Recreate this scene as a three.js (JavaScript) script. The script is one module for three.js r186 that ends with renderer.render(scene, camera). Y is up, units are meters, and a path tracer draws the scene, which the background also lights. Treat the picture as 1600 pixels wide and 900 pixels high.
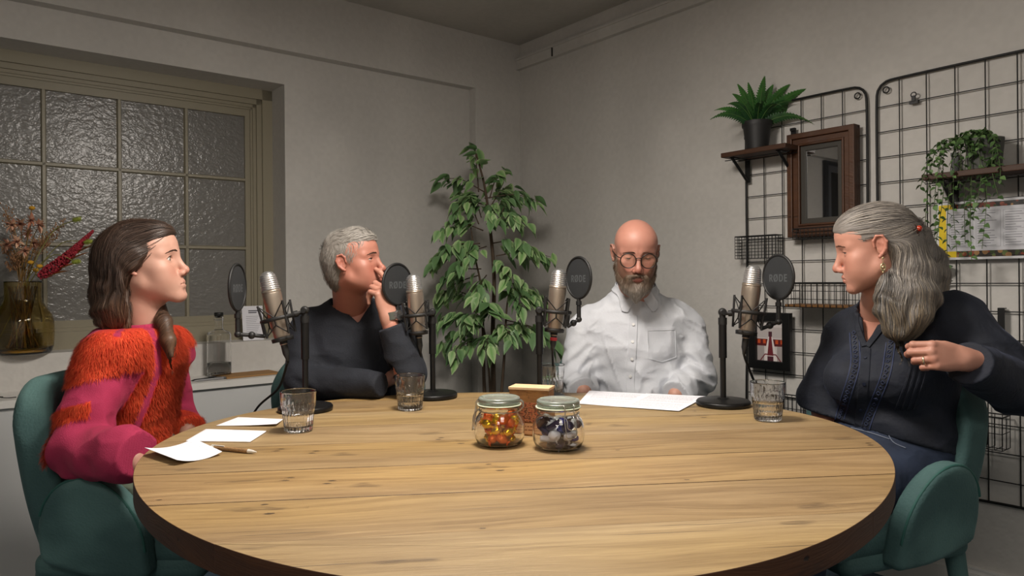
import * as THREE from 'three';
import { RoundedBoxGeometry } from 'three/addons/geometries/RoundedBoxGeometry.js';
import { mergeGeometries, mergeVertices, toCreasedNormals } from 'three/addons/utils/BufferGeometryUtils.js';
import { RectAreaLightUniformsLib } from 'three/addons/lights/RectAreaLightUniformsLib.js';

// ---------------------------------------------------------------- camera, light, exposure
const scene = new THREE.Scene();
const FOCAL = 1127, HORIZON = 438, EYE = 1.12, ROLL = -0.0085;
const camera = new THREE.PerspectiveCamera(2 * Math.atan(450 / FOCAL) * 180 / Math.PI, 16 / 9, 0.05, 60);
camera.position.set(0, EYE, 0);
camera.rotation.set(0, 0, ROLL);
camera.setViewOffset(1600, 900, 0, 450 - HORIZON, 1600, 900);
camera.updateProjectionMatrix();
const renderer = new THREE.WebGLRenderer({ antialias: true });
renderer.setSize(1600, 900);
renderer.toneMapping = THREE.LinearToneMapping;
renderer.toneMappingExposure = 1.0;
renderer.shadowMap.enabled = true;
renderer.shadowMap.type = THREE.PCFSoftShadowMap;
scene.background = new THREE.Color(0x05070a);          // night outside
RectAreaLightUniformsLib.init();

// an unseen shaded globe lamp hangs over the table; two unseen ceiling panels are placed to light the camera side
const LAMP = { x: -0.08, y: 2.10, z: -1.62, globe: 0.20, power: 7.2, color: 0xfff6ec };
const UNSEEN_PANELS = [{ x: 0.5, z: -0.2, y: 2.52, size: 0.6, power: 8, color: 0xfff6ec }, { x: -0.3, z: 1.15, y: 2.52, size: 0.6, power: 24, color: 0xfff6ec }];
const lampGlow = new THREE.PointLight(LAMP.color, LAMP.power, 0, 2);
lampGlow.position.set(LAMP.x, LAMP.y, LAMP.z);
lampGlow.castShadow = true; lampGlow.shadow.radius = LAMP.globe / 0.02; lampGlow.shadow.mapSize.set(2048, 2048); lampGlow.shadow.bias = -0.002;
lampGlow.name = 'unseen_pendant_lamp_light';
scene.add(lampGlow);
for (const p of UNSEEN_PANELS) {
  const l = new THREE.RectAreaLight(p.color, p.power, p.size, p.size);
  l.position.set(p.x, p.y - 0.012, p.z); l.rotation.x = -Math.PI / 2; l.name = 'unseen_ceiling_panel_light'; scene.add(l);
}

// ---------------------------------------------------------------- helpers
const V = (x, y, z) => new THREE.Vector3(x, y, z);
function rng(seed) { let s = seed >>> 0; return () => { s = (s + 0x6D2B79F5) | 0; let t = Math.imul(s ^ (s >>> 15), 1 | s); t = (t + Math.imul(t ^ (t >>> 7), 61 | t)) ^ t; return ((t ^ (t >>> 14)) >>> 0) / 4294967296; }; }
const clamp = (x, a = 0, b = 1) => Math.min(b, Math.max(a, x));
const mixn = (a, b, t) => a + (b - a) * t;
const sstep = (a, b, x) => { const t = clamp((x - a) / (b - a)); return t * t * (3 - 2 * t); };
// where a measured point of the photograph stands, at a given distance in front of the camera
function at(px, py, d) {
  const x = px - 800, y = py - HORIZON;
  return V((x + y * ROLL) / FOCAL * d, EYE - (-x * ROLL + y) / FOCAL * d, -d);
}
// hashed value noise
function h3(x, y, z) { let h = Math.imul(x, 374761393) ^ Math.imul(y, 668265263) ^ Math.imul(z, 1274126177); h = Math.imul(h ^ (h >>> 13), 1103515245); return ((h ^ (h >>> 16)) >>> 0) / 4294967296; }
function noise(x, y, z = 0) {
  const xi = Math.floor(x), yi = Math.floor(y), zi = Math.floor(z), f = t => t * t * (3 - 2 * t);
  const u = f(x - xi), v = f(y - yi), w = f(z - zi); let r = 0;
  for (let k = 0; k < 8; k++) { const a = k & 1, b = (k >> 1) & 1, c = k >> 2; r += h3(xi + a, yi + b, zi + c) * (a ? u : 1 - u) * (b ? v : 1 - v) * (c ? w : 1 - w); }
  return r;
}
const fbm = (x, y, z = 0, n = 4) => { let s = 0, a = 0.5, t = 0; for (let i = 0; i < n; i++) { s += a * noise(x, y, z + i * 7.3); t += a; a *= 0.5; x *= 2.03; y *= 2.03; z *= 2.03; } return s / t; };
// noise that repeats over a period, for textures that tile
function tnoise(x, y, px, py) {
  const xi = Math.floor(x), yi = Math.floor(y), f = t => t * t * (3 - 2 * t), m = (a, p) => ((a % p) + p) % p;
  const u = f(x - xi), v = f(y - yi);
  const g = (a, b) => h3(m(xi + a, px), m(yi + b, py), 91);
  return mixn(mixn(g(0, 0), g(1, 0), u), mixn(g(0, 1), g(1, 1), u), v);
}
function tex(w, h, fn, { srgb = true, repeat } = {}) {
  const d = new Uint8Array(w * h * 4);
  for (let j = 0; j < h; j++) for (let i = 0; i < w; i++) {
    const c = fn(i / w, j / h, i, j), o = (j * w + i) * 4;
    if (typeof c === 'number') { d[o] = d[o + 1] = d[o + 2] = clamp(c) * 255; } else { d[o] = clamp(c[0]) * 255; d[o + 1] = clamp(c[1]) * 255; d[o + 2] = clamp(c[2]) * 255; }
    d[o + 3] = 255;
  }
  const t = new THREE.DataTexture(d, w, h); t.wrapS = t.wrapT = THREE.RepeatWrapping;
  t.magFilter = THREE.LinearFilter; t.minFilter = THREE.LinearMipmapLinearFilter; t.generateMipmaps = true;
  if (srgb) t.colorSpace = THREE.SRGBColorSpace;
  if (repeat) t.repeat.set(...repeat);
  t.needsUpdate = true; return t;
}
const std = (color, roughness = 0.6, o = {}) => new THREE.MeshStandardMaterial({ color, roughness, ...o });
const phy = (color, roughness = 0.6, o = {}) => new THREE.MeshPhysicalMaterial({ color, roughness, ...o });

// naming, labels
const usedNames = new Map();
function numbered(n) { const k = usedNames.get(n) ?? 0; usedNames.set(n, k + 1); return k ? `${n}_${String(k).padStart(3, '0')}` : n; }
function tag(o, label, category, group) { o.userData.label = label; o.userData.category = category; if (group) o.userData.group = group; return o; }
function thing(name, label, category, pos = V(0, 0, 0), turn = 0, group) {
  const g = new THREE.Group(); g.name = numbered(name); g.position.copy(pos); g.rotation.y = turn; scene.add(g);
  return tag(g, label, category, group);
}
function mesh(name, geo, mat, parent = scene) {
  const m = new THREE.Mesh(geo, mat); m.name = parent === scene ? numbered(name) : name;
  m.castShadow = m.receiveShadow = true; parent.add(m); return m;
}
function struct(name, geo, mat, parent = scene) { const m = mesh(name, geo, mat, parent); if (parent === scene) m.userData.kind = 'structure'; return m; }
function part(name, geo, mat, parent, label) { const m = mesh(name, geo, mat, parent); if (label) m.userData.label = label; return m; }
function dup(src, pos, turn, label) {
  const c = src.clone(); const base = src.name.replace(/_\d{3}$/, ''); c.name = numbered(base); c.userData = { ...src.userData };
  if (pos) c.position.copy(pos); if (turn !== undefined) c.rotation.y = turn; if (label) c.userData.label = label; scene.add(c); return c;
}
// geometry shorthands
const boxG = (w, h, d, x = 0, y = 0, z = 0) => new THREE.BoxGeometry(w, h, d).translate(x, y, z);
const rboxG = (w, h, d, r, x = 0, y = 0, z = 0, s = 2) => new RoundedBoxGeometry(w, h, d, s, r).translate(x, y, z);
const lathe = (pts, seg = 48) => new THREE.LatheGeometry(pts.map(p => new THREE.Vector2(p[0], p[1])), seg);
const join = gs => mergeGeometries(gs.map(g => { const q = g.index ? g.toNonIndexed() : g.clone(); for (const k of Object.keys(q.attributes)) if (!['position', 'normal', 'uv'].includes(k)) q.deleteAttribute(k); if (!q.attributes.uv) q.setAttribute('uv', new THREE.BufferAttribute(new Float32Array(q.attributes.position.count * 2), 2)); return q; }));
function rod(a, b, r, seg = 8, r2 = r) {
  const d = b.clone().sub(a), L = d.length(), g = new THREE.CylinderGeometry(r2, r, L, seg);
  g.translate(0, L / 2, 0); g.applyQuaternion(new THREE.Quaternion().setFromUnitVectors(V(0, 1, 0), d.normalize())); return g.translate(a.x, a.y, a.z);
}
function tube(pts, r, seg = 24, rad = 8, closed = false) { return new THREE.TubeGeometry(new THREE.CatmullRomCurve3(pts, closed, 'centripetal'), seg, r, rad, closed); }
// flattened tube whose radius varies along it
function taperTube(pts, rf, seg = 12, rad = 5) {
  const c = new THREE.CatmullRomCurve3(pts, false, 'centripetal'), fr = c.computeFrenetFrames(seg, false), pos = [], idx = [];
  for (let i = 0; i <= seg; i++) { const p = c.getPoint(i / seg), r = rf(i / seg); for (let j = 0; j < rad; j++) { const a = j / rad * Math.PI * 2; pos.push(p.x + r * (fr.normals[i].x * Math.cos(a) + fr.binormals[i].x * Math.sin(a)), p.y + r * (fr.normals[i].y * Math.cos(a) + fr.binormals[i].y * Math.sin(a)), p.z + r * (fr.normals[i].z * Math.cos(a) + fr.binormals[i].z * Math.sin(a))); } }
  for (let i = 0; i < seg; i++) for (let j = 0; j < rad; j++) { const a = i * rad + j, b = i * rad + (j + 1) % rad; idx.push(a, b, a + rad, b, b + rad, a + rad); }
  const g = new THREE.BufferGeometry(); g.setAttribute('position', new THREE.Float32BufferAttribute(pos, 3)); g.setIndex(idx); g.computeVertexNormals(); return g;
}
// ---------------------------------------------------------------- the room
// Room frame: local x runs along the right wall from the corner, local z along the window wall.
const CORNER = V(0.02, 0, -4.43), ROOM_TURN = -Math.atan2(0.779, 0.627), H_CEIL = 2.547;
const uA = V(-0.7790, 0, 0.6270), uB = V(0.6270, 0, 0.7790);
const roomP = (t, y, s) => CORNER.clone().addScaledVector(uB, t).addScaledVector(uA, s).setY(y);
function inRoom(o) { o.position.copy(CORNER); o.rotation.y = ROOM_TURN; return o; }
// where a measured sight line meets the window wall (t = const) or the right wall (s = const)
const VIEW = V(0, EYE, 0);
function onA(px, py, t = 0) { const p = at(px, py, 1).sub(VIEW), c = VIEW.clone().sub(CORNER); const k = (t - c.dot(uB)) / p.dot(uB); const q = VIEW.clone().addScaledVector(p, k); return { s: q.clone().sub(CORNER).dot(uA), y: q.y }; }
function onB(px, py, s = 0) { const p = at(px, py, 1).sub(VIEW), c = VIEW.clone().sub(CORNER); const k = (s - c.dot(uA)) / p.dot(uA); const q = VIEW.clone().addScaledVector(p, k); return { t: q.clone().sub(CORNER).dot(uB), y: q.y }; }

const plasterBump = tex(512, 512, (u, v) => 0.5 + 0.3 * (tnoise(u * 40, v * 40, 40, 40) - 0.5) + 0.3 * (tnoise(u * 110, v * 110, 110, 110) - 0.5) + 0.25 * (tnoise(u * 7, v * 7, 7, 7) - 0.5), { srgb: false });
const plasterCol = tex(512, 512, (u, v) => { const k = 0.93 + 0.05 * tnoise(u * 5, v * 5, 5, 5) + 0.03 * tnoise(u * 60, v * 60, 60, 60); return [k, k, k]; });
const wallMat = std(0xc8c5c0, 0.75, { map: plasterCol, bumpMap: plasterBump, bumpScale: 0.0015 });
const whitePaint = std(0xdcdad5, 0.45);
const SMAX = 4.7, TMAX = 5.3, WT = 0.15;
function slab(t0, t1, y0, y1, s0, s1) { const g = boxG(t1 - t0, y1 - y0, s1 - s0, (t0 + t1) / 2, (y0 + y1) / 2, (s0 + s1) / 2); const p = g.attributes.position, n = g.attributes.normal, uv = g.attributes.uv; for (let i = 0; i < p.count; i++) { const ax = Math.abs(n.getX(i)), ay = Math.abs(n.getY(i)); uv.setXY(i, ax > 0.5 ? p.getZ(i) : p.getX(i), ay > 0.5 ? p.getZ(i) : p.getY(i)); } return g; }

const carpet = std(0x3a4e5e, 0.95, { bumpMap: tex(256, 256, (u, v) => tnoise(u * 128, v * 128, 128, 128), { srgb: false }), bumpScale: 0.003 });
inRoom(struct('floor', slab(-WT, TMAX + WT, -0.1, 0, -WT, SMAX + WT), carpet));
const ceilMat = std(0xb9b6af, 0.85, { map: plasterCol });
inRoom(struct('ceiling', slab(-0.35, TMAX + WT, H_CEIL, H_CEIL + 0.12, -WT, SMAX + WT), ceilMat));
inRoom(struct('wall_right', slab(-WT, TMAX + WT, 0, H_CEIL, -WT, 0), wallMat));
inRoom(struct('wall_back', slab(TMAX, TMAX + WT, 0, H_CEIL, 0, SMAX), wallMat));
inRoom(struct('wall_near', slab(-WT, TMAX + WT, 0, H_CEIL, SMAX, SMAX + WT), wallMat));
// window wall with its opening
const WIN = { s0: 1.443, s1: 3.55, y0: 0.842, y1: 2.087, t: -0.16 };
inRoom(struct('wall_window', join([slab(-0.35, 0, 0, WIN.y0, 0, SMAX), slab(-0.35, 0, WIN.y1, H_CEIL, 0, SMAX), slab(-0.35, 0, WIN.y0, WIN.y1, 0, WIN.s0), slab(-0.35, 0, WIN.y0, WIN.y1, WIN.s1, SMAX), slab(0, 0.06, 2.235, H_CEIL, 0, SMAX), slab(0, 0.06, 0, 2.235, 0, 0.335)]), wallMat));
// boxed-in ledge below the window
const LEDGE_Y = 0.70, LEDGE_END = 1.12;
inRoom(struct('trim_1', join([slab(0, 0.26, LEDGE_Y - 0.028, LEDGE_Y, LEDGE_END - 0.015, SMAX)]), whitePaint));
inRoom(struct('wall_ledge', slab(0, 0.243, 0, LEDGE_Y - 0.028, LEDGE_END, SMAX), std(0xc9cac9, 0.6)));
inRoom(struct('trim_2', join([slab(0, TMAX, 2.392, 2.452, 0, 0.03), slab(0, TMAX, 2.445, 2.457, 0, 0.036)]), wallMat));
inRoom(struct('baseboard_right', join([slab(0, TMAX, 0, 0.10, 0, 0.018), slab(0, TMAX, 0.10, 0.115, 0, 0.012), slab(0, TMAX, 0.115, 0.122, 0, 0.016)]), std(0xe2e0dc, 0.4)));

// ---- window: frame, sash bars and nine-plus textured panes
{
  const w = new THREE.Group(); w.name = 'window_1'; w.userData.kind = 'structure'; inRoom(w); scene.add(w);
  const fm = std(0x8b8470, 0.42);
  const T = WIN.t;                                  // face of the outer frame
  const xs = [onA(383, 300, T - 0.05).s, onA(292, 300, T - 0.05).s, onA(187.5, 300, T - 0.05).s, onA(69, 300, T - 0.05).s];
  const pitch = xs[2] - xs[1], cols = [xs[0], xs[1], xs[2], xs[3], xs[3] + pitch, xs[3] + 2 * pitch];
  const yT = onA(383, 182, T - 0.05).y, y2 = onA(383, 281, T - 0.05).y, y3 = onA(383, 388, T - 0.05).y, yB = onA(383, 491, T - 0.05).y;
  const rows = [yT, y2, y3, yB];
  const s0 = WIN.s0, s1 = cols[5];
  const fr = [];
  const ring = (a, b, t0, t1, top = 0) => { fr.push(slab(t0, t1, yB - 0.10, WIN.y1 - a, s0 + a, s0 + b), slab(t0, t1, WIN.y1 - b, WIN.y1 - a, s0 + a, s1 + 0.2)); };
  ring(0, 0.05, T - 0.10, T - 0.005); ring(0.03, 0.075, T - 0.10, T - 0.018); ring(0.05, 0.09, T - 0.1, T - 0.03); ring(0.088, 0.1, T - 0.1, T - 0.037);
  fr.push(slab(T - 0.1, T + 0.015, WIN.y0, yB - 0.045, s0, s1 + 0.2), slab(T - 0.1, T - 0.02, yB - 0.05, yB - 0.03, s0, s1 + 0.2));
  part('window_frame', join(fr), fm, w);
  const sash = [slab(T - 0.075, T - 0.045, yB - 0.045, WIN.y1 - 0.09, s0 + 0.09, cols[0]), slab(T - 0.075, T - 0.045, yT, WIN.y1 - 0.09, cols[0], s1), slab(T - 0.075, T - 0.045, yB - 0.045, yB, cols[0], s1), slab(T - 0.075, T - 0.045, yB - 0.045, WIN.y1, s1, s1 + 0.2)];
  part('sash', join(sash), fm, w);
  const bar = 0.0125;
  const barG = L => { const sh = new THREE.Shape(); sh.moveTo(-bar, 0); sh.lineTo(bar, 0); sh.lineTo(bar, 0.008); sh.quadraticCurveTo(bar * 0.6, 0.02, bar * 0.45, 0.028); sh.lineTo(-bar * 0.45, 0.028); sh.quadraticCurveTo(-bar * 0.6, 0.02, -bar, 0.008); return new THREE.ExtrudeGeometry(sh, { depth: L, bevelEnabled: false }); };
  for (let i = 1; i < 5; i++) part('glazing_bar', barG(yT - yB).rotateX(-Math.PI / 2).rotateY(-Math.PI / 2).translate(T - 0.075, yB, cols[i]), fm, w);
  for (const y of [y2, y3]) part('glazing_bar', barG(s1 - cols[0]).rotateZ(-Math.PI / 2).translate(T - 0.075, y, cols[0]), fm, w);
  const ham = tex(1024, 1024, (u, v) => { const wx = tnoise(u * 14, v * 14, 14, 14) * 0.03, wy = tnoise(u * 14 + 5, v * 14 + 3, 14, 14) * 0.03; const a = tnoise((u + wx) * 38, (v + wy) * 56, 38, 56), b = tnoise((u + wy) * 100, (v + wx) * 140, 100, 140); return 0.62 * a + 0.38 * b; }, { srgb: false, repeat: [1.6, 1.6] });
  const glass = phy(0xa2a09b, 0.27, { transmission: 0.55, thickness: 0, ior: 1.5, bumpMap: ham, bumpScale: 0.0019 });
  for (let i = 0; i < 5; i++) for (let j = 0; j < 3; j++) part('window_pane', slab(T - 0.066, T - 0.062, rows[j + 1] - 0.004, rows[j] + 0.004, cols[i] - 0.004, cols[i + 1] + 0.004), glass, w);
}
// an unseen yard wall outside, a pale backing behind the panes
{
  inRoom(struct('unseen_wall_yard', slab(-1.6, -1.5, -0.2, 3.2, -0.5, 6), std(0x8d8a88, 0.9)));
}

// ---- unseen glazed door, out of view, placed to look dark in the mirror
{
  const d = new THREE.Group(); d.name = 'unseen_door_1'; d.userData.kind = 'structure'; inRoom(d); scene.add(d);
  const dm = std(0x2a2c30, 0.5); const a = 3.88, b = 4.66;
  part('door_frame', join([slab(0, 0.03, 0, 2.22, a - 0.06, a), slab(0, 0.03, 0, 2.22, b - 0.005, b + 0.035), slab(0, 0.03, 2.18, 2.22, a, b)]), dm, d);
  part('door_leaf', join([slab(0, 0.022, 0.01, 1.12, a, b), slab(0, 0.022, 2.12, 2.18, a, b), slab(0, 0.022, 1.12, 2.12, a, a + 0.06), slab(0, 0.022, 1.12, 2.12, b - 0.06, b), slab(0.003, 0.02, 1.52, 1.56, a + 0.06, b - 0.06)]), std(0x53555a, 0.5), d);
  part('door_pane', slab(0.004, 0.010, 1.12, 2.12, a + 0.06, b - 0.06), std(0x101216, 0.08), d);
  part('door_handle', rod(V(0.06, 1.02, b - 0.06), V(0.06, 1.02, b - 0.18), 0.008, 10), std(0xb0b0b0, 0.3, { metalness: 0.9 }), d);
}
// ---- unseen lamps, out of view, placed to light table, chairs and lower walls; the window panes mirror the globe lamp
UNSEEN_PANELS.forEach((q, i) => {
  const p = thing('unseen_ceiling_panel_lamp', ['unseen square white ceiling panel lamp just before the camera', 'unseen square white ceiling panel lamp behind the camera'][i], 'lamp', V(q.x, q.y, q.z));
  part('panel_frame', boxG(0.66, H_CEIL - q.y, 0.66, 0, (H_CEIL - q.y) / 2 + 0.002, 0), std(0xdddddd, 0.5), p);
  part('panel_glow', boxG(q.size, 0.006, q.size, 0, -0.002, 0), new THREE.MeshStandardMaterial({ color: 0xffffff, emissive: q.color, emissiveIntensity: 1.2, roughness: 0.6 }), p);
});
{
  const p = thing('unseen_pendant_lamp', 'unseen white globe pendant lamp under a wide grey shade above the table', 'lamp', V(LAMP.x, LAMP.y, LAMP.z)), r = LAMP.globe;
  part('globe', new THREE.SphereGeometry(r, 32, 24), new THREE.MeshStandardMaterial({ color: 0xffffff, emissive: LAMP.color, emissiveIntensity: 6, roughness: 0.5 }), p);
  part('shade', lathe([[0.335, -0.075], [0.34, -0.075], [0.33, 0.02], [0.28, 0.13], [0.17, 0.205], [0.03, 0.225], [0.03, 0.22], [0.168, 0.199], [0.275, 0.126], [0.324, 0.02], [0.335, -0.075]], 48), std(0x8f8d88, 0.6, { side: THREE.DoubleSide }), p);  // out of view, keeps direct lamp light off the upper walls
  part('cord', new THREE.CylinderGeometry(0.004, 0.004, H_CEIL - LAMP.y - 0.22, 8).translate(0, 0.22 + (H_CEIL - LAMP.y - 0.22) / 2, 0), std(0x222222, 0.6), p);
  part('ceiling_cup', lathe([[0, 0], [0.05, 0], [0.055, 0.01], [0.055, 0.03], [0, 0.03]], 24).translate(0, H_CEIL - LAMP.y - 0.03, 0), std(0xdddddd, 0.4), p);
}
// ---------------------------------------------------------------- soft shapes: distance fields meshed with surface nets
const smin = (a, b, k) => { if (k <= 0) return Math.min(a, b); const h = Math.max(k - Math.abs(a - b), 0) / k; return Math.min(a, b) - h * h * k * 0.25; };
const smax = (a, b, k) => -smin(-a, -b, k);
// primitives return f(x, y, z)
function pCone(a, b, ra, rb) {          // tapered capsule from a to b
  const ax = a[0], ay = a[1], az = a[2], dx = b[0] - ax, dy = b[1] - ay, dz = b[2] - az, L2 = dx * dx + dy * dy + dz * dz || 1e-9;
  return (x, y, z) => { const px = x - ax, py = y - ay, pz = z - az; let t = (px * dx + py * dy + pz * dz) / L2; t = t < 0 ? 0 : t > 1 ? 1 : t; const qx = px - dx * t, qy = py - dy * t, qz = pz - dz * t; return Math.sqrt(qx * qx + qy * qy + qz * qz) - (ra + (rb - ra) * t); };
}
function pEll(c, r, rot) {              // ellipsoid; rot = [rx, ry, rz] turns it
  let m = null; if (rot) { const q = new THREE.Matrix4().makeRotationFromEuler(new THREE.Euler(...rot)).transpose().elements; m = q; }
  const [cx, cy, cz] = c, [rx, ry, rz] = r;
  return (x, y, z) => {
    let px = x - cx, py = y - cy, pz = z - cz;
    if (m) { const a = m[0] * px + m[4] * py + m[8] * pz, b = m[1] * px + m[5] * py + m[9] * pz, d = m[2] * px + m[6] * py + m[10] * pz; px = a; py = b; pz = d; }
    const k0 = Math.sqrt((px / rx) ** 2 + (py / ry) ** 2 + (pz / rz) ** 2), k1 = Math.sqrt((px / rx / rx) ** 2 + (py / ry / ry) ** 2 + (pz / rz / rz) ** 2);
    return k1 < 1e-9 ? -Math.min(rx, ry, rz) : k0 * (k0 - 1) / k1;
  };
}
const pSph = (c, r) => { const [cx, cy, cz] = c; return (x, y, z) => Math.sqrt((x - cx) ** 2 + (y - cy) ** 2 + (z - cz) ** 2) - r; };
const pBox = (c, h, r, rot) => {
  let m = null; if (rot) m = new THREE.Matrix4().makeRotationFromEuler(new THREE.Euler(...rot)).transpose().elements;
  return (x, y, z) => { let px = x - c[0], py = y - c[1], pz = z - c[2]; if (m) { const a = m[0] * px + m[4] * py + m[8] * pz, b = m[1] * px + m[5] * py + m[9] * pz, d = m[2] * px + m[6] * py + m[10] * pz; px = a; py = b; pz = d; } const qx = Math.abs(px) - h[0] + r, qy = Math.abs(py) - h[1] + r, qz = Math.abs(pz) - h[2] + r; return Math.hypot(Math.max(qx, 0), Math.max(qy, 0), Math.max(qz, 0)) + Math.min(Math.max(qx, qy, qz), 0) - r; };
};
const pPlane = (n, d) => { const L = Math.hypot(...n); return (x, y, z) => (x * n[0] + y * n[1] + z * n[2] - d) / L; };
// a chain of tapered capsules through points [x, y, z, r]
const chain = pts => { const out = []; for (let i = 0; i + 1 < pts.length; i++) out.push(pCone(pts[i], pts[i + 1], pts[i][3], pts[i + 1][3])); return out; };
class Field {
  constructor() { this.ops = []; }
  add(f, k = 0.02) { for (const g of Array.isArray(f) ? f : [f]) this.ops.push([g, k, 0]); return this; }
  cut(f, k = 0.005) { for (const g of Array.isArray(f) ? f : [f]) this.ops.push([g, k, 1]); return this; }
  keep(f, k = 0.005) { this.ops.push([f, k, 2]); return this; }
  warp(fn) { this.ops.push([fn, 0, 3]); return this; }
  fn() { const ops = this.ops; return (x, y, z) => { let d = 1e3; for (let i = 0; i < ops.length; i++) { const o = ops[i]; switch (o[2]) { case 0: d = smin(d, o[0](x, y, z), o[1]); break; case 1: d = smax(d, -o[0](x, y, z), o[1]); break; case 2: d = smax(d, o[0](x, y, z), o[1]); break; default: d += o[0](x, y, z, d); } } return d; }; }
}
// surface nets; lo / hi are the corners, cell the grid step
function nets(f, lo, hi, cell, { color, smooth = 1 } = {}) {
  const n = [0, 1, 2].map(i => Math.ceil((hi[i] - lo[i]) / cell) + 1), [nx, ny, nz] = n, val = new Float32Array(nx * ny * nz), B = 6;
  const id = (i, j, k) => (k * ny + j) * nx + i;
  for (let k0 = 0; k0 < nz; k0 += B) for (let j0 = 0; j0 < ny; j0 += B) for (let i0 = 0; i0 < nx; i0 += B) {
    const h = (B - 1) / 2, d = f(lo[0] + (i0 + h) * cell, lo[1] + (j0 + h) * cell, lo[2] + (k0 + h) * cell), far = Math.abs(d) > cell * B * 1.15 + 0.012;
    for (let k = k0; k < Math.min(nz, k0 + B); k++) for (let j = j0; j < Math.min(ny, j0 + B); j++) for (let i = i0; i < Math.min(nx, i0 + B); i++) val[id(i, j, k)] = far ? d : f(lo[0] + i * cell, lo[1] + j * cell, lo[2] + k * cell);
  }
  const vid = new Int32Array(nx * ny * nz).fill(-1), pos = [];
  const E = [[0, 1], [2, 3], [4, 5], [6, 7], [0, 2], [1, 3], [4, 6], [5, 7], [0, 4], [1, 5], [2, 6], [3, 7]];
  const cv = new Float32Array(8);
  for (let k = 0; k < nz - 1; k++) for (let j = 0; j < ny - 1; j++) for (let i = 0; i < nx - 1; i++) {
    let m = 0; for (let q = 0; q < 8; q++) { cv[q] = val[id(i + (q & 1), j + ((q >> 1) & 1), k + (q >> 2))]; if (cv[q] < 0) m |= 1 << q; }
    if (m === 0 || m === 255) continue;
    let sx = 0, sy = 0, sz = 0, c = 0;
    for (const [a, b] of E) { const A = (m >> a) & 1, Bb = (m >> b) & 1; if (A === Bb) continue; const t = cv[a] / (cv[a] - cv[b]); sx += (a & 1) + t * ((b & 1) - (a & 1)); sy += ((a >> 1) & 1) + t * (((b >> 1) & 1) - ((a >> 1) & 1)); sz += (a >> 2) + t * ((b >> 2) - (a >> 2)); c++; }
    vid[id(i, j, k)] = pos.length / 3; pos.push(lo[0] + (i + sx / c) * cell, lo[1] + (j + sy / c) * cell, lo[2] + (k + sz / c) * cell);
  }
  const idx = [];
  const quad = (a, b, c, d, flip) => { if (a < 0 || b < 0 || c < 0 || d < 0) return; if (flip) idx.push(a, c, b, a, d, c); else idx.push(a, b, c, a, c, d); };
  for (let k = 1; k < nz - 1; k++) for (let j = 1; j < ny - 1; j++) for (let i = 1; i < nx - 1; i++) {
    const s = val[id(i, j, k)] < 0;
    if (s !== val[id(i + 1, j, k)] < 0) quad(vid[id(i, j - 1, k - 1)], vid[id(i, j, k - 1)], vid[id(i, j, k)], vid[id(i, j - 1, k)], !s);
    if (s !== val[id(i, j + 1, k)] < 0) quad(vid[id(i - 1, j, k - 1)], vid[id(i - 1, j, k)], vid[id(i, j, k)], vid[id(i, j, k - 1)], !s);
    if (s !== val[id(i, j, k + 1)] < 0) quad(vid[id(i - 1, j - 1, k)], vid[id(i, j - 1, k)], vid[id(i, j, k)], vid[id(i - 1, j, k)], !s);
  }
  const nrm = new Float32Array(pos.length), e = cell * 0.6;
  for (let i = 0; i < pos.length; i += 3) {
    let x = pos[i], y = pos[i + 1], z = pos[i + 2], gx = 0, gy = 0, gz = 0;
    for (let r = 0; r <= smooth; r++) {
      gx = f(x + e, y, z) - f(x - e, y, z); gy = f(x, y + e, z) - f(x, y - e, z); gz = f(x, y, z + e) - f(x, y, z - e);
      const L = Math.hypot(gx, gy, gz) || 1; gx /= L; gy /= L; gz /= L;
      if (r < smooth) { const d = clamp(f(x, y, z) * 0.8, -cell * 0.6, cell * 0.6); x -= gx * d; y -= gy * d; z -= gz * d; }
    }
    pos[i] = x; pos[i + 1] = y; pos[i + 2] = z; nrm[i] = gx; nrm[i + 1] = gy; nrm[i + 2] = gz;
  }
  const g = new THREE.BufferGeometry(); g.setAttribute('position', new THREE.Float32BufferAttribute(pos, 3)); g.setAttribute('normal', new THREE.BufferAttribute(nrm, 3)); g.setIndex(idx);
  if (color) paint(g, color);
  return g;
}
// vertex colours from a function of position and normal (linear rgb)
function paint(g, fn) { const p = g.attributes.position, n = g.attributes.normal, c = new Float32Array(p.count * 3); for (let i = 0; i < p.count; i++) { const q = fn(p.getX(i), p.getY(i), p.getZ(i), n.getX(i), n.getY(i), n.getZ(i)); c[i * 3] = q[0]; c[i * 3 + 1] = q[1]; c[i * 3 + 2] = q[2]; } g.setAttribute('color', new THREE.BufferAttribute(c, 3)); return g; }
// uv in metres, each face projected along its main axis
function triUV(g0, k = 1) { const g = g0.index ? g0.toNonIndexed() : g0, p = g.attributes.position, u = new Float32Array(p.count * 2), a = V(), b = V(), c = V(); for (let i = 0; i < p.count; i += 3) { a.fromBufferAttribute(p, i); b.fromBufferAttribute(p, i + 1); c.fromBufferAttribute(p, i + 2); const n = b.clone().sub(a).cross(c.clone().sub(a)), nx = Math.abs(n.x), ny = Math.abs(n.y), nz = Math.abs(n.z), m = ny > nx && ny > nz ? 0 : nx > nz ? 1 : 2; for (let j = 0; j < 3; j++) { const q = j === 0 ? a : j === 1 ? b : c; u[(i + j) * 2] = (m === 1 ? q.z : q.x) * k; u[(i + j) * 2 + 1] = (m === 0 ? q.z : q.y) * k; } } g.setAttribute('uv', new THREE.BufferAttribute(u, 2)); return g; }
const lin = hex => { const c = new THREE.Color(hex); return [c.r, c.g, c.b]; };
const mix3 = (a, b, t) => [mixn(a[0], b[0], t), mixn(a[1], b[1], t), mixn(a[2], b[2], t)];
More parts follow.
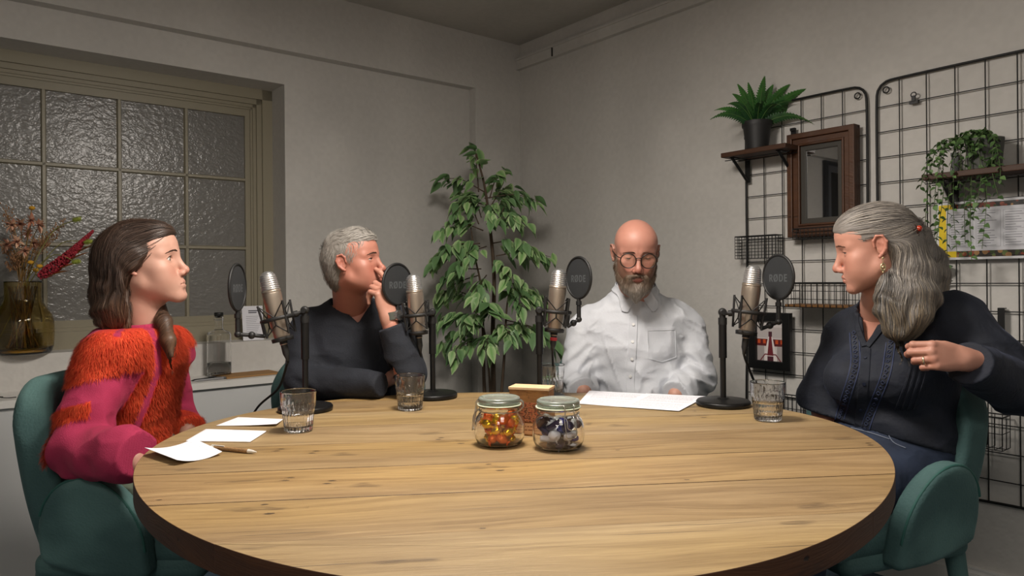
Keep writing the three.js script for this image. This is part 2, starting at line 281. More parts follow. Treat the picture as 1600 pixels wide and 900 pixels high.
// ---------------------------------------------------------------- round table of wide oak planks
const TABLE = { x: 0, z: -1.66, y: 0.75, thick: 0.042, turn: 0.118 };
function rimR(a) { return 0.7913 - 0.0305 * Math.cos(2 * a) - 0.0059 * Math.sin(2 * a) - 0.0365 * Math.cos(3 * a) - 0.0019 * Math.sin(3 * a) - 0.0012 * Math.cos(4 * a) - 0.004 * Math.sin(4 * a); }
const [woodCol, woodBump] = (() => {
  // long grain along u (1.6 m), 0.4 m across v; marks are stamped into one buffer first
  const W = 1536, H = 768, R = rng(5), dark = new Float32Array(W * H), tone = new Float32Array(W * H);
  const stamp = (cu, cv, ru, rv, fn) => { const i0 = Math.round((cu - ru) * W), i1 = Math.round((cu + ru) * W), j0 = Math.round((cv - rv) * H), j1 = Math.round((cv + rv) * H); for (let j = j0; j <= j1; j++) for (let i = i0; i <= i1; i++) { const o = ((j + H) % H) * W + (i + W) % W; fn(o, (i / W - cu) * 1.6, (j / H - cv) * 0.4, i / W, j / H); } };
  for (let n = 0; n < 9; n++) { const r = 0.0018 + 0.0035 * R(), q = R(), cu = R(), cv = R(), pair = R() < 0.4; for (let m = 0; m < (pair ? 2 : 1); m++) stamp(cu + (m ? 0.004 : 0), cv + (m ? 0.045 : 0), 5 * r / 1.6 * 1.8, 5 * r / 0.4, (o, x, y) => { const d = Math.hypot(x * 0.5, y) / r + 0.5 * (noise(x * 400, y * 600, n) - 0.5); dark[o] = Math.max(dark[o], sstep(1.15, 0.5, d) * (0.4 + 0.45 * q)); tone[o] -= 0.10 * sstep(4.2, 0.8, d); }); }
  for (let n = 0; n < 18; n++) { const w = 0.05 + 0.12 * R(), h = 0.012 + 0.03 * R(), sl = 0.4 + R(), pr = 1200 + 500 * R(); stamp(R(), R(), w / 1.6, h / 0.4, (o, x, y, u, v) => { const m = sstep(1, 0.5, Math.abs(x) / w) * sstep(1, 0.4, Math.abs(y) / h); tone[o] -= m * 0.27 * sstep(0.35, 0.8, 0.5 + 0.5 * Math.sin((x + y * sl) * pr)) * (0.3 + noise(u * 90, v * 60, n)); }); }
  for (let n = 0; n < 14; n++) { const L = 0.03 + 0.12 * R(), wob = 0.003 * R(), q = 0.35 + 0.35 * R(); stamp(R(), R(), L / 1.6, 0.02, (o, x, y, u) => { const yy = y + wob * (noise(u * 40, n) - 0.5) * 3; dark[o] = Math.max(dark[o], sstep(0.0012, 0.0004, Math.abs(yy)) * sstep(L, L * 0.5, Math.abs(x)) * q); }); }
  for (let n = 0; n < 10; n++) { const w = 0.03 + 0.05 * R(), h = 0.006 + 0.014 * R(); stamp(R(), R(), w / 1.6, h / 0.4, (o, x, y, u, v) => { const d = Math.hypot(x / w, y / h) + 0.9 * (noise(u * 60, v * 30, n) - 0.5); dark[o] = Math.max(dark[o], sstep(1, 0.3, d) * 0.30 * (0.3 + noise(u * 120, v * 160, n))); }); }
  const grain = new Float32Array(W * H), fine = new Float32Array(W * H);
  for (let j = 0; j < H; j++) for (let i = 0; i < W; i++) { const u = i / W, v = j / H, w = (tnoise(u * 6, v * 5, 6, 5) - 0.5) * 0.10 + (tnoise(u * 20, v * 12, 20, 12) - 0.5) * 0.012, vv = v + w; const g3 = tnoise(u * 60, vv * 300, 60, 300); fine[j * W + i] = g3; grain[j * W + i] = 0.42 * tnoise(u * 8, vv * 44, 8, 44) + 0.25 * tnoise(u * 24, vv * 150, 24, 150) + 0.15 * g3 + 0.35 * tnoise(u * 3, vv * 7, 3, 7) - 0.58 + tone[j * W + i]; }
  const col = tex(W, H, (u, v, i, j) => { const o = j * W + i, t = clamp(0.5 + grain[o] * 1.0), k = dark[o], warm = tnoise(u * 4 + 0.3, v * 3, 4, 3) - 0.5; return [mixn(0.505, 0.735, t) * (1 + 0.03 * warm) * (1 - 0.72 * k), mixn(0.41, 0.635, t) * (1 - 0.76 * k), mixn(0.272, 0.455, t) * (1 - 0.16 * warm) * (1 - 0.75 * k)]; });
  const bump = tex(W, H, (u, v, i, j) => { const o = j * W + i; return clamp(0.62 + 0.3 * grain[o] - 0.5 * dark[o] + 0.12 * (fine[o] - 0.5)); }, { srgb: false });
  return [col, bump];
})();
const woodMats = [0xffffff, 0xf6f1ea, 0xfff8ee, 0xf2ece2, 0xfffdfa].map(c => std(c, 0.5, { map: woodCol, bumpMap: woodBump, bumpScale: 0.0014 }));
const edgeMat = std(0x6b4a2e, 0.6, { map: woodCol, bumpMap: woodBump, bumpScale: 0.002 });  // darker than the top: finish and end grain, with shade painted in
{
  const t = thing('round_table', 'large round table of wide knotty oak planks in the middle of the room', 'table', V(TABLE.x, 0, TABLE.z));
  // outline in plank coordinates (u along the planks, v across, towards the back)
  const c = Math.cos(TABLE.turn), s = Math.sin(TABLE.turn), N = 720, out = [];
  for (let i = 0; i < N; i++) { const a = i / N * Math.PI * 2, r = rimR(a), X = r * Math.sin(a), D = r * Math.cos(a); out.push([X * c + D * s, -X * s + D * c]); }
  const cuts = [-0.9, -0.585, -0.385, -0.185, 0.035, 0.235, 0.43, 0.625, 0.9], R = rng(12);
  const inset = (pts, d) => pts;
  for (let k = 0; k + 1 < cuts.length; k++) {
    const lo = cuts[k] + 0.00025, hi = cuts[k + 1] - 0.00025;
    let poly = out.map(p => [...p]);
    for (const [lim, sg] of [[lo, 1], [hi, -1]]) { const res = []; for (let i = 0; i < poly.length; i++) { const a = poly[i], b = poly[(i + 1) % poly.length], fa = sg * (a[1] - lim), fb = sg * (b[1] - lim); if (fa >= 0) res.push(a); if ((fa >= 0) !== (fb >= 0)) { const q = fa / (fa - fb); res.push([mixn(a[0], b[0], q), mixn(a[1], b[1], q)]); } } poly = res; }
    if (poly.length < 3) continue;
    const sh = new THREE.Shape(poly.map(p => new THREE.Vector2(p[0], p[1])));
    const g = new THREE.ExtrudeGeometry(sh, { depth: TABLE.thick - 0.0028, bevelEnabled: true, bevelSize: 0.0009, bevelOffset: -0.0009, bevelThickness: 0.0014, bevelSegments: 2 });
    g.rotateX(-Math.PI / 2);            // (u, v, h) -> (u, h, -v)
    const p = g.attributes.position, n = g.attributes.normal, uv = g.attributes.uv, ou = R(), ov = R();
    for (let i = 0; i < p.count; i++) { const u = p.getX(i), v = -p.getZ(i); if (Math.abs(n.getY(i)) > 0.4) uv.setXY(i, u / 1.6 + ou, v / 0.4 + ov); else uv.setXY(i, Math.atan2(u, v) * 0.8 / 1.6 + ou, p.getY(i) / 0.4 + ov); }
    g.rotateY(TABLE.turn); g.translate(0, TABLE.y - TABLE.thick + 0.0014 + (R() - 0.5) * 0.0008, 0);
    part('plank', g, [woodMats[k % 5], edgeMat], t);
  }
  const legMat = std(0x77756a, 0.8, { map: woodCol, bumpMap: woodBump, bumpScale: 0.003 });
  for (const [x, z] of [[-0.40, 0.36], [0.40, 0.36], [-0.40, -0.36], [0.40, -0.36]]) part('leg', rboxG(0.12, TABLE.y - TABLE.thick, 0.12, 0.008, x, (TABLE.y - TABLE.thick) / 2, z), legMat, t);
  part('apron', join([boxG(0.7, 0.09, 0.03, 0, 0.66, 0.36), boxG(0.7, 0.09, 0.03, 0, 0.66, -0.36), boxG(0.03, 0.09, 0.66, 0.4, 0.66, 0), boxG(0.03, 0.09, 0.66, -0.4, 0.66, 0)]), legMat, t);
}
// ---------------------------------------------------------------- green velvet armchairs (local +z is the way the chair faces)
const velvetBump = tex(256, 256, (u, v) => 0.5 * tnoise(u * 90, v * 90, 90, 90) + 0.5 * tnoise(u * 12, v * 12, 12, 12), { srgb: false });
const velvet = phy(0xffffff, 0.8, { vertexColors: true, sheen: 0.6, sheenColor: new THREE.Color(0x7fa09a), sheenRoughness: 0.45, bumpMap: velvetBump, bumpScale: 0.0012 });
const velvetCol = (() => { const a = lin(0x405e5d), b = lin(0x5a7c79); return (x, y, z) => mix3(a, b, sstep(0.35, 0.75, fbm(x * 7, y * 7, z * 7 + 3, 3))); })();
function chairBackF(x, y, z) {          // padded back, curved round the sitter, wide at the top
  const lean = 0.15 * (y - 0.4), zz = z + 0.185 + lean - 0.85 * x * x, t = clamp((y - 0.36) / 0.48);
  const hw = 0.205 + 0.090 * Math.sin(Math.min(1, t * 1.15) * Math.PI * 0.62), top = 0.868 - 4.6 * Math.max(0, Math.abs(x) - 0.13) ** 2;
  const th = 0.036 + 0.014 * sstep(0.1, 0.26, Math.abs(x));
  const qx = Math.abs(x) - hw + 0.035, qz = Math.abs(zz) - th + 0.03, qy = Math.max(y - top + 0.035, 0.36 - y + 0.02);
  return (Math.hypot(Math.max(qx, 0), Math.max(qy, 0), Math.max(qz, 0)) + Math.min(Math.max(qx, qy, qz), 0) - 0.034) * 0.85;
}
const ARM = { z: -0.01, a: 0.138, y: 0.45, b: 0.19 };
function chairArmF(sg) {                // rounded side lobe that leans outward
  return (x, y, z) => {
    const X = x * sg - (0.258 + 0.22 * (y - 0.38)) - 0.04 * sstep(0.0, -0.22, z) * -0.3, r = Math.hypot((z - ARM.z) / ARM.a, Math.max(0, y - ARM.y) / ARM.b);
    const qr = (r - 1) * 0.155 + 0.02, qy = 0.365 + 0.05 * sstep(0.05, -0.22, z) - y + 0.02, qx = Math.abs(X) - 0.034 + 0.022;
    return (Math.hypot(Math.max(qx, 0), Math.max(qr, 0), Math.max(qy, 0)) + Math.min(Math.max(qx, qr, qy), 0) - 0.022) * 0.85;
  };
}
function makeChair(label) {
  const c = thing('velvet_armchair', label, 'chair');
  part('backrest', triUV(nets(chairBackF, [-0.38, 0.32, -0.46], [0.38, 0.95, 0.02], 0.011, { color: velvetCol }), 3), velvet, c);
  for (const s of [-1, 1]) {
    const a = part('arm', triUV(nets(chairArmF(s), [s > 0 ? 0.18 : -0.44, 0.32, -0.31], [s > 0 ? 0.44 : -0.18, 0.74, 0.31], 0.011, { color: velvetCol }), 3), velvet, c);
    const rim = []; for (let i = 0; i <= 32; i++) { const q = -0.15 + i / 32 * (Math.PI - 0.35), z = ARM.z + Math.cos(q) * (ARM.a - 0.003), y = ARM.y + Math.max(-0.06, Math.sin(q)) * (ARM.b - 0.003); rim.push(V(s * (0.258 + 0.22 * (y - 0.38) + 0.021), y, z)); }
    part('piping', taperTube(rim, () => 0.0042, 64, 6), std(0x2c5a53, 0.7), a);
  }
  const seat = new Field().add(pBox([0, 0.43, 0.05], [0.240, 0.052, 0.25], 0.045), 0.01).add(pEll([0, 0.462, 0.05], [0.2, 0.032, 0.2]), 0.05);
  part('seat', triUV(nets(seat.fn(), [-0.28, 0.36, -0.26], [0.28, 0.54, 0.32], 0.011, { color: velvetCol }), 3), velvet, c);
  part('seat_base', triUV(paint(rboxG(0.47, 0.07, 0.46, 0.03, 0, 0.375, 0.02, 4), velvetCol), 3), velvet, c);
  for (const [x, z] of [[-0.2, 0.2], [0.2, 0.2], [-0.19, -0.19], [0.19, -0.19]]) part('leg', paint(rod(V(x * 1.18, 0.0, z * 1.2), V(x, 0.37, z), 0.017, 16, 0.028), velvetCol), velvet, c);
  return c;
}
const chairFacing = (dx, dz) => Math.atan2(dx, dz);
const chairW1 = makeChair('green velvet armchair at the left under the woman in the red and orange jumper');
chairW1.position.set(-1.055, 0, -2.12); chairW1.rotation.y = chairFacing(1, 0.02);
const chairW2 = dup(chairW1, V(0.995, 0, -2.15), chairFacing(-0.93, 0.36), 'green velvet armchair at the right under the woman in the navy blouse');
const chairM2 = dup(chairW1, V(-0.61, 0, -2.68), chairFacing(0.2, 1), 'green velvet armchair mostly hidden behind the man in the dark jumper');
const chairM3 = dup(chairW1, V(0.455, 0, -2.80), chairFacing(-0.05, 1), 'green velvet armchair hidden behind the man in the pale shirt');
// ---------------------------------------------------------------- four studio microphones on desk stands
const blackMetal = std(0x121212, 0.42, { metalness: 0.2 }), blackPlastic = std(0x161616, 0.55), cordMat = std(0x0e0e0e, 0.6);
const champagne = std(0xb3a596, 0.36, { metalness: 0.85 }), grilleMat = std(0xd8d8d8, 0.3, { metalness: 0.9 });
const popCloth = (() => {
  const W = 512, cv = document.createElement('canvas'); cv.width = cv.height = W; const g = cv.getContext('2d');
  g.fillStyle = '#1f2123'; g.fillRect(0, 0, W, W);
  g.fillStyle = '#282a2c'; for (let i = 0; i < W; i += 4) { g.fillRect(i, 0, 1, W); g.fillRect(0, i, W, 1); }
  g.fillStyle = '#484b4d'; g.font = 'bold 118px sans-serif'; g.textAlign = 'center'; g.textBaseline = 'middle'; g.fillText('R\u00D8DE', W / 2, W * 0.52);
  const t = new THREE.CanvasTexture(cv); t.colorSpace = THREE.SRGBColorSpace; return std(0xffffff, 0.8, { map: t });
})();
const popBack = std(0x242628, 0.85);
function makeMic(label, base, micTop, micBottom, poleTop, pop, popNormal, cablePts, collar) {
  const o = thing('studio_microphone', label, 'microphone', base), L = p => p.clone().sub(base);
  const T = L(micTop), B = L(micBottom), S = L(poleTop), P = L(pop), ax = T.clone().sub(B).normalize(), len = T.distanceTo(B);
  part('base', lathe([[0, 0], [0.074, 0], [0.077, 0.004], [0.077, 0.012], [0.073, 0.0165], [0.02, 0.0195], [0.015, 0.024], [0, 0.024]], 56), blackMetal, o);
  const Lp = S.y;
  const pole = part('pole', join([rod(V(0, 0.02, 0), V(0, Lp - 0.02, 0), 0.0085, 20), rod(V(0, Lp * 0.52, 0), V(0, Lp - 0.03, 0), 0.0115, 20)]), blackMetal, o);
  part('clutch', join([rod(V(0, Lp - 0.032, 0), V(0, Lp - 0.012, 0), 0.0125, 16), rod(V(0, Lp - 0.012, 0), V(0, Lp + 0.006, 0), 0.009, 16), new THREE.SphereGeometry(0.0125, 16, 12).translate(0, Lp + 0.004, 0), rod(V(0, Lp + 0.004, -0.017), V(0, Lp + 0.004, 0.017), 0.0075, 14)]), blackPlastic, pole);
  // microphone body, pointing along its own axis
  const q = new THREE.Quaternion().setFromUnitVectors(V(0, 1, 0), ax), M = new THREE.Matrix4().compose(B, q, V(1, 1, 1)), R = 0.0265, k = len / 0.2;
  const bodyPts = [[0, 0], [0.017, 0], [0.0215, 0.003], [0.0225, 0.012], [R * 0.93, 0.05], [R, 0.12], [R, 0.134], [R * 0.97, 0.1355], [R * 0.97, 0.138], [R, 0.139], [R, 0.146], [0, 0.146]].map(p => [p[0], p[1] * k]);
  const mic = part('microphone_body', lathe(bodyPts, 40).applyMatrix4(M), champagne, o);
  const gp = [[R * 0.9, 0.146 * k]]; for (let i = 0; i <= 36; i++) { const t = i / 36, y = 0.146 + 0.054 * t, env = t < 0.55 ? 1 : Math.sqrt(Math.max(0, 1 - ((t - 0.55) / 0.45) ** 2.6)), r = R * (0.95 - 0.12 * t) * (t > 0.55 ? Math.max(env, 0.02) : 1); gp.push([Math.max(0.0005, r + 0.0012 * Math.cos(t * Math.PI * 2 * 9) * (t < 0.86 ? 1 : 0)), y * k]); } gp.push([0, 0.2005 * k]);
  part('grille', lathe(gp, 40).applyMatrix4(M), grilleMat, mic);
  part('connector', lathe([[0, -0.062], [0.004, -0.062], [0.0065, -0.05], [0.0095, -0.04], [0.0095, -0.012], [0.011, -0.012], [0.011, 0.0], [0, 0]], 20).applyMatrix4(M), blackPlastic, mic);
  part('connector_sleeve', lathe([[0.0098, -0.014], [0.0105, -0.013], [0.0105, -0.001], [0.0098, 0]], 20).applyMatrix4(M), std(0xb09a88, 0.35, { metalness: 0.8 }), mic);
  if (collar) part('collar', lathe([[0.0098, -0.03], [0.0112, -0.029], [0.0112, -0.0205], [0.0098, -0.02]], 20).applyMatrix4(M), std(0xb03038, 0.6), mic, 'red ring on the cable plug');
  // suspension cradle: a ring, four posts, crossing elastic cords, a foot cup
  const fr = [], cords = [], A = (a, r, y) => V(Math.cos(a) * r, y * k, Math.sin(a) * r);
  fr.push(new THREE.TorusGeometry(0.046, 0.0034, 8, 40).rotateX(Math.PI / 2).scale(1, 1.6, 1).translate(0, 0.062 * k, 0));
  const s0 = Math.PI / 4;
  for (let i = 0; i < 4; i++) {
    const a = s0 + i * Math.PI / 2; fr.push(rod(A(a, 0.05, 0.108), A(a, 0.044, 0.014), 0.0034, 6));
    for (const d of [-1, 1]) { cords.push(rod(A(a, 0.05, 0.106), A(a + d * Math.PI / 4, 0.0285, 0.066), 0.0017, 5), rod(A(a, 0.044, 0.017), A(a + d * Math.PI / 4, 0.0285, 0.044), 0.0017, 5)); }
    cords.push(rod(A(a + Math.PI / 4, 0.0285, 0.066), A(a + Math.PI / 4, 0.0285, 0.044), 0.0022, 5));
  }
  fr.push(lathe([[0.0235, -0.004], [0.030, -0.004], [0.031, 0.006], [0.0275, 0.008], [0.0235, 0.002]], 28).scale(1, k, 1));
  const mount = part('shock_mount', join(fr).applyMatrix4(M), blackPlastic, o);
  part('elastic_cord', join(cords).applyMatrix4(M), cordMat, mount);
  // bar from the pole to the ring
  const ringC = V(0, 0.062 * k, 0).applyMatrix4(M), dirS = S.clone().sub(ringC); const near = ringC.clone().addScaledVector(dirS.clone().normalize(), 0.045);
  part('mount_arm', join([rod(S, near, 0.0052, 10), rod(near.clone().addScaledVector(dirS.clone().normalize(), 0.012), near, 0.009, 10)]), blackPlastic, mount);
  // pop filter: swivelling arm, hoop and cloth
  const n = popNormal.clone().normalize(), qp = new THREE.Quaternion().setFromUnitVectors(V(0, 0, 1), n), side = V(0, 1, 0).cross(n).normalize();
  const up = n.clone().cross(side).normalize(); const bm = new THREE.Matrix4().makeBasis(side, up, n).setPosition(P);
  const pf = part('pop_filter', join([new THREE.TorusGeometry(0.064, 0.0042, 10, 64), rod(V(0, -0.066, 0), V(0, -0.09, 0), 0.0062, 10), new THREE.CylinderGeometry(0.009, 0.009, 0.012, 12).translate(0, -0.079, 0)]).applyMatrix4(bm), blackPlastic, o);
  const cloth = new THREE.CylinderGeometry(0.0635, 0.0635, 0.003, 56, 1).rotateX(Math.PI / 2); { const p = cloth.attributes.position, uv = cloth.attributes.uv; for (let i = 0; i < p.count; i++) uv.setXY(i, 0.5 + p.getX(i) / 0.13, 0.5 + p.getY(i) / 0.13); }
  part('mesh_disc', cloth.applyMatrix4(bm), popCloth, pf, 'dark cloth disc with grey letters');
  const foot = V(0, -0.088, 0).applyMatrix4(bm), low = foot.clone().add(V(0, -0.042, 0)), br = V(0, 0.012 * k, 0).applyMatrix4(M), dir = low.clone().sub(br).setY(0).normalize(), at1 = br.clone().addScaledVector(dir, 0.045);
  part('filter_arm', join([rod(foot, low, 0.0068, 12), rod(low, at1, 0.0055, 10), new THREE.SphereGeometry(0.0095, 14, 10).translate(low.x, low.y, low.z), new THREE.SphereGeometry(0.0105, 14, 10).translate(mixn(low.x, at1.x, 0.5), mixn(low.y, at1.y, 0.5), mixn(low.z, at1.z, 0.5)), rod(at1, V(0, 0.05 * k, 0).applyMatrix4(M).addScaledVector(dir, 0.045), 0.0045, 8)]), blackPlastic, pf);
  const c0 = V(0, -0.06, 0).applyMatrix4(M);
  part('cable', tube([c0.clone().addScaledVector(ax, 0.008), c0, ...cablePts.map(L)], 0.0036, 48, 8), cordMat, o);
  return o;
}
const TY = TABLE.y + 0.0006;
makeMic('leftmost microphone on a desk stand, its round filter turned edge-on toward the woman in red', V(-0.597, TY, -2.075), at(416, 424, 2.05), at(442, 531, 2.05), at(475, 487, 2.075), at(371, 449, 2.0), V(1, 0.0, -0.03), [at(448, 570, 2.1), at(436, 605, 2.16), at(400, 640, 2.25), at(372, 700, 2.3), at(360, 800, 2.3)]);
makeMic('microphone on a desk stand before the man in the dark jumper, filter beside his hand', V(-0.254, TY, -2.29), at(645, 428, 2.26), at(654, 521, 2.26), at(676, 490, 2.285), at(621, 444, 2.28), V(0.82, 0.0, 0.57), [at(656, 565, 2.28), at(640, 590, 2.4), at(630, 640, 2.47), at(630, 720, 2.47)]);
makeMic('microphone on a desk stand beside the leafy tree, with a red ring on its plug', V(0.083, TY, -2.22), at(874, 420, 2.22), at(866, 517, 2.22), at(838, 487, 2.22), at(904, 434, 2.25), V(-0.857, 0.0, 0.515), [at(864, 570, 2.3), at(866, 600, 2.44), at(868, 660, 2.5), at(868, 720, 2.5)], true);
makeMic('rightmost microphone on a desk stand, before the woman in the navy blouse', V(0.612, TY, -2.1), at(1178, 414, 2.08), at(1166, 521, 2.08), at(1131, 490, 2.1), at(1216, 433, 2.1), V(-0.94, 0.0, 0.34), [at(1170, 575, 2.12), at(1182, 605, 2.2), at(1196, 640, 2.3), at(1200, 720, 2.35)]);
// ---------------------------------------------------------------- glasses, jars, sweets, papers on the table
const onTable = (px, py, h = 0) => { const y = TABLE.y + h, p = at(px, py, 1).sub(VIEW); return VIEW.clone().addScaledVector(p, (y - EYE) / p.y); };
const clearGlass = phy(0xffffff, 0.02, { transmission: 1, thickness: 0.005, ior: 1.5 });
const waterMat = phy(0xffffff, 0.0, { transmission: 1, thickness: 0.03, ior: 1.33 });
function fluted(g, y0, y1, n, depth) { const p = g.attributes.position; for (let i = 0; i < p.count; i++) { const x = p.getX(i), y = p.getY(i), z = p.getZ(i), r = Math.hypot(x, z); if (r < 0.024) continue; const m = sstep(y0 - 0.004, y0, y) * sstep(y1 + 0.005, y1 - 0.003, y); if (m <= 0) continue; const a = Math.atan2(z, x), w = Math.PI / n, b = Math.abs(((a / (2 * w)) % 1 + 1) % 1 - 0.5) * 2, flat = Math.cos(w) / Math.cos((1 - b) * w); const kk = 1 - m * (depth * (1 - Math.abs(2 * b - 1)) + (1 - flat) * 0.6); p.setX(i, x * kk); p.setZ(i, z * kk); } g.computeVertexNormals(); return g; }
function makeGlass(label, pos, fill, kind) {
  const o = thing('water_glass', label, 'glass', pos, 0.3);
  const pts = [[0, 0.0008], [0.031, 0.0008], [0.0345, 0.004], [0.0365, 0.02]]; for (let i = 1; i <= 8; i++) pts.push([mixn(0.0365, 0.0405, i / 8), mixn(0.02, 0.058, i / 8)]);
  pts.push([0.0418, 0.063], [0.0428, 0.075], [0.0440, 0.0985], [0.0437, 0.1002], [0.0428, 0.1002], [0.0415, 0.0975], [0.0398, 0.066], [0.0375, 0.05], [0.034, 0.018], [0.030, 0.0125], [0, 0.0115]);
  part('tumbler', fluted(lathe(pts, 96), 0.006, 0.058, 12, 0.055), clearGlass, o);
  const R = y => y < 0.018 ? mixn(0.030, 0.034, (y - 0.0125) / 0.0055) : y < 0.05 ? mixn(0.034, 0.0375, (y - 0.018) / 0.032) : mixn(0.0375, 0.0398, (y - 0.05) / 0.016);
  const wp = [[0, 0.0112], [0.0298, 0.0122]]; for (let i = 0; i <= 6; i++) { const y = mixn(0.0128, fill, i / 6); wp.push([R(y) + 0.0003, y]); } wp.push([0, fill]);
  part('water', lathe(wp, 64), waterMat, o);
  return o;
}
makeGlass('half-full tumbler of water at the left beside the white note cards', V(-0.533, TY, -1.79), 0.046);
makeGlass('half-full tumbler of water before the folded arm of the man in the dark jumper', V(-0.296, TY, -2.075), 0.048);
makeGlass('tumbler with little water behind the wooden box and the sweet jars', V(0.122, TY, -2.30), 0.022);
makeGlass('half-full tumbler of water at the right in front of the framed picture', V(0.662, TY, -1.875), 0.052);

// clip-top jars
const jarGlass = phy(0xffffff, 0.03, { transmission: 1, thickness: 0.003, ior: 1.5 }), lidGlass = phy(0xe9ece6, 0.14, { transmission: 0.8, thickness: 0.008, ior: 1.5, attenuationColor: new THREE.Color(0xcfe2d6), attenuationDistance: 0.05 });
const wireMat = std(0xb8b8b4, 0.3, { metalness: 0.95 });
function makeJar(label, pos, turn) {
  const o = thing('clip_top_jar', label, 'jar', pos, turn);
  const out = [[0, 0.001], [0.044, 0.001], [0.050, 0.005], [0.0555, 0.018], [0.0575, 0.034], [0.0565, 0.05], [0.052, 0.063], [0.047, 0.070], [0.0445, 0.074], [0.0445, 0.084], [0.047, 0.086], [0.047, 0.0895]], inn = [[0.040, 0.0895], [0.0405, 0.074], [0.044, 0.067], [0.049, 0.060], [0.0533, 0.049], [0.0543, 0.034], [0.0523, 0.019], [0.047, 0.008], [0.04, 0.0045], [0, 0.0045]];
  part('jar_body', lathe([...out, ...inn], 64), jarGlass, o);
  part('rubber_seal', lathe([[0.0405, 0.0897], [0.0495, 0.0897], [0.0498, 0.0925], [0.0405, 0.0925]], 56), phy(0xdfe6cf, 0.6, { transmission: 0.25 }), o);
  const lid = part('lid', lathe([[0, 0.093], [0.047, 0.093], [0.0475, 0.098], [0.0455, 0.1005], [0.047, 0.103], [0.0465, 0.1065], [0.042, 0.1085], [0.037, 0.107], [0.033, 0.1055], [0, 0.1045]], 56), lidGlass, o);
  const ring = y => new THREE.TorusGeometry(0.0458, 0.0011, 6, 56).rotateX(Math.PI / 2).translate(0, y, 0);
  part('wire_ring', join([ring(0.078), new THREE.TorusGeometry(0.0468, 0.0011, 6, 56).rotateX(Math.PI / 2).translate(0, 0.1008, 0)]), wireMat, o);
  const clip = [V(0.047, 0.101, -0.012), V(0.051, 0.0985, -0.012), V(0.052, 0.088, -0.010), V(0.0535, 0.076, -0.013), V(0.0585, 0.05, -0.0125), V(0.0605, 0.035, -0.011), V(0.0607, 0.033, 0), V(0.0605, 0.035, 0.011), V(0.0585, 0.05, 0.0125), V(0.0535, 0.076, 0.013), V(0.052, 0.088, 0.010), V(0.051, 0.0985, 0.012), V(0.047, 0.101, 0.012)];
  const loop = [V(0.047, 0.079, -0.011), V(0.056, 0.07, -0.0085), V(0.0595, 0.055, -0.0085), V(0.0595, 0.05, 0), V(0.0595, 0.055, 0.0085), V(0.056, 0.07, 0.0085), V(0.047, 0.079, 0.011)];
  part('wire_clip', join([tube(clip, 0.0012, 60, 6), tube(loop, 0.0011, 40, 6)]), wireMat, o);
  part('hinge', join([rod(V(-0.0475, 0.079, -0.01), V(-0.0475, 0.079, 0.01), 0.0016, 8), tube([V(-0.047, 0.079, -0.008), V(-0.0535, 0.085, -0.008), V(-0.0535, 0.096, -0.006), V(-0.047, 0.101, -0.006)], 0.0011, 20, 6), tube([V(-0.047, 0.079, 0.008), V(-0.0535, 0.085, 0.008), V(-0.0535, 0.096, 0.006), V(-0.047, 0.101, 0.006)], 0.0011, 20, 6), new THREE.TorusGeometry(0.005, 0.0013, 6, 16).rotateY(Math.PI / 2).translate(-0.054, 0.09, 0)]), wireMat, o);
  return o;
}
const JAR1 = V(-0.031, TY, -1.625), JAR2 = V(0.099, TY, -1.585);
makeJar('clip-top glass jar of orange and gold wrapped sweets', JAR1, Math.PI * 0.97);
makeJar('clip-top glass jar of purple and white wrapped sweets, its clip facing the front', JAR2, -1.15);
// sweets: packed by letting discs of candy find free places layer by layer
function packJar(centre, seed, n, r) {
  const R = rng(seed), got = [];
  for (let tries = 0; got.length < n && tries < 6000; tries++) {
    const a = R() * 6.283, rr = Math.sqrt(R()) * (0.0515 - r); let x = Math.cos(a) * rr, z = Math.sin(a) * rr, y = 0.0048 + r * 0.75;
    for (let it = 0; it < 60; it++) { let hit = null; for (const g of got) if (Math.hypot(x - g.x, y - g.y, z - g.z) < r * 1.72) { hit = g; break; } if (!hit) break; y += r * 0.12; }
    if (y < 0.062 && Math.hypot(x, z) < (y < 0.016 ? 0.045 : 0.0525) - r * 1.25) { if (!got.some(g => Math.hypot(x - g.x, y - g.y, z - g.z) < r * 1.65)) got.push(V(x, y, z)); }
  }
  return got.map(p => ({ p: p.clone().add(centre), R }));
}
const spotName = (p, c) => { const x = p.x - c.x, y = p.y - c.y, z = p.z - c.z; return `${y < 0.022 ? 'bottom' : y < 0.042 ? 'middle' : 'top'} layer, ${Math.hypot(x, z) < 0.018 ? 'centre' : Math.abs(x) > Math.abs(z) ? (x < 0 ? 'left side' : 'right side') : (z > 0 ? 'front' : 'back')}`; };
const foil = (c, m = 0.55, ro = 0.24) => std(c, ro, { metalness: m });
function twistGeo(r) { const g = new THREE.SphereGeometry(r, 14, 10); const p = g.attributes.position; for (let i = 0; i < p.count; i++) { const k = 1 + 0.10 * Math.sin(p.getX(i) * 900) * Math.cos(p.getY(i) * 700 + p.getZ(i) * 600); p.setXYZ(i, p.getX(i) * 1.15 * k, p.getY(i) * 0.85 * k, p.getZ(i) * 0.9 * k); } g.computeVertexNormals(); return g; }
const fanGeo = (r, s) => { const pos = [], idx = []; const n = 14; for (let i = 0; i <= n; i++) { const a = i / n * Math.PI * 2, w = 1 + 0.35 * Math.sin(a * 5); pos.push(s * r * 1.05, 0.12 * r * Math.cos(a), 0.12 * r * Math.sin(a), s * r * (1.45 + 0.12 * Math.sin(a * 5)), r * 0.75 * w * Math.cos(a), r * 0.30 * w * Math.sin(a)); } for (let i = 0; i < n; i++) idx.push(i * 2, i * 2 + 1, i * 2 + 2, i * 2 + 1, i * 2 + 3, i * 2 + 2); const g = new THREE.BufferGeometry(); g.setAttribute('position', new THREE.Float32BufferAttribute(pos, 3)); g.setIndex(idx); g.computeVertexNormals(); return g; };
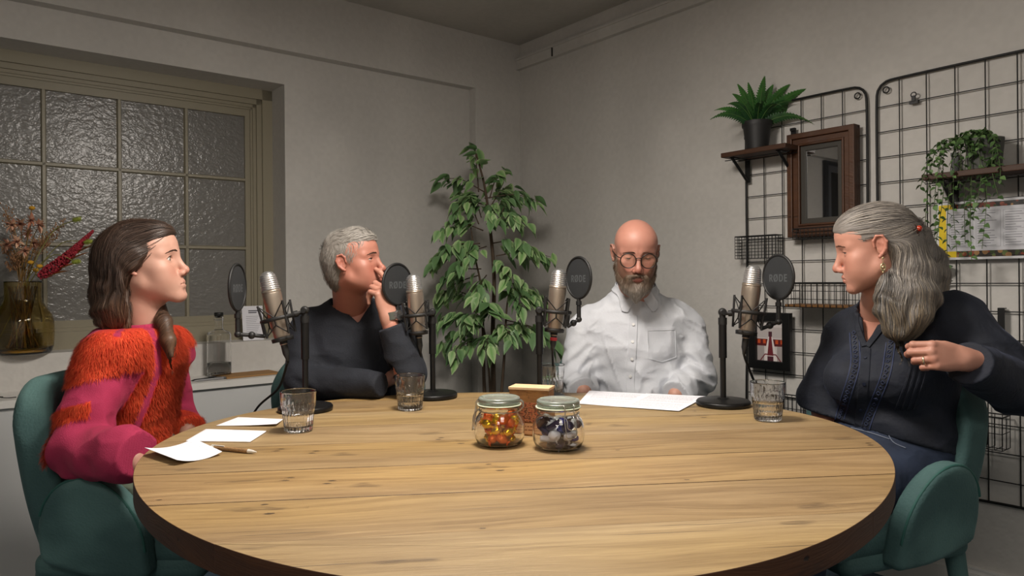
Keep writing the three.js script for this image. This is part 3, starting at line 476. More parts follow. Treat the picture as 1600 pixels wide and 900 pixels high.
{
  const r = 0.0118, oG = twistGeo(r), f1 = fanGeo(r, 1), f2 = fanGeo(r, -1), dbl = { side: THREE.DoubleSide };
  const orange = std(0xf0701e, 0.26, { metalness: 0.3 }), gold = std(0xe6b422, 0.2, { metalness: 0.85 }), oFan = std(0xee6a1c, 0.3, { metalness: 0.25, ...dbl }), gFan = std(0xe3b32a, 0.25, { metalness: 0.7, ...dbl });
  packJar(JAR1, 31, 30, r).forEach(({ p, R }, i) => {
    const isG = i % 5 === 1 || i % 5 === 3, c = thing('wrapped_sweet', `${isG ? 'gold foil' : 'orange twist-wrapped'} sweet inside the left jar, ${spotName(p, JAR1)}`, 'sweet', p, R() * 6, isG ? 'gold sweets in the left jar' : 'orange sweets in the left jar');
    c.rotation.z = (R() - 0.5) * 1.4; part('wrapper', oG, isG ? gold : orange, c);
    if (!isG || R() < 0.4) { part('twist', f1, isG ? gFan : oFan, c); part('twist', f2, isG ? gFan : oFan, c); }
  });
  const bl = rboxG(0.034, 0.013, 0.018, 0.005, 0, 0, 0, 3), lab = rboxG(0.015, 0.0136, 0.0187, 0.0045, 0, 0, 0, 3), dish = new THREE.SphereGeometry(0.0125, 14, 10).scale(1.1, 0.8, 1.1), fan = fanGeo(0.011, 1), fan2 = fanGeo(0.011, -1);
  const purple = std(0x3c3152, 0.3, { metalness: 0.45 }), white = std(0xd6d5dd, 0.42), blue = std(0x33359a, 0.3, { metalness: 0.4 }), brown = std(0x50382f, 0.35, { metalness: 0.4 }), sheet = std(0xd9d8e0, 0.45, dbl);
  const names = ['dark purple', 'white', 'blue', 'brown'], ms = [purple, white, blue, brown];
  packJar(JAR2, 77, 30, 0.0125).forEach(({ p, R }, i) => {
    const k = [0, 1, 0, 1, 2, 1, 3, 0][i % 8], c = thing('wrapped_sweet', `${names[k]} wrapped sweet inside the right jar, ${spotName(p, JAR2)}`, 'sweet', p, R() * 6, `${names[k]} sweets in the right jar`);
    c.rotation.z = (R() - 0.5) * 1.6; c.rotation.x = (R() - 0.5) * 0.8;
    part('wrapper', i % 3 ? bl : dish, ms[k], c); if (k === 1 || i % 3 === 1) { part('twist', fan, sheet, c); part('twist', fan2, sheet, c); } else if (i % 3) part('paper_band', lab, k === 1 ? blue : white, c);
  });
}
// small wooden box behind the jars, with a speckled front panel
{
  const o = thing('wooden_box', 'small pale wooden box with a speckled front standing behind the two sweet jars', 'box', V(0.045, TY, -1.735), -0.33);
  const wd = std(0xf4c9a0, 0.6, { map: woodCol }), sp = tex(128, 128, (u, v) => { const n = tnoise(u * 32, v * 32, 32, 32), m = tnoise(u * 40, v * 40, 40, 40); return n > 0.58 ? [0.36, 0.2, 0.12] : m > 0.6 ? [0.70, 0.36, 0.22] : [0.64, 0.42, 0.27]; });
  part('box_body', rboxG(0.098, 0.108, 0.05, 0.0015, 0, 0.054, 0), wd, o);
  part('box_lid', rboxG(0.101, 0.007, 0.053, 0.0015, 0, 0.1115, 0), std(0xe2bd93, 0.55), o);
  part('front_panel', boxG(0.088, 0.046, 0.002, 0, 0.056, 0.0255), std(0xffffff, 0.8, { map: sp }), o);
  const cv = document.createElement('canvas'); cv.width = 256; cv.height = 96; const g = cv.getContext('2d'); g.fillStyle = '#c08f62'; g.fillRect(0, 0, 256, 96); g.fillStyle = '#7a4a2c'; for (let r = 0; r < 2; r++) for (let x = 18; x < 230;) { const w = 10 + ((x * 7 + r * 31) % 22); g.fillRect(x, 24 + r * 30, w, 10); x += w + 7; } const t = new THREE.CanvasTexture(cv); t.colorSpace = THREE.SRGBColorSpace;
  const pl = boxG(0.088, 0.026, 0.0015, 0, 0.017, 0.0254); part('printed_strip', pl, std(0xffffff, 0.7, { map: t }), o);
}
// note cards, pen, printed sheets
const handTex = (() => { const cv = document.createElement('canvas'); cv.width = 512; cv.height = 380; const g = cv.getContext('2d'), R = rng(8); g.fillStyle = '#f6f5fa'; g.fillRect(0, 0, 512, 380); g.strokeStyle = '#9a9ca8'; g.lineWidth = 1.6; for (let r = 0; r < 8; r++) { let x = 40; const y = 50 + r * 38; while (x < 380 + 90 * R()) { g.beginPath(); g.moveTo(x, y); const w = 18 + 34 * R(); for (let q = 0; q < w; q += 5) g.lineTo(x + q, y - 10 * R() + 4); g.stroke(); x += w + 12; } } const t = new THREE.CanvasTexture(cv); t.colorSpace = THREE.SRGBColorSpace; return t; })();
const printTex = (() => { const cv = document.createElement('canvas'); cv.width = 512; cv.height = 724; const g = cv.getContext('2d'), R = rng(18); g.fillStyle = '#f5f5fb'; g.fillRect(0, 0, 512, 724); g.fillStyle = '#a6a8b4'; for (let y = 70; y < 660; y += 17) { if (R() < 0.14) continue; let x = 60; const end = R() < 0.2 ? 240 : 452; while (x < end) { const w = 8 + 30 * R(); g.fillRect(x, y, w, 5); x += w + 6; } } const t = new THREE.CanvasTexture(cv); t.colorSpace = THREE.SRGBColorSpace; return t; })();
function sheetGeo(q, th, lift, n = 16) {            // q: four table points a b c d; lift(u, v) raises the paper
  const pos = [], uv = [], idx = []; for (let s = 0; s < 2; s++) for (let j = 0; j <= n; j++) for (let i = 0; i <= n; i++) { const u = i / n, v = j / n, p = q[0].clone().multiplyScalar((1 - u) * (1 - v)).addScaledVector(q[1], u * (1 - v)).addScaledVector(q[2], u * v).addScaledVector(q[3], (1 - u) * v); pos.push(p.x, p.y + lift(u, v) + (s ? 0 : th), p.z); uv.push(u, 1 - v); }
  const N = n + 1, o = N * N, tri = (a, b, c) => idx.push(a, b, c);
  for (let j = 0; j < n; j++) for (let i = 0; i < n; i++) { const a = j * N + i, b = a + 1, c = a + N, d = c + 1; tri(a, c, b); tri(b, c, d); tri(o + a, o + b, o + c); tri(o + b, o + d, o + c); }
  for (let i = 0; i < n; i++) { for (const [a, b] of [[i, i + 1], [n * N + i + 1, n * N + i], [(i + 1) * N, i * N], [i * N + n, (i + 1) * N + n]]) { tri(a, b, a + o); tri(b, b + o, a + o); } }
  const g = new THREE.BufferGeometry(); g.setAttribute('position', new THREE.Float32BufferAttribute(pos, 3)); g.setAttribute('uv', new THREE.Float32BufferAttribute(uv, 2)); g.setIndex(idx); g.computeVertexNormals(); return g;
}
const paperMat = std(0xffffff, 0.7, { map: handTex }), printMat = std(0xffffff, 0.7, { map: printTex });
{
  const P = (x, y) => onTable(x, y).setY(TY);
  const c1 = mesh('note_card', sheetGeo([P(303, 691), P(347, 712), P(276, 728), P(226, 712)], 0.0006, (u, v) => 0.0008 + 0.016 * (v - 0.45) ** 2 * 4 * 0.55 + 0.005 * v * (1 - u)), paperMat); tag(c1, 'white handwritten note card curling up at the table edge, nearest of the three cards', 'note card');
  const c2 = mesh('note_card', sheetGeo([P(322, 673), P(416, 676), P(391, 692), P(291, 691)], 0.0035, () => 0.0004), paperMat); tag(c2, 'stack of white note cards lying flat, middle one of the three on the table', 'note card');
  const c3 = mesh('note_card', sheetGeo([P(372, 653), P(443, 656), P(432, 667), P(338, 666)], 0.001, (u, v) => 0.0006 + 0.006 * u * u * v), paperMat); tag(c3, 'white note card with a lifted corner beside the left tumbler, farthest of three', 'note card');
  const a = onTable(330, 703).setY(TY + 0.0052), b = onTable(401, 710).setY(TY + 0.0045), d = b.clone().sub(a).normalize(), pen = thing('ballpoint_pen', 'cork-brown ballpoint pen with white tip beside the curling note card', 'pen', a);
  const e = b.clone().sub(a), q = k => e.clone().multiplyScalar(k);
  part('barrel', rod(q(0.08), q(0.82), 0.0048, 16), std(0xa98256, 0.75, { map: tex(64, 64, (u, v) => { const n = 0.75 + 0.25 * tnoise(u * 24, v * 24, 24, 24); return [n, n, n]; }) }), pen);
  part('tip', join([rod(q(0.82), q(0.93), 0.0047, 14, 0.0032), rod(q(0.93), q(1.0), 0.003, 12, 0.0008)]), std(0xdcd6cc, 0.45), pen);
  part('clip', join([rod(q(0.0), q(0.08), 0.0045, 14), rod(q(0.02).add(V(0, 0.0055, 0)), q(0.3).add(V(0, 0.0058, 0.002)), 0.0012, 6)]), std(0xdcd6cc, 0.45), pen);
  const A = P(921, 611), B = P(1104, 621), C = P(1061, 644), D = P(903, 631), m1 = A.clone().lerp(B, 0.5), m2 = D.clone().lerp(C, 0.5);
  const left = P(951, 636);
  const s1 = mesh('printed_sheet', sheetGeo([A, m1.clone().lerp(B, 0.04), m2.clone().lerp(C, 0.02), D.clone().add(V(0, 0, 0.0))], 0.0005, (u, v) => 0.0004), printMat); tag(s1, 'printed white sheet at the left of the two before the man in the pale shirt', 'paper sheet');
  const s2 = mesh('printed_sheet', sheetGeo([m1, B, C, left.clone().lerp(m2, 0.55)], 0.0005, (u, v) => 0.0016 + 0.001 * u), printMat); tag(s2, 'printed white sheet at the right of the two, beside the microphone base', 'paper sheet');
}
// ---------------------------------------------------------------- wire grids and what hangs on them (right wall)
// A thing on the right wall: its own x runs along the wall away from the corner, z points into the room.
const WALL_TURN = Math.atan2(uA.x, uA.z);        // local z = uA
const wallTurn = WALL_TURN;                      // local x then runs along the wall like t
const onWall = (name, label, cat, t, y, off = 0.02, group) => thing(name, label, cat, roomP(t, y, off), wallTurn, group);
const wireM = std(0x151515, 0.5, { metalness: 0.3 });
const unitRod = new THREE.CylinderGeometry(1, 1, 1, 8);
function wire(a, b, r, parent, name = 'wire') { const m = part(name, unitRod, wireM, parent), d = b.clone().sub(a), L = d.length(); m.scale.set(r, L, r); m.position.copy(a).addScaledVector(d, 0.5); m.quaternion.setFromUnitVectors(V(0, 1, 0), d.normalize()); return m; }
const GX = 1;                                    // sign from t to local x
function makeGrid(label, t0, t1, y0, y1, cols, step) {
  const g = onWall('wire_grid', label, 'wire grid', t0, y0, 0.016), W = t1 - t0, H = y1 - y0, c = 0.05;
  const pts = []; const arc = (cx, cy, a0) => { for (let i = 0; i <= 6; i++) { const a = a0 + i / 6 * Math.PI / 2; pts.push(V(GX * (cx + c * Math.cos(a)), cy + c * Math.sin(a), 0)); } };
  arc(W - c, H - c, 0); arc(c, H - c, Math.PI / 2); pts.push(V(0, H / 2, 0)); pts.push(V(0, 0.01, 0), V(GX * 0.01, 0, 0), V(GX * W / 2, 0, 0), V(GX * (W - 0.01), 0, 0), V(GX * W, 0.01, 0), V(GX * W, H / 2, 0));
  part('frame', tube(pts, 0.0048, 220, 8, true), wireM, g);
  for (let i = 1; i < cols.length - 1; i++) wire(V(GX * (cols[i] - t0), 0, 0.003), V(GX * (cols[i] - t0), H, 0.003), 0.0022, g);
  for (let y = y1 - step; y > y0 + 0.03; y -= step) wire(V(0, y - y0, -0.001), V(GX * W, y - y0, -0.001), 0.0019, g);
  for (const [x, s] of [[0.034, 1], [W - 0.034, -1]]) part('hanging_eye', new THREE.TorusGeometry(0.011, 0.0026, 8, 20).translate(GX * x, H - 0.034, 0), wireM, g);
  return g;
}
const gcols1 = [1.628, 1.715, 1.80, 1.886, 1.972, 2.058, 2.149], gcols2 = [2.188]; for (let i = 0; i < 10; i++) gcols2.push(2.27 + 0.0925 * i);
makeGrid('narrow black wire grid on the right wall that carries the mirror and the fern shelf', gcols1[0], gcols1[6], 0.36, 1.852, gcols1, 0.0945);
makeGrid('wide black wire grid at the right edge carrying the menu poster and trailing plant', gcols2[0], gcols2[10], 0.36, 1.852, gcols2, 0.0945);

// shelves with brackets
const shelfWood = std(0x6d4c33, 0.6, { map: woodCol });
function makeShelf(label, t0, t1, y, depth, br) {
  const o = onWall('bracket_shelf', label, 'shelf', t0, y, 0.02), W = t1 - t0;
  part('board', rboxG(W, 0.02, depth, 0.003, GX * W / 2, -0.01, depth / 2 + 0.004), shelfWood, o);
  for (const t of br) { const x = GX * (t - t0); part('bracket', join([boxG(0.022, 0.20, 0.004, x, -0.02, 0.004), boxG(0.02, 0.004, depth * 0.86, x, -0.022, depth * 0.45), rod(V(x, -0.115, 0.006), V(x, -0.024, depth * 0.85), 0.0065, 6), boxG(0.02, 0.012, 0.014, x, 0.075, 0.008)]), blackMetal, o); }
  part('edge_rail', join([rod(V(0, -0.03, depth * 0.8), V(GX * W, -0.03, depth * 0.8), 0.002, 6), rod(V(0, -0.03, depth * 0.4), V(GX * W, -0.03, depth * 0.4), 0.002, 6)]), blackMetal, o);
  return o;
}
const SH1 = { t: 1.60, t1: 1.90, y: 1.655 }, SH2 = { t: 2.40, t1: 2.80, y: 1.468 };
makeShelf('small wooden bracket shelf under the potted fern', SH1.t, SH1.t1, SH1.y, 0.14, [1.64, 1.855]);
makeShelf('wooden bracket shelf under the trailing plant at the right edge', SH2.t, SH2.t1, SH2.y, 0.14, [2.455, 2.72]);

// mirror in a dark wooden frame
{
  const t0 = 1.852, t1 = 2.128, y0 = 1.285, y1 = 1.702, W = t1 - t0, H = y1 - y0, o = onWall('framed_mirror', 'rectangular mirror in a wide dark brown wooden frame hung on the narrow grid', 'mirror', t0, y0, 0.026);
  const wm = std(0x7b5638, 0.5, { map: woodCol, bumpMap: woodBump, bumpScale: 0.003 }), dk = std(0x33302a, 0.6);
  const ringShape = (m0, m1) => { const s = new THREE.Shape([[m0, m0], [W - m0, m0], [W - m0, H - m0], [m0, H - m0]].map(p => new THREE.Vector2(...p))); s.holes.push(new THREE.Path([[m1, m1], [m1, H - m1], [W - m1, H - m1], [W - m1, m1]].map(p => new THREE.Vector2(...p)))); return s; };
  const ext = (m0, m1, d, z) => new THREE.ExtrudeGeometry(ringShape(m0, m1), { depth: d, bevelEnabled: true, bevelSize: 0.003, bevelThickness: 0.003, bevelOffset: -0.003, bevelSegments: 2 })  .translate(0, 0, z);
  part('frame', join([ext(0, 0.022, 0.045, 0), ext(0.02, 0.045, 0.034, 0), ext(0.043, 0.052, 0.04, 0)]), wm, o);
  part('inner_frame', ext(0.05, 0.073, 0.028, 0), dk, o);
  part('mirror_glass', boxG(W - 0.135, H - 0.135, 0.004, W / 2, H / 2, 0.022), std(0xe6e6e6, 0.02, { metalness: 1 }), o);
}
// wire baskets: every wire its own piece
function basket(label, t0, t1, y0, y1, depth, nx, ny, nz, base, front = 1) {
  const o = onWall('wire_basket', label, 'wire basket', t0, y0, 0.022), W = t1 - t0, H = y1 - y0, r = 0.0013, X = k => GX * W * k;
  const rim = [V(0, H, 0), V(X(1), H, 0), V(X(1), H * front, depth), V(0, H * front, depth)];
  for (let i = 0; i < 4; i++) wire(rim[i], rim[(i + 1) % 4], 0.0024, o, 'rim');
  for (let i = 0; i <= nx; i++) { const x = X(i / nx); wire(V(x, H * front, depth), V(x, 0, depth), r, o); if (nz) wire(V(x, 0, depth), V(x, 0, 0), r, o); wire(V(x, H, 0), V(x, 0, 0), r, o); }
  for (let j = 0; j <= ny; j++) { const y = H * j / (ny + 1); wire(V(0, y, depth), V(X(1), y, depth), r, o); for (const s of [0, 1]) wire(V(X(s), y, 0), V(X(s), y, depth), r, o); }
  for (let k = 1; k < nz; k++) { const z = depth * k / nz; for (const s of [0, 1]) wire(V(X(s), mixn(H, H * front, k / nz), z), V(X(s), 0, z), r, o); wire(V(0, 0, z), V(X(1), 0, z), r, o); }
  if (base) part('wooden_base', rboxG(W - 0.012, 0.01, depth - 0.012, 0.002, X(0.5), 0.006, depth / 2), std(0xb59468, 0.6, { map: woodCol }), o);
  return o;
}
basket('small shallow black mesh basket left of the mirror, above the round microphone filter', 1.605, 1.80, 1.205, 1.30, 0.05, 12, 6, 3, false);
basket('narrow black mesh rack across the lower edge of the mirror frame', 1.895, 2.09, 1.275, 1.315, 0.085, 12, 2, 2, false);
basket('black wire basket with a wooden bottom behind the face of the woman in navy', 1.875, 2.19, 1.005, 1.10, 0.13, 13, 2, 4, true);
basket('low black wire rack on the grid just beyond the right tumbler', 1.78, 2.08, 0.50, 0.635, 0.06, 16, 2, 2, false);
basket('low black wire rack at the right edge behind the green armchair, with bent prongs', 2.37, 2.612, 0.553, 0.66, 0.075, 11, 1, 2, false);

// framed picture of a hall
{
  const t0 = 1.652, t1 = 1.846, y0 = 0.735, y1 = 0.975, W = t1 - t0, H = y1 - y0, o = onWall('picture_frame', 'black framed photograph of a red and white hall, low on the narrow grid', 'picture', t0, y0, 0.03);
  const s = new THREE.Shape([[0, 0], [W, 0], [W, H], [0, H]].map(p => new THREE.Vector2(...p))); const m = 0.036; s.holes.push(new THREE.Path([[m, m], [m, H - m], [W - m, H - m], [W - m, m]].map(p => new THREE.Vector2(...p))));
  part('frame', new THREE.ExtrudeGeometry(s, { depth: 0.018, bevelEnabled: true, bevelSize: 0.004, bevelThickness: 0.004, bevelOffset: -0.004, bevelSegments: 3 })  .translate(0, 0, 0), std(0x0d0d0e, 0.35), o);
  const cv = document.createElement('canvas'); cv.width = 256; cv.height = 350; const g = cv.getContext('2d');
  g.fillStyle = '#c9c2c0'; g.fillRect(0, 0, 256, 350); g.fillStyle = '#b8b0ae'; g.fillRect(0, 60, 256, 90); g.fillStyle = '#5c1f22'; g.fillRect(0, 160, 256, 60); g.fillStyle = '#c0502a'; for (const x of [10, 60, 175, 222]) g.fillRect(x, 165, 26, 34); g.fillStyle = '#d9d2cf'; g.beginPath(); g.moveTo(108, 140); g.lineTo(148, 140); g.lineTo(196, 350); g.lineTo(60, 350); g.fill(); g.fillStyle = '#6d2930'; g.beginPath(); g.moveTo(118, 140); g.lineTo(138, 140); g.lineTo(156, 300); g.lineTo(100, 300); g.fill(); g.fillStyle = '#a39a98'; g.fillRect(0, 222, 70, 128); g.fillRect(190, 222, 66, 128); g.strokeStyle = '#6d2930'; g.lineWidth = 9; g.beginPath(); g.moveTo(30, 350); g.lineTo(78, 290); g.lineTo(178, 290); g.lineTo(226, 350); g.stroke(); g.fillStyle = '#4c2630'; g.fillRect(100, 306, 56, 44); g.fillRect(112, 96, 32, 44);
  const tx = new THREE.CanvasTexture(cv); tx.colorSpace = THREE.SRGBColorSpace;
  part('print', boxG(W - 2 * m + 0.006, H - 2 * m + 0.006, 0.002, W / 2, H / 2, 0.006), std(0xffffff, 0.4, { map: tx }), o);
}
// menu poster behind a clear sleeve, clipped on the wide grid
{
  const t0 = 2.397, t1 = 2.83, y0 = 1.178, y1 = 1.378, W = t1 - t0, H = y1 - y0, o = onWall('menu_poster', 'landscape lunch menu sheet with a yellow left edge on the wide grid', 'poster', t0, y0, 0.026);
  const cv = document.createElement('canvas'); cv.width = 1024; cv.height = 480; const g = cv.getContext('2d'), R = rng(4);
  g.fillStyle = '#d3d3d6'; g.fillRect(0, 0, 1024, 480); g.fillStyle = '#35302c'; g.fillRect(30, 20, 970, 440); for (let i = 0; i < 160; i++) { g.fillStyle = ['#5c6b3c', '#8a4634', '#3d4a2c', '#99744c', '#2b2724', '#7b3b2b'][i % 6]; g.beginPath(); g.arc(30 + 970 * R(), R() < 0.5 ? 20 + 45 * R() : 415 + 45 * R(), 8 + 16 * R(), 0, 7); g.fill(); }
  g.fillStyle = '#d3d3d6'; g.fillRect(0, 0, 1024, 20); g.fillRect(0, 460, 1024, 20); g.fillStyle = '#e3c52a'; g.fillRect(16, 20, 130, 440); g.fillStyle = '#cfcfd4'; g.fillRect(72, 60, 880, 350);
  g.strokeStyle = '#85858c'; g.lineWidth = 2; for (const [x, y, w, h] of [[96, 90, 170, 290], [290, 90, 170, 290], [480, 90, 190, 150], [480, 270, 190, 110]]) g.strokeRect(x, y, w, h);
  g.fillStyle = '#77777e'; for (const x of [106, 300, 492]) for (let y = 108; y < 370; y += 20) g.fillRect(x, y, 70 + 70 * R(), 4); g.fillRect(720, 210, 130, 5); for (let y = 240; y < 390; y += 17) g.fillRect(700, y, 110 + 60 * R(), 4);
  g.fillStyle = '#1c1c20'; g.font = 'bold 46px sans-serif'; g.fillText('LUNCH', 560 + 100, 150); g.font = 'bold 20px sans-serif'; g.fillText('MENU CARD', 672, 180);
  const tx = new THREE.CanvasTexture(cv); tx.colorSpace = THREE.SRGBColorSpace;
  part('sheet', boxG(W, H, 0.003, W / 2, H / 2, 0.002), [paperMat, paperMat, paperMat, paperMat, phy(0xffffff, 0.25, { map: tx, clearcoat: 0.6, clearcoatRoughness: 0.12 }), paperMat], o);
}
// small things on the grid and the rail
{
  const c = onWall('grid_clip', 'small black clip on a wire near the top of the wide grid', 'clip', 2.322, 1.752, 0.02); part('clip_jaw', join([boxG(0.03, 0.012, 0.014, 0, 0, 0), boxG(0.012, 0.02, 0.008, 0, 0.012, 0.006)]), blackMetal, c); part('clip_ring', new THREE.TorusGeometry(0.009, 0.002, 6, 16).translate(0, 0.026, 0.006), blackMetal, c);
  const h = onWall('hanging_hook', 'black flat hook with a pale tip hanging on the wide grid above the raised elbow', 'hook', 2.592, 0.925, 0.03); part('strap', join([boxG(0.02, 0.085, 0.004, 0, 0.047, 0.002), boxG(0.02, 0.004, 0.02, 0, 0.088, -0.008)]), blackMetal, h); part('tip', rboxG(0.024, 0.014, 0.03, 0.003, 0, 0, 0.012), std(0xb9b6ae, 0.5), h);
  const k = onWall('cable_clip', 'tiny black clip hanging from the rail near the ceiling corner', 'clip', onB(862, 80, 0.036).t, onB(862, 81, 0.036).y, 0.034); part('clip_body', rboxG(0.007, 0.05, 0.008, 0.002), blackPlastic, k);
}
// ---------------------------------------------------------------- plants
function leafGeo(L, W, bend, fold, tipCurl = 0) {          // pointed leaf along +y, face towards +z
  const n = 6, pos = [], idx = [], col = [];
  for (let i = 0; i <= n; i++) { const t = i / n, w = W * Math.sin(Math.PI * Math.pow(t, 0.72)) * (1 - 0.18 * t) + (i === 0 ? 0.0008 : 0), y = L * t, z = -bend * L * t * t - tipCurl * t ** 4; for (const s of [-1, 0, 1]) { pos.push(s * w, y, z + Math.abs(s) * w * fold); col.push(s); } }
  for (let i = 0; i < n; i++) for (const s of [0, 1]) { const a = i * 3 + s; idx.push(a, a + 1, a + 3, a + 1, a + 4, a + 3); }
  const m = pos.length / 3, all = [...pos]; for (let i = 0; i < m; i++) all.push(pos[i * 3], pos[i * 3 + 1], pos[i * 3 + 2] - 0.0006);
  const k = idx.length; for (let i = 0; i < k; i += 3) idx.push(idx[i] + m, idx[i + 2] + m, idx[i + 1] + m);
  const g = new THREE.BufferGeometry(); g.setAttribute('position', new THREE.Float32BufferAttribute(all, 3)); g.setIndex(idx); g.computeVertexNormals(); g.userData.edge = [...col, ...col]; return g;
}
function edged(g, mid, edge, vein) { const c = []; g.userData.edge.forEach((s, i) => { const t = Math.floor((i % 21) / 3) / 6; const q = s === 0 ? mix3(mid, vein, 0.25) : mix3(mid, edge, 0.75); c.push(...q); }); g.setAttribute('color', new THREE.Float32BufferAttribute(c, 3)); return g; }
const place = (g, p, dir, roll, sc = 1, faceUp = 0.5) => {      // orient a leaf: +y along dir, face turned upward
  const y = dir.clone().normalize(), up = V(0, 1, 0), x = y.clone().cross(up).normalize(); if (x.lengthSq() < 0.1) x.set(1, 0, 0); const z = x.clone().cross(y).normalize();
  const m = new THREE.Matrix4().makeBasis(x, y, z).multiply(new THREE.Matrix4().makeRotationY(roll)).scale(V(sc, sc, sc)); m.setPosition(p); return m;
};
// --- ficus in the corner
{
  const base = at(772, 600, 3.7).setY(0), o = thing('ficus_tree', 'tall leafy ficus tree with several thin trunks in the room corner', 'tree', base);
  const R = rng(2024), L = p => p.clone().sub(base);
  part('pot', lathe([[0, 0], [0.13, 0], [0.14, 0.01], [0.165, 0.27], [0.17, 0.29], [0.16, 0.29], [0.152, 0.26], [0, 0.26]], 40), std(0x3a3a3a, 0.6), o);
  part('soil', lathe([[0.153, 0.255], [0.1, 0.268], [0, 0.272]], 32), std(0x2a1d14, 0.95), o);
  const bark = std(0x4d3e30, 0.85, { bumpMap: woodBump, bumpScale: 0.004 });
  const D = 3.7, P = (x, y, dz = 0) => L(at(x, y, D + dz));
  const trunks = [[[770, 700, 0], [771, 610, 0], [770, 520, 0.01], [772, 430, 0], [765, 350, 0], [757, 290, 0.01], [744, 240, 0]], [[766, 700, 0.03], [757, 610, 0.03], [755, 530, 0.04], [752, 450, 0.02], [742, 400, 0], [735, 350, 0]], [[776, 700, -0.02], [784, 610, -0.03], [789, 540, -0.04], [792, 480, -0.05], [800, 430, -0.05]], [[768, 640, 0.02], [762, 560, 0.05], [752, 500, 0.08], [735, 480, 0.1]]];
  const tp = trunks.map(t => t.map(([x, y, dz]) => P(x, y, dz)));
  tp.forEach((t, i) => part('trunk', taperTube(i === 0 ? [V(0, 0.25, 0), ...t] : t, k => [0.017, 0.011, 0.010, 0.007][i] * (1 - 0.75 * k), 30, 8), bark, o));
  // sprays of leaves: spine (from trunk to tip in the picture plane), depth swing and number of leaves
  const sprays = [[[748, 300], [741, 228], 0.0, 13], [[757, 300], [688, 280], 0.06, 12], [[757, 310], [846, 316], 0.02, 14], [[760, 320], [710, 330], -0.12, 15], [[762, 330], [800, 290], 0.1, 14], [[760, 350], [820, 345], -0.13, 17], [[755, 360], [690, 355], -0.1, 16], [[750, 380], [672, 410], 0.02, 18], [[750, 385], [690, 395], -0.18, 18], [[760, 385], [715, 420], -0.2, 17], [[770, 380], [830, 390], -0.1, 15], [[775, 400], [862, 402], 0.04, 13], [[770, 410], [800, 440], -0.2, 16], [[752, 420], [690, 440], -0.05, 14], [[748, 430], [682, 470], 0.08, 13], [[760, 430], [745, 470], -0.2, 14], [[785, 440], [838, 470], -0.06, 14], [[790, 450], [860, 480], 0.06, 12], [[792, 460], [815, 480], -0.18, 13], [[752, 500], [684, 500], 0.02, 14], [[752, 510], [690, 540], 0.1, 14], [[756, 510], [730, 505], -0.16, 15], [[755, 530], [705, 560], -0.08, 13], [[772, 500], [765, 480], -0.2, 13], [[780, 510], [842, 520], -0.05, 13], [[775, 520], [800, 525], -0.22, 14], [[765, 530], [760, 545], -0.22, 12], [[790, 500], [875, 540], 0.08, 10], [[752, 340], [735, 300], -0.05, 13], [[765, 310], [785, 265], 0.04, 11], [[757, 330], [775, 340], -0.16, 13], [[748, 350], [720, 300], 0.1, 12], [[775, 350], [810, 300], 0.12, 11], [[750, 470], [690, 460], 0.16, 10]];
  const lg = [[0.085, 0.0205, 0.10, 0.30], [0.076, 0.021, 0.25, 0.22], [0.092, 0.0205, 0.02, 0.40], [0.07, 0.018, 0.35, 0.3]].map(a => leafGeo(...a));
  const tones = [[0x44823a, 0xb2c795], [0x2f6632, 0x83a375], [0x5c9a44, 0xccdaab], [0x28562c, 0x638759]].map(([a, b]) => [lin(a), lin(b)]);
  const geos = []; lg.forEach(g => tones.forEach(([a, b]) => geos.push(edged(g.clone(), a, b, lin(0x9fc07f)))));
  lg.forEach((g, i) => { for (let q = 0; q < 4; q++) { const h = geos[i * 4 + q]; } });
  const leafMat = phy(0xffffff, 0.5, { vertexColors: true, side: THREE.DoubleSide, transmission: 0.12, thickness: 0 });
  let count = 0; const rest = [], twigs = [], list = [];
  for (const [a, b, dz, n0] of sprays) { const n = Math.round(n0 * 1.55);
    const A = P(a[0], a[1]), B = P(b[0], b[1], dz), mid = A.clone().lerp(B, 0.55).add(V(0, 0.03, 0)), cv = new THREE.CatmullRomCurve3([A, mid, B]);
    twigs.push(taperTube([A, mid, B], k => 0.0035 * (1 - 0.7 * k), 10, 5));
    for (let i = 0; i < n; i++) {
      const t = 0.22 + 0.78 * (i + R() * 0.8) / n, p = cv.getPoint(Math.min(1, t)), ax = cv.getTangent(Math.min(1, t)), s = i % 2 ? 1 : -1;
      const side = ax.clone().cross(V(0, 1, 0)).normalize().multiplyScalar(s), dir = ax.clone().multiplyScalar(0.55).addScaledVector(side, 0.7 * (0.4 + R())).add(V((R() - 0.5) * 0.8, -0.35 - 0.55 * R(), (R() - 0.25) * 0.9));
      const off = V((R() - 0.5) * 0.05, (R() - 0.5) * 0.05, (R() - 0.5) * 0.06);
      list.push([place(null, p.add(off), dir, (R() - 0.5) * 1.3, 0.85 + 0.4 * R()), Math.floor(R() * 4) * 4 + (R() < 0.25 ? 2 : R() < 0.5 ? 0 : R() < 0.75 ? 1 : 3), p]);
    }
  }
  list.sort((a, b) => b[2].z - a[2].z);
  part('twig', mergeGeometries(twigs), bark, o);
  list.forEach(([m, gi], i) => { if (i < 300) { const q = part('leaf', geos[gi], leafMat, o); q.applyMatrix4(m); } else rest.push(geos[gi].clone().applyMatrix4(m)); });
  if (rest.length) { const st = part('leaves', mergeGeometries(rest), leafMat, o); st.userData.kind = 'stuff'; }
}
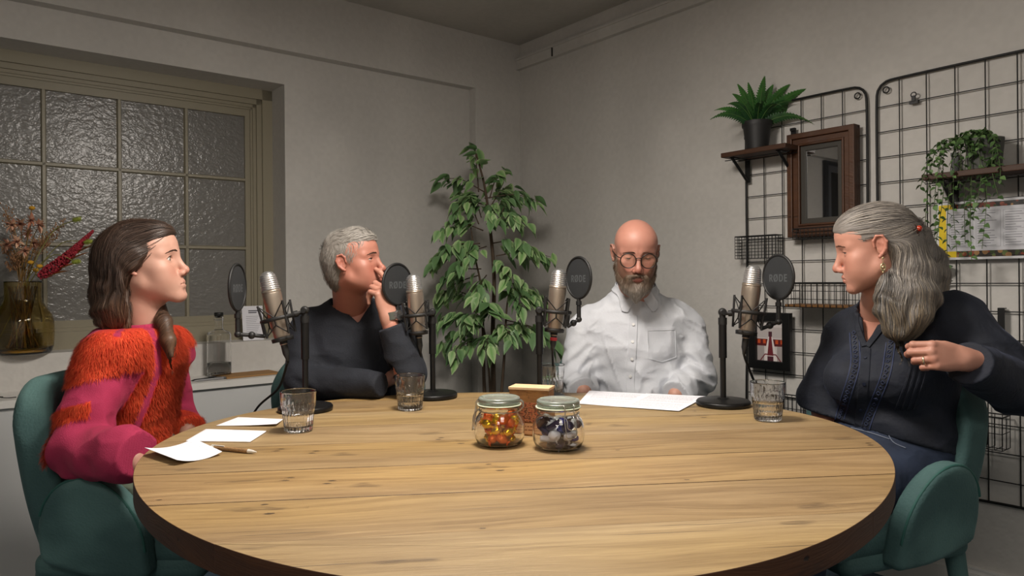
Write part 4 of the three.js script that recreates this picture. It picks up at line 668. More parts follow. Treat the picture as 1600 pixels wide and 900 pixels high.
// --- fern on the small shelf
{
  const pos = roomP(1.735, SH1.y + 0.0005, 0.10), o = thing('potted_fern', 'green fern with sword-shaped fronds in a black pot on the small shelf', 'plant', pos), R = rng(9);
  part('pot', lathe([[0, 0], [0.042, 0], [0.045, 0.004], [0.056, 0.095], [0.0605, 0.096], [0.0615, 0.118], [0.0575, 0.118], [0.055, 0.09], [0, 0.085]], 36), std(0x1b1b1c, 0.55), o);
  part('soil', lathe([[0.0555, 0.1], [0.03, 0.106], [0, 0.107]], 24), std(0x2a1d14, 0.95), o);
  const fm = phy(0xffffff, 0.5, { vertexColors: true, side: THREE.DoubleSide, transmission: 0.1, thickness: 0 }), A = lin(0x1a4022), B = lin(0x417a2d);
  const fronds = [[-0.85, 0.95, 0.19, 0.75], [-0.6, 1.2, 0.2, 0.5], [-0.4, 1.3, 0.21, 0.3], [-0.2, 1.4, 0.2, 0.2], [0.1, 1.45, 0.225, 0.25], [0.35, 1.4, 0.21, 0.3], [0.6, 1.3, 0.23, 0.4], [0.8, 1.1, 0.24, 0.5], [1.0, 0.95, 0.22, 0.55], [-0.6, 0.9, 0.2, 0.8], [0.5, 0.9, 0.2, 0.8], [-0.1, 0.8, 0.2, 0.9], [0.25, 0.85, 0.19, 0.9], [-0.9, 0.6, 0.2, 0.9], [0.95, 0.6, 0.19, 1.0]];
  fronds.forEach(([lx, el, len, droop], fi) => {
    const fz = fi < 9 ? (R() - 0.15) * 0.7 : 0.4 + 0.5 * R(), d = V(lx, el, fz * 0.8).normalize(), side = V(0, 0, 1).cross(d).normalize(), n = 17, pts = [], pos = [], idx = [], col = [];
    const axis = t => d.clone().multiplyScalar(len * t).add(V(d.x * 0.06 * t * t, -droop * 0.10 * t * t * t, 0)).add(V(lx * 0.015, 0.10, 0));
    const fw = V(d.z > 0 ? 0.3 : -0.2, 0, 1).normalize().cross(d).normalize(); const across = fw;
    for (let i = 0; i < n; i++) { const t0 = 0.1 + 0.9 * i / n, t1 = t0 + 0.9 / n, w = 0.034 * Math.sin(Math.PI * Math.pow(t0, 0.6)) ** 0.8 * (len / 0.25), p = axis(t0), q = axis(t1), tang = q.clone().sub(p).normalize(); for (const s of [-1, 1]) { const tip = p.clone().addScaledVector(across, s * w).addScaledVector(tang, w * 0.45).add(V(0, 0, -w * 0.18)), m = p.clone().addScaledVector(across, s * w * 0.55).addScaledVector(tang, -0.001), m2 = m.clone().addScaledVector(tang, len * 0.062), b = pos.length / 3; for (const v of [p, m, tip, m2, q]) { pos.push(v.x, v.y, v.z); const c = mix3(A, B, clamp(0.25 + 0.6 * t0 + 0.5 * (R() - 0.5) - (fi >= 9 ? 0.35 : 0))); col.push(...c); } idx.push(b, b + 1, b + 3, b + 1, b + 2, b + 3, b, b + 3, b + 4); } }
    const g = new THREE.BufferGeometry(); g.setAttribute('position', new THREE.Float32BufferAttribute(pos, 3)); g.setAttribute('color', new THREE.Float32BufferAttribute(col, 3)); g.setIndex(idx); g.computeVertexNormals();
    const f = part('frond', g, fm, o); for (let i = 0; i <= 8; i++) pts.push(axis(i / 8)); const st = taperTube(pts, k => 0.0022 * (1 - 0.7 * k), 12, 5); part('stalk', st, std(0x4a6a32, 0.6), f);
  });
}
// --- trailing plant on the right shelf
{
  const pos = roomP(2.565, SH2.y + 0.0005, 0.085), o = thing('trailing_plant', 'trailing small-leaved plant in a grey pot hanging over the lunch menu', 'plant', pos), R = rng(17);
  part('pot', lathe([[0, 0], [0.045, 0], [0.047, 0.003], [0.056, 0.1], [0.056, 0.104], [0.051, 0.104], [0.049, 0.09], [0, 0.085]], 32), std(0x53544f, 0.8), o);
  part('soil', lathe([[0.05, 0.092], [0, 0.098]], 24), std(0x2a1d14, 0.95), o);
  const vine = [], leaves = [], along = uB;
  const lg = []; for (const c of [0x4c6a39, 0x385529, 0x5f7f48]) { const g = leafGeo(0.017, 0.0075, 0.3, 0.2); lg.push(edged(g, lin(c), lin(c), lin(c))); }
  const strings = [[-0.14, -0.20, 16], [-0.13, -0.30, 20], [-0.11, -0.26, 18], [-0.085, -0.33, 20], [-0.06, -0.28, 18], [-0.05, -0.24, 16], [-0.02, -0.30, 20], [-0.03, -0.2, 16], [0.0, -0.16, 14], [0.01, -0.26, 18], [0.03, -0.05, 12], [0.05, 0.0, 12], [0.06, -0.06, 12], [-0.1, -0.12, 14], [-0.07, -0.06, 12], [-0.15, -0.05, 12], [0.02, 0.06, 10], [-0.03, 0.05, 12], [-0.12, 0.02, 12], [0.055, -0.1, 12]];
  for (const [dx, yEnd, n] of strings) {
    const fz = 0.02 + 0.08 * R(), tip = along.clone().multiplyScalar(dx + (R() - 0.5) * 0.03).addScaledVector(uA, fz + 0.02).setY(yEnd), out = along.clone().multiplyScalar(dx * 0.8).addScaledVector(uA, fz * 0.9).setY(Math.max(0.09, yEnd * 0.2 + 0.10)), st = along.clone().multiplyScalar(dx * 0.25).addScaledVector(uA, 0.01 + 0.02 * R()).setY(0.10 + 0.04 * R());
    const mid = out.clone().lerp(tip, 0.5).addScaledVector(along, (R() - 0.5) * 0.03); const cv = new THREE.CatmullRomCurve3([V(0, 0.095, 0), st, out, mid, tip]);
    vine.push(new THREE.TubeGeometry(cv, 20, 0.0011, 4));
    for (let i = 0; i < n * 2.1; i++) { const t = 0.12 + 0.88 * i / (n * 2.1), p = cv.getPoint(t), d = V(R() - 0.5, -0.25 - 0.3 * R(), R() - 0.2).addScaledVector(along, (i % 2 - 0.5) * 1.6); leaves.push(lg[i % 3].clone().applyMatrix4(place(null, p, d, (R() - 0.5) * 1.5, 0.8 + 0.5 * R()))); }
  }
  part('vines', mergeGeometries(vine), std(0x4f6238, 0.7), o);
  const lv = part('leaves', mergeGeometries(leaves), phy(0xffffff, 0.6, { vertexColors: true, side: THREE.DoubleSide }), o); lv.userData.kind = 'stuff';
}
// --- eucalyptus sprig behind the grey hair
{
  const pos = roomP(2.40, 1.115, 0.03), o = thing('eucalyptus_sprig', 'sprig of round grey-green leaves on the wide grid below the lunch menu', 'plant', pos);
  const g = edged(leafGeo(0.045, 0.024, 0.1, 0.15), lin(0x4d5f50), lin(0x566858), lin(0x6a7a66)), m = phy(0xffffff, 0.6, { vertexColors: true, side: THREE.DoubleSide });
  part('stem', taperTube([V(0, -0.10, 0), V(0.005, -0.02, 0.01), V(0, 0.05, 0.015)], k => 0.0022 * (1 - 0.5 * k), 10, 5), std(0x5a5a40, 0.7), o);
  for (const [y, dx, r] of [[-0.05, -1, 0.4], [-0.02, 1, -0.3], [0.01, -1, 0.2], [0.03, 1, 0.5], [0.05, -0.2, 0]]) part('leaf', g, m, o).applyMatrix4(place(null, V(0, y, 0.01), uB.clone().multiplyScalar(dx).add(V(0, 0.35, 0)), r));
}
// ---------------------------------------------------------------- things on the window sill and the ledge
const SILL = WIN.y0 + 0.0006, LEDGE = LEDGE_Y + 0.0006;
{
  const px = onA(36, 553, -0.045), o = thing('flower_vase', 'bulbous amber glass vase with dark stems inside on the window sill', 'vase', roomP(-0.03, SILL, px.s));
  const out = [[0, 0.001], [0.088, 0.001], [0.096, 0.006], [0.104, 0.03], [0.107, 0.08], [0.106, 0.13], [0.098, 0.158], [0.080, 0.185], [0.068, 0.205], [0.064, 0.225], [0.064, 0.285], [0.066, 0.29]], inn = [[0.062, 0.29], [0.060, 0.283], [0.060, 0.224], [0.064, 0.203], [0.076, 0.182], [0.094, 0.155], [0.102, 0.129], [0.103, 0.08], [0.100, 0.032], [0.09, 0.012], [0, 0.012]];
  part('vase_body', lathe([...out, ...inn], 72), phy(0xffffff, 0.03, { transmission: 1, thickness: 0.01, ior: 1.5, attenuationColor: new THREE.Color(0xa8832e), attenuationDistance: 0.02 }), o);
  const top = o.position.clone().add(V(0, 0.285, 0)), R = rng(55), fl = (n, l) => thing(n, l, 'dried flower', top.clone());
  const stemM = std(0x8a6a3a, 0.8), d0 = Math.hypot(o.position.x, o.position.z);
  // stem from inside the vase through the neck to a head seen at (px, py)
  const D = px => -top.z, head = (x, y, dz) => at(x, y, -top.z + dz).sub(top);
  const stem = (q, H, lean = 0.04) => taperTube([V((R() - 0.5) * 0.11 - H.x * 0.15, -0.26, (R() - 0.5) * 0.1), V((R() - 0.5) * 0.06, -0.08, (R() - 0.5) * 0.05), V(H.x * 0.12 + (R() - 0.5) * 0.02, 0.01, H.z * 0.15), H.clone().multiplyScalar(0.6).add(V(0, lean, 0)), H], k => 0.0018, 24, 5);
  const petal = leafGeo(0.030, 0.0058, 0.2, 0.3), pm = [0xd9a88e, 0xc98a70, 0xe0b898].map(c => std(c, 0.8, { side: THREE.DoubleSide }));
  const stars = [[50, 345, -0.02, 'large pinkish dried star flower, highest of the pink ones above the vase'], [33, 350, 0.03, 'pinkish dried star flower left of the highest one'], [62, 352, -0.05, 'pinkish dried star flower right of the highest one'], [28, 378, -0.04, 'pinkish dried star flower with a dark centre in the middle of the bouquet'], [20, 352, 0.0, 'small pinkish dried star flower at the upper left of the bouquet'], [45, 365, 0.04, 'pinkish dried star flower on a side twig'], [12, 382, 0.0, 'pinkish dried star flower low at the left of the bouquet'], [40, 392, -0.05, 'small faded pink dried flower over the vase neck'], [55, 380, 0.03, 'faded pink dried flower beside the yellow buttons']];
  for (const [x, y, dz, lab] of stars) { const H = head(x, y, dz), f = fl('dried_star_flower', lab); part('stem', stem(0, H), stemM, f); const k = 13 + Math.floor(R() * 5); const gs = []; for (let i = 0; i < k; i++) { const a = i / k * 6.283 + R() * 0.4, dd = V(Math.cos(a), Math.sin(a) + 0.2, 0.45 + 0.6 * R() - 0.3); gs.push(petal.clone().applyMatrix4(place(null, H, dd, R() - 0.5, 0.8 + 0.5 * R()))); } gs.forEach(g => part('petal', g, pm[Math.floor(R() * 3)], f)); part('flower_centre', new THREE.SphereGeometry(0.006, 10, 8).translate(H.x, H.y, H.z + 0.004), std(0x4a2418, 0.9), f); }
  for (const [x, y, dz, lab] of [[50, 325, 0, 'yellow dried button flower at the very top of the bouquet'], [62, 416, -0.06, 'yellow dried button flower low beside the red plume'], [48, 410, -0.04, 'yellow dried button flower above the vase rim'], [56, 422, -0.02, 'small yellow dried flower at the vase rim']]) { const H = head(x, y, dz), f = fl('dried_button_flower', lab); part('stem', stem(0, H), stemM, f); const g = new THREE.SphereGeometry(0.0115, 14, 10).scale(1, 0.7, 1), p = g.attributes.position; for (let i = 0; i < p.count; i++) { const q = 1 + 0.12 * Math.sin(p.getX(i) * 1900) * Math.sin(p.getZ(i) * 1700); p.setXYZ(i, p.getX(i) * q + H.x, p.getY(i) * q + H.y, p.getZ(i) * q + H.z); } g.computeVertexNormals(); part('flower_head', g, std(0xc9962a, 0.85), f); }
  // bunny tails
  for (const [x, y, dz, dx, lab] of [[120, 343, -0.05, 0.8, 'green fluffy grass head, highest of the three at the right of the bouquet'], [138, 378, -0.08, 0.9, 'green fluffy grass head in the middle beside the red plume tip'], [119, 409, -0.1, 1, 'green fluffy grass head, lowest of the three at the right of the bouquet']]) { const H = head(x, y, dz), f = fl('grass_head', lab), q = new THREE.Quaternion().setFromUnitVectors(V(1, 0, 0), V(dx, 0.45 * (1 - dx * 0.9) + 0.1, 0).normalize()); part('stem', stem(0, H, 0.06), std(0x8d8a4a, 0.8), f); const gs = [new THREE.SphereGeometry(0.009, 12, 8).scale(2.0, 0.85, 0.85).applyQuaternion(q).translate(H.x, H.y, H.z)]; for (let i = 0; i < 160; i++) { const a = R() * 6.283, u = (R() - 0.5) * 0.034, r = 0.0075 * Math.sqrt(1 - (u / 0.0185) ** 2), n = V(0.25, Math.cos(a), Math.sin(a)), p = V(u, Math.cos(a) * r, Math.sin(a) * r); gs.push(rod(p, p.clone().addScaledVector(n, 0.006), 0.0005, 3, 0.0001).applyQuaternion(q).translate(H.x, H.y, H.z)); } part('fluffy_head', join(gs), std(0x8f9a3f, 0.9), f); }
  // red plume
  { const f = fl('red_plume', 'large red dried amaranth plume leaning right out of the amber vase'), A = head(60, 434, -0.04), B = head(142, 364, -0.08), cv = new THREE.CatmullRomCurve3([A, A.clone().lerp(B, 0.5).add(V(0.004, -0.012, 0)), B]); part('stem', stem(0, A), stemM, f); const gs = []; for (let i = 0; i < 900; i++) { const t = Math.pow(R(), 0.85), p = cv.getPoint(t), tg = cv.getTangent(t), rr = 0.021 * Math.sin(Math.PI * Math.pow(t * 0.9 + 0.06, 0.55)), a = R() * 6.283, u = tg.clone().cross(V(0, 0, 1)).normalize(), v = tg.clone().cross(u); const n = u.multiplyScalar(Math.cos(a)).addScaledVector(v, Math.sin(a)), e = p.clone().addScaledVector(n, rr * (0.75 + 0.25 * R())).addScaledVector(tg, 0.012); gs.push(new THREE.IcosahedronGeometry(0.0034 + 0.002 * R(), 0).translate(e.x, e.y, e.z)); if (i % 3 === 0) gs.push(rod(p, e, 0.0009, 3)); } const g = join(gs); paint(g, (x, y, z) => mix3(lin(0x7c1420), lin(0xb03040), noise(x * 130, y * 130, z * 130))); const pl = part('plume', g, std(0xffffff, 0.8, { vertexColors: true }), f); const lf = []; for (const [t, s] of [[0.15, 1], [0.35, 1], [0.55, 1], [0.7, 1]]) { const p = cv.getPoint(t).add(V(0.012, -0.018, 0.012)); lf.push(leafGeo(0.095, 0.017, 0.1, 0.3).applyMatrix4(place(null, p, cv.getTangent(t).add(V(0.25, -0.1, 0)), 0.3))); } part('bract', mergeGeometries(lf), std(0xb06a24, 0.75, { side: THREE.DoubleSide }), pl); }
  // straw-coloured sprays
  const straw = [[8, 330, 0.02, 'tall feathery straw grass at the left edge of the bouquet'], [100, 352, -0.02, 'straw-coloured curved grass leaning right above the red plume'], [90, 372, 0.02, 'thin straw grass between the pink flowers and the red plume'], [70, 378, 0.05, 'short brown seed spray in the middle of the bouquet'], [5, 395, 0.0, 'bent brown dried stalk at the left of the vase neck'], [22, 410, -0.05, 'pale papery seed spray low over the vase neck'], [35, 405, 0.04, 'brown seed spray behind the vase neck'], [15, 425, -0.03, 'brown drooping stalk at the left rim of the vase']];
  for (const [x, y, dz, lab] of straw) { const H = head(x, y, dz), f = fl('dried_grass', lab); part('stem', stem(0, H, 0.05), stemM, f); const gs = []; for (let i = 0; i < 46; i++) { const t = 0.45 + 0.55 * R(), p = H.clone().multiplyScalar(t).add(V(0, 0.1 * t * (1 - t), 0)), e = p.clone().add(V((R() - 0.5) * 0.04, 0.005 + R() * 0.03, (R() - 0.5) * 0.04)); gs.push(rod(p, e, 0.0006, 3), new THREE.IcosahedronGeometry(0.0028, 0).scale(0.8, 1.6, 0.8).translate(e.x, e.y, e.z)); } const sd = part('seed_spray', join(gs), std([0xb8935c, 0x946c4a, 0xcaaa80][Math.floor(R() * 3)], 0.85), f); }
  part('stems_in_vase', join(Array.from({ length: 26 }, () => { const a = R() * 6.283, b = a + 2 + R(); return rod(V(Math.cos(a) * 0.075 * R(), 0.015, Math.sin(a) * 0.075 * R()), V(Math.cos(b) * 0.05, 0.27, Math.sin(b) * 0.05), 0.0022, 5); })), std(0x5c4522, 0.85), o);
}
// second, yellow-green glass vase cut by the left edge
{ const p = onA(-18, 500, -0.06); const o = thing('glass_jug', 'yellow-green glass jug cut off by the left edge behind the amber vase', 'jug', roomP(-0.075, SILL, p.s + 0.05)); part('jug_body', lathe([[0, 0.001], [0.05, 0.001], [0.07, 0.02], [0.08, 0.1], [0.07, 0.19], [0.05, 0.25], [0.048, 0.32], [0.052, 0.325], [0.049, 0.325], [0.045, 0.32], [0.047, 0.25], [0.067, 0.19], [0.077, 0.1], [0.067, 0.022], [0, 0.006]], 48), phy(0xffffff, 0.04, { transmission: 1, thickness: 0.006, ior: 1.5, attenuationColor: new THREE.Color(0x7c8a2c), attenuationDistance: 0.01 }), o); part('jug_handle', tube([V(0.05, 0.29, 0), V(0.085, 0.27, 0), V(0.095, 0.2, 0), V(0.074, 0.13, 0)], 0.006, 24, 8), phy(0xffffff, 0.05, { transmission: 1, thickness: 0.01, attenuationColor: new THREE.Color(0x7c8a2c), attenuationDistance: 0.02 }), o); }
// clear bottle with a dark stopper
{ const p = onA(335, 592, 0.07), o = thing('glass_bottle', 'clear glass bottle with a black stopper and a little water on the ledge', 'bottle', roomP(0.075, LEDGE, p.s - 0.02)); part('bottle_body', lathe([[0, 0.001], [0.048, 0.001], [0.0515, 0.005], [0.0515, 0.185], [0.047, 0.198], [0.022, 0.206], [0.0175, 0.214], [0.0172, 0.25], [0.021, 0.252], [0.021, 0.266], [0.0185, 0.268], [0.0145, 0.266], [0.0145, 0.214], [0.02, 0.2025], [0.045, 0.194], [0.0482, 0.183], [0.0482, 0.014], [0.044, 0.01], [0, 0.009]], 48), clearGlass, o); part('water', lathe([[0, 0.0088], [0.0438, 0.0098], [0.0484, 0.0145], [0.0484, 0.062], [0, 0.062]], 48), waterMat, o); part('stopper', lathe([[0, 0.262], [0.014, 0.262], [0.0145, 0.27], [0.0195, 0.27], [0.0195, 0.284], [0.017, 0.286], [0, 0.286]], 28), std(0x141414, 0.5), o); }
// brown notebook, pens, small wire thing, white card
{ const a = onA(356, 591, 0.17), b = onA(428, 588, 0.17), o = thing('brown_notebook', 'thin brown cardboard notebook lying on the ledge', 'notebook', roomP(0.135, LEDGE, (a.s + b.s) / 2)); o.rotation.y = ROOM_TURN + 0.05; part('cover', rboxG(0.15, 0.007, 0.25, 0.002, 0, 0.0035, 0), std(0x9a7446, 0.8), o); part('pages', boxG(0.146, 0.004, 0.246, 0.001, 0.0035, 0.001), std(0xd8cdb4, 0.8), o); }
{ const spots = [[322, 593, 0.4], [331, 592, -0.2], [326, 594, 0.1]]; const cs = [0x111111, 0x2a2a2c, 0x8a8a8c]; const labs = ['black pen lying in front of the glass bottle', 'dark grey pen crossing the black one before the bottle', 'silver pen lying beside the two dark pens on the ledge']; spots.forEach(([x, y, r], i) => { const s = onA(x, y, 0.2).s, o = thing('pen', labs[i], 'pen', roomP(0.17 + i * 0.018, LEDGE + 0.0045, s)); o.rotation.y = ROOM_TURN + r; part('barrel', join([rod(V(0, 0, -0.062), V(0, 0, 0.05), 0.0044, 12), rod(V(0, 0, 0.05), V(0, 0, 0.066), 0.0042, 12, 0.001)]), std(cs[i], 0.35), o); part('clip', boxG(0.002, 0.002, 0.035, 0, 0.0055, -0.04), std(0x99999c, 0.3, { metalness: 0.8 }), o); }); }
{ const o = thing('spectacle_wire', 'thin dark wire curl lying on the ledge at the far left edge', 'wire', roomP(0.2, LEDGE + 0.002, onA(10, 614, 0.2).s)); o.rotation.y = ROOM_TURN; part('loop', tube([V(0, 0, -0.03), V(0.012, 0.002, 0), V(0.004, 0.008, 0.03), V(-0.01, 0.004, 0.01)], 0.0016, 24, 6), std(0x111111, 0.4), o); }
{ const p = onA(396, 538, -0.06), o = thing('info_card', 'white printed card leaning against the window behind the left microphone', 'card', roomP(-0.055, SILL, p.s)); o.rotation.y = ROOM_TURN; const cv = document.createElement('canvas'); cv.width = 200; cv.height = 300; const g = cv.getContext('2d'); g.fillStyle = '#dcdce2'; g.fillRect(0, 0, 200, 300); g.fillStyle = '#44444c'; g.fillRect(60, 38, 110, 9); g.fillRect(60, 54, 80, 9); g.fillStyle = '#9a9aa4'; for (let y = 90; y < 260; y += 16) g.fillRect(36, y, 90 + (y * 37) % 50, 4); const t = new THREE.CanvasTexture(cv); t.colorSpace = THREE.SRGBColorSpace; const cg = boxG(0.10, 0.165, 0.002, 0, 0.0825, 0); part('card', cg.rotateX(-0.12).rotateY(Math.PI / 2), std(0xffffff, 0.7, { map: t }), o); }
// ---------------------------------------------------------------- people: heads, hands, hair, cloth
const faceDir = (d) => Math.atan2(d[0], d[1]);               // yaw from a facing direction (x, z)
function poseM(pos, yaw, pitch = 0, roll = 0, sc = 1) { return new THREE.Matrix4().compose(pos, new THREE.Quaternion().setFromEuler(new THREE.Euler(pitch, yaw, roll, 'YXZ')), V(sc, sc, sc)); }   // local +z faces forward; positive pitch looks down
const arr = v => [v.x, v.y, v.z];
// a head in its own frame: origin between the ears at eye level, +z forward, +y up, the right half mirrored
function headField(o) {
  const F = new Field(), S = new Field(), w = o.wide ?? 1, jw = o.jaw ?? 1, ch = o.chin ?? 0, lf = o.long ?? 0, ns = o.nose ?? 0, nd = o.noseDown ?? 0;
  F.add(pEll([0, 0.032, -0.010], [0.0725 * w, 0.079, 0.092]), 0.02);
  F.add(pEll([0, 0.040, 0.030], [0.060 * w, 0.052, 0.0575]), 0.03);
  F.add(pEll([0, -0.028, 0.026], [0.056 * w, 0.062, 0.056]), 0.03);
  F.add(pEll([0, -0.068 - lf * 0.5, 0.032], [0.042 * jw, 0.032, 0.046]), 0.025);
  F.add(pCone([0.043 * jw, -0.058, 0.004], [0.013, -0.096 - lf, 0.070 + ch], 0.0165, 0.0155), 0.03);
  F.add(pEll([0, -0.066 - lf * 0.5, 0.062], [0.035, 0.028 + lf * 0.4, 0.0300]), 0.02);
  F.add(pEll([0, -0.097 - lf, 0.079 + ch], [0.017 * (o.chinW ?? 1), 0.0135, 0.0135]), 0.016);
  F.add(pEll([0.041 * w, -0.024, 0.048], [0.021, 0.017, 0.022]), 0.025);
  F.add(pEll([0.033 * w, -0.050, 0.050], [0.023 + (o.cheek ?? 0), 0.026, 0.024 + (o.cheek ?? 0)]), 0.025);
  const br = o.brow ?? 0;
  F.add(pCone([0.007, 0.0175, 0.0795 + br], [0.047, 0.014, 0.058 + br * 0.5], 0.0088, 0.0075), 0.016);
  F.cut(pEll([0.033, -0.0005, 0.0945], [0.0165, 0.0125, 0.0165]), 0.016);
  F.add(pSph([0.0315, -0.0015, 0.0645], 0.0136), 0.005);
  // eye opening between the lids
  const hi = o.lidUp ?? 0.42, lo = o.lidLow ?? -0.38;
  const open = (x, y, z) => { const dx = (x - 0.0315) / 0.0128, dy = y + 0.0015 + 0.0008 * dx, dz = z - 0.0645, e = Math.atan2(dy, dz), q = Math.max(0, 1 - dx * dx), r = Math.hypot(x - 0.0315, dy, dz); return Math.max((e - hi * Math.sqrt(q)) * 0.0125, (lo * q - e) * 0.0125, (Math.abs(dx) - 1) * 0.0125, 0.0112 - r, -dz); };
  F.cut(open, 0.0012);
  // nose
  const nz = 0.099 + ns;
  F.add(pCone([0, 0.010, 0.0795], [0, -0.030, nz - 0.001], 0.0072, 0.0088), 0.014);
  if (o.hump) F.add(pEll([0, -0.012, 0.089 + ns * 0.5], [0.006, 0.012, 0.006]), 0.008);
  F.add(pSph([0, -0.0375 - nd, nz + 0.0025], 0.0105 * (o.tip ?? 1)), 0.009);
  F.add(pEll([0.0112, -0.0440 - nd * 0.6, nz - 0.0085], [0.0072, 0.0075, 0.0105]), 0.007);
  F.cut(pEll([0.0058, -0.0505 - nd, nz - 0.001], [0.0030, 0.0042, 0.0055]), 0.003);
  F.cut(pCone([0, -0.0535, 0.0985], [0, -0.0595, 0.0985], 0.0018, 0.0022), 0.006);
  // lips
  const ly = -lf * 0.4, lp = o.lips ?? 0;
  const ch3 = (pts) => { const q = new Field(); chain(pts.map(p => [p[0], p[1] + ly, p[2] + lp * (p[0] < 0.02 ? 1 : 0.3), p[3]])).forEach(g => q.add(g, 0.003)); return q.fn(); };
  const up = ch3([[0, -0.0638, 0.0930, 0.0044], [0.006, -0.0630, 0.0926, 0.0046], [0.016, -0.0672, 0.0880, 0.0034], [0.0255, -0.0708, 0.0805, 0.0016]]), low = ch3([[0, -0.0755, 0.0918, 0.0054], [0.010, -0.0750, 0.0902, 0.0052], [0.0185, -0.0728, 0.0858, 0.0036], [0.0250, -0.0712, 0.0808, 0.0018]]);
  F.add(up, 0.005); F.add(low, 0.006);
  F.cut(ch3([[0, -0.0694, 0.0985, 0.0010], [0.010, -0.0690, 0.0968, 0.0010], [0.018, -0.0700, 0.0915, 0.0010], [0.0250, -0.0712, 0.0858, 0.0006]]), 0.0022);
  F.cut(pEll([0, -0.0865 - lf * 0.7, 0.0985], [0.014, 0.005, 0.006]), 0.010);
  // ear
  if (o.ear !== false) {
    F.add(pEll([0.0755 * w, -0.004, -0.012], [0.0042, 0.026, 0.0155], [0, -0.42, -0.1]), 0.006);
    F.add(chain([[0.0745, -0.004, 0.004, 0.0030], [0.0765, 0.012, 0.003, 0.0034], [0.080, 0.0225, -0.006, 0.0036], [0.0835, 0.0195, -0.020, 0.0036], [0.0835, 0.003, -0.0265, 0.0034], [0.080, -0.014, -0.021, 0.0032], [0.0765, -0.026, -0.010, 0.0036], [0.0745, -0.031, -0.003, 0.0052]].map(p => [p[0] * w, p[1], p[2], p[3]])), 0.003);
    F.cut(pEll([0.0815 * w, -0.006, -0.008], [0.006, 0.0115, 0.0075], [0, -0.4, 0]), 0.004);
    F.cut(pEll([0.0845 * w, 0.010, -0.013], [0.005, 0.009, 0.008], [0, -0.4, 0]), 0.004);
  }
  const half = F.fn(), N = o.neck;
  const neckF = new Field(); for (const g of N) neckF.add(g, 0.03); const nf = neckF.fn();
  const f = (x, y, z) => smin(half(Math.abs(x), y, z), nf(x, y, z), 0.026);
  const lipD = (x, y, z) => Math.min(up(Math.abs(x), y, z), low(Math.abs(x), y, z));
  return { f, lipD };
}
const SKIN = { base: lin(0xbb8b78), warm: lin(0xa86552), lip: lin(0xa5544c) };
function skinColor(h, o) {
  const base = o.skin ?? SKIN.base, warm = o.warm ?? SKIN.warm, lip = o.lipColor ?? SKIN.lip;
  return (x, y, z) => {
    const ax = Math.abs(x); let t = 0.22 * fbm(x * 60, y * 60, z * 60, 3);
    t += 0.40 * Math.exp(-(((ax - 0.036) / 0.02) ** 2 + ((y + 0.036) / 0.02) ** 2)) * (z > 0.03 ? 1 : 0) + 0.5 * Math.exp(-((ax / 0.014) ** 2 + ((y + 0.042) / 0.014) ** 2)) * (z > 0.085 ? 1 : 0) + (ax > 0.0745 ? 0.4 : 0);
    let c = mix3(base, warm, clamp(t));
    if (o.beardColor) c = o.beardColor(x, y, z, c);
    const l = h.lipD(x, y, z); if (z > 0.06) c = mix3(c, lip, 0.85 * sstep(0.0016, 0.0, l));
    const e = Math.hypot(ax - 0.0315, y + 0.0015, z - 0.0645); if (e < 0.0137 && z > 0.066) c = mix3(c, o.lash ?? [0.06, 0.03, 0.02], 0.75 * sstep(0.0134, 0.0127, e));
    return c;
  };
}
function makeEye(M, s, gaze, iris, parent) {
  const g = new THREE.SphereGeometry(0.0125, 48, 36), p = g.attributes.position, c = new Float32Array(p.count * 3), G = V(...gaze).normalize();
  for (let i = 0; i < p.count; i++) { const a = Math.acos(clamp(V(p.getX(i), p.getY(i), p.getZ(i)).normalize().dot(G), -1, 1)); const q = a < 0.17 ? [0.01, 0.008, 0.008] : a < 0.46 ? mix3(iris, [iris[0] * 0.35, iris[1] * 0.35, iris[2] * 0.35], sstep(0.38, 0.46, a)) : [0.68, 0.62, 0.58]; c[i * 3] = q[0]; c[i * 3 + 1] = q[1]; c[i * 3 + 2] = q[2]; }
  g.setAttribute('color', new THREE.BufferAttribute(c, 3)); g.translate(s * 0.0315, -0.0015, 0.0642).applyMatrix4(M);
  return part('eye', g, phy(0xffffff, 0.12, { vertexColors: true, clearcoat: 1, clearcoatRoughness: 0.05 }), parent);
}
const skinMat = phy(0xffffff, 0.52, { vertexColors: true, sheen: 0.15, sheenRoughness: 0.5, sheenColor: new THREE.Color(0xffc8b0), bumpMap: tex(256, 256, (u, v) => 0.6 * tnoise(u * 120, v * 120, 120, 120) + 0.4 * tnoise(u * 40, v * 40, 40, 40), { srgb: false }), bumpScale: 0.0004 });
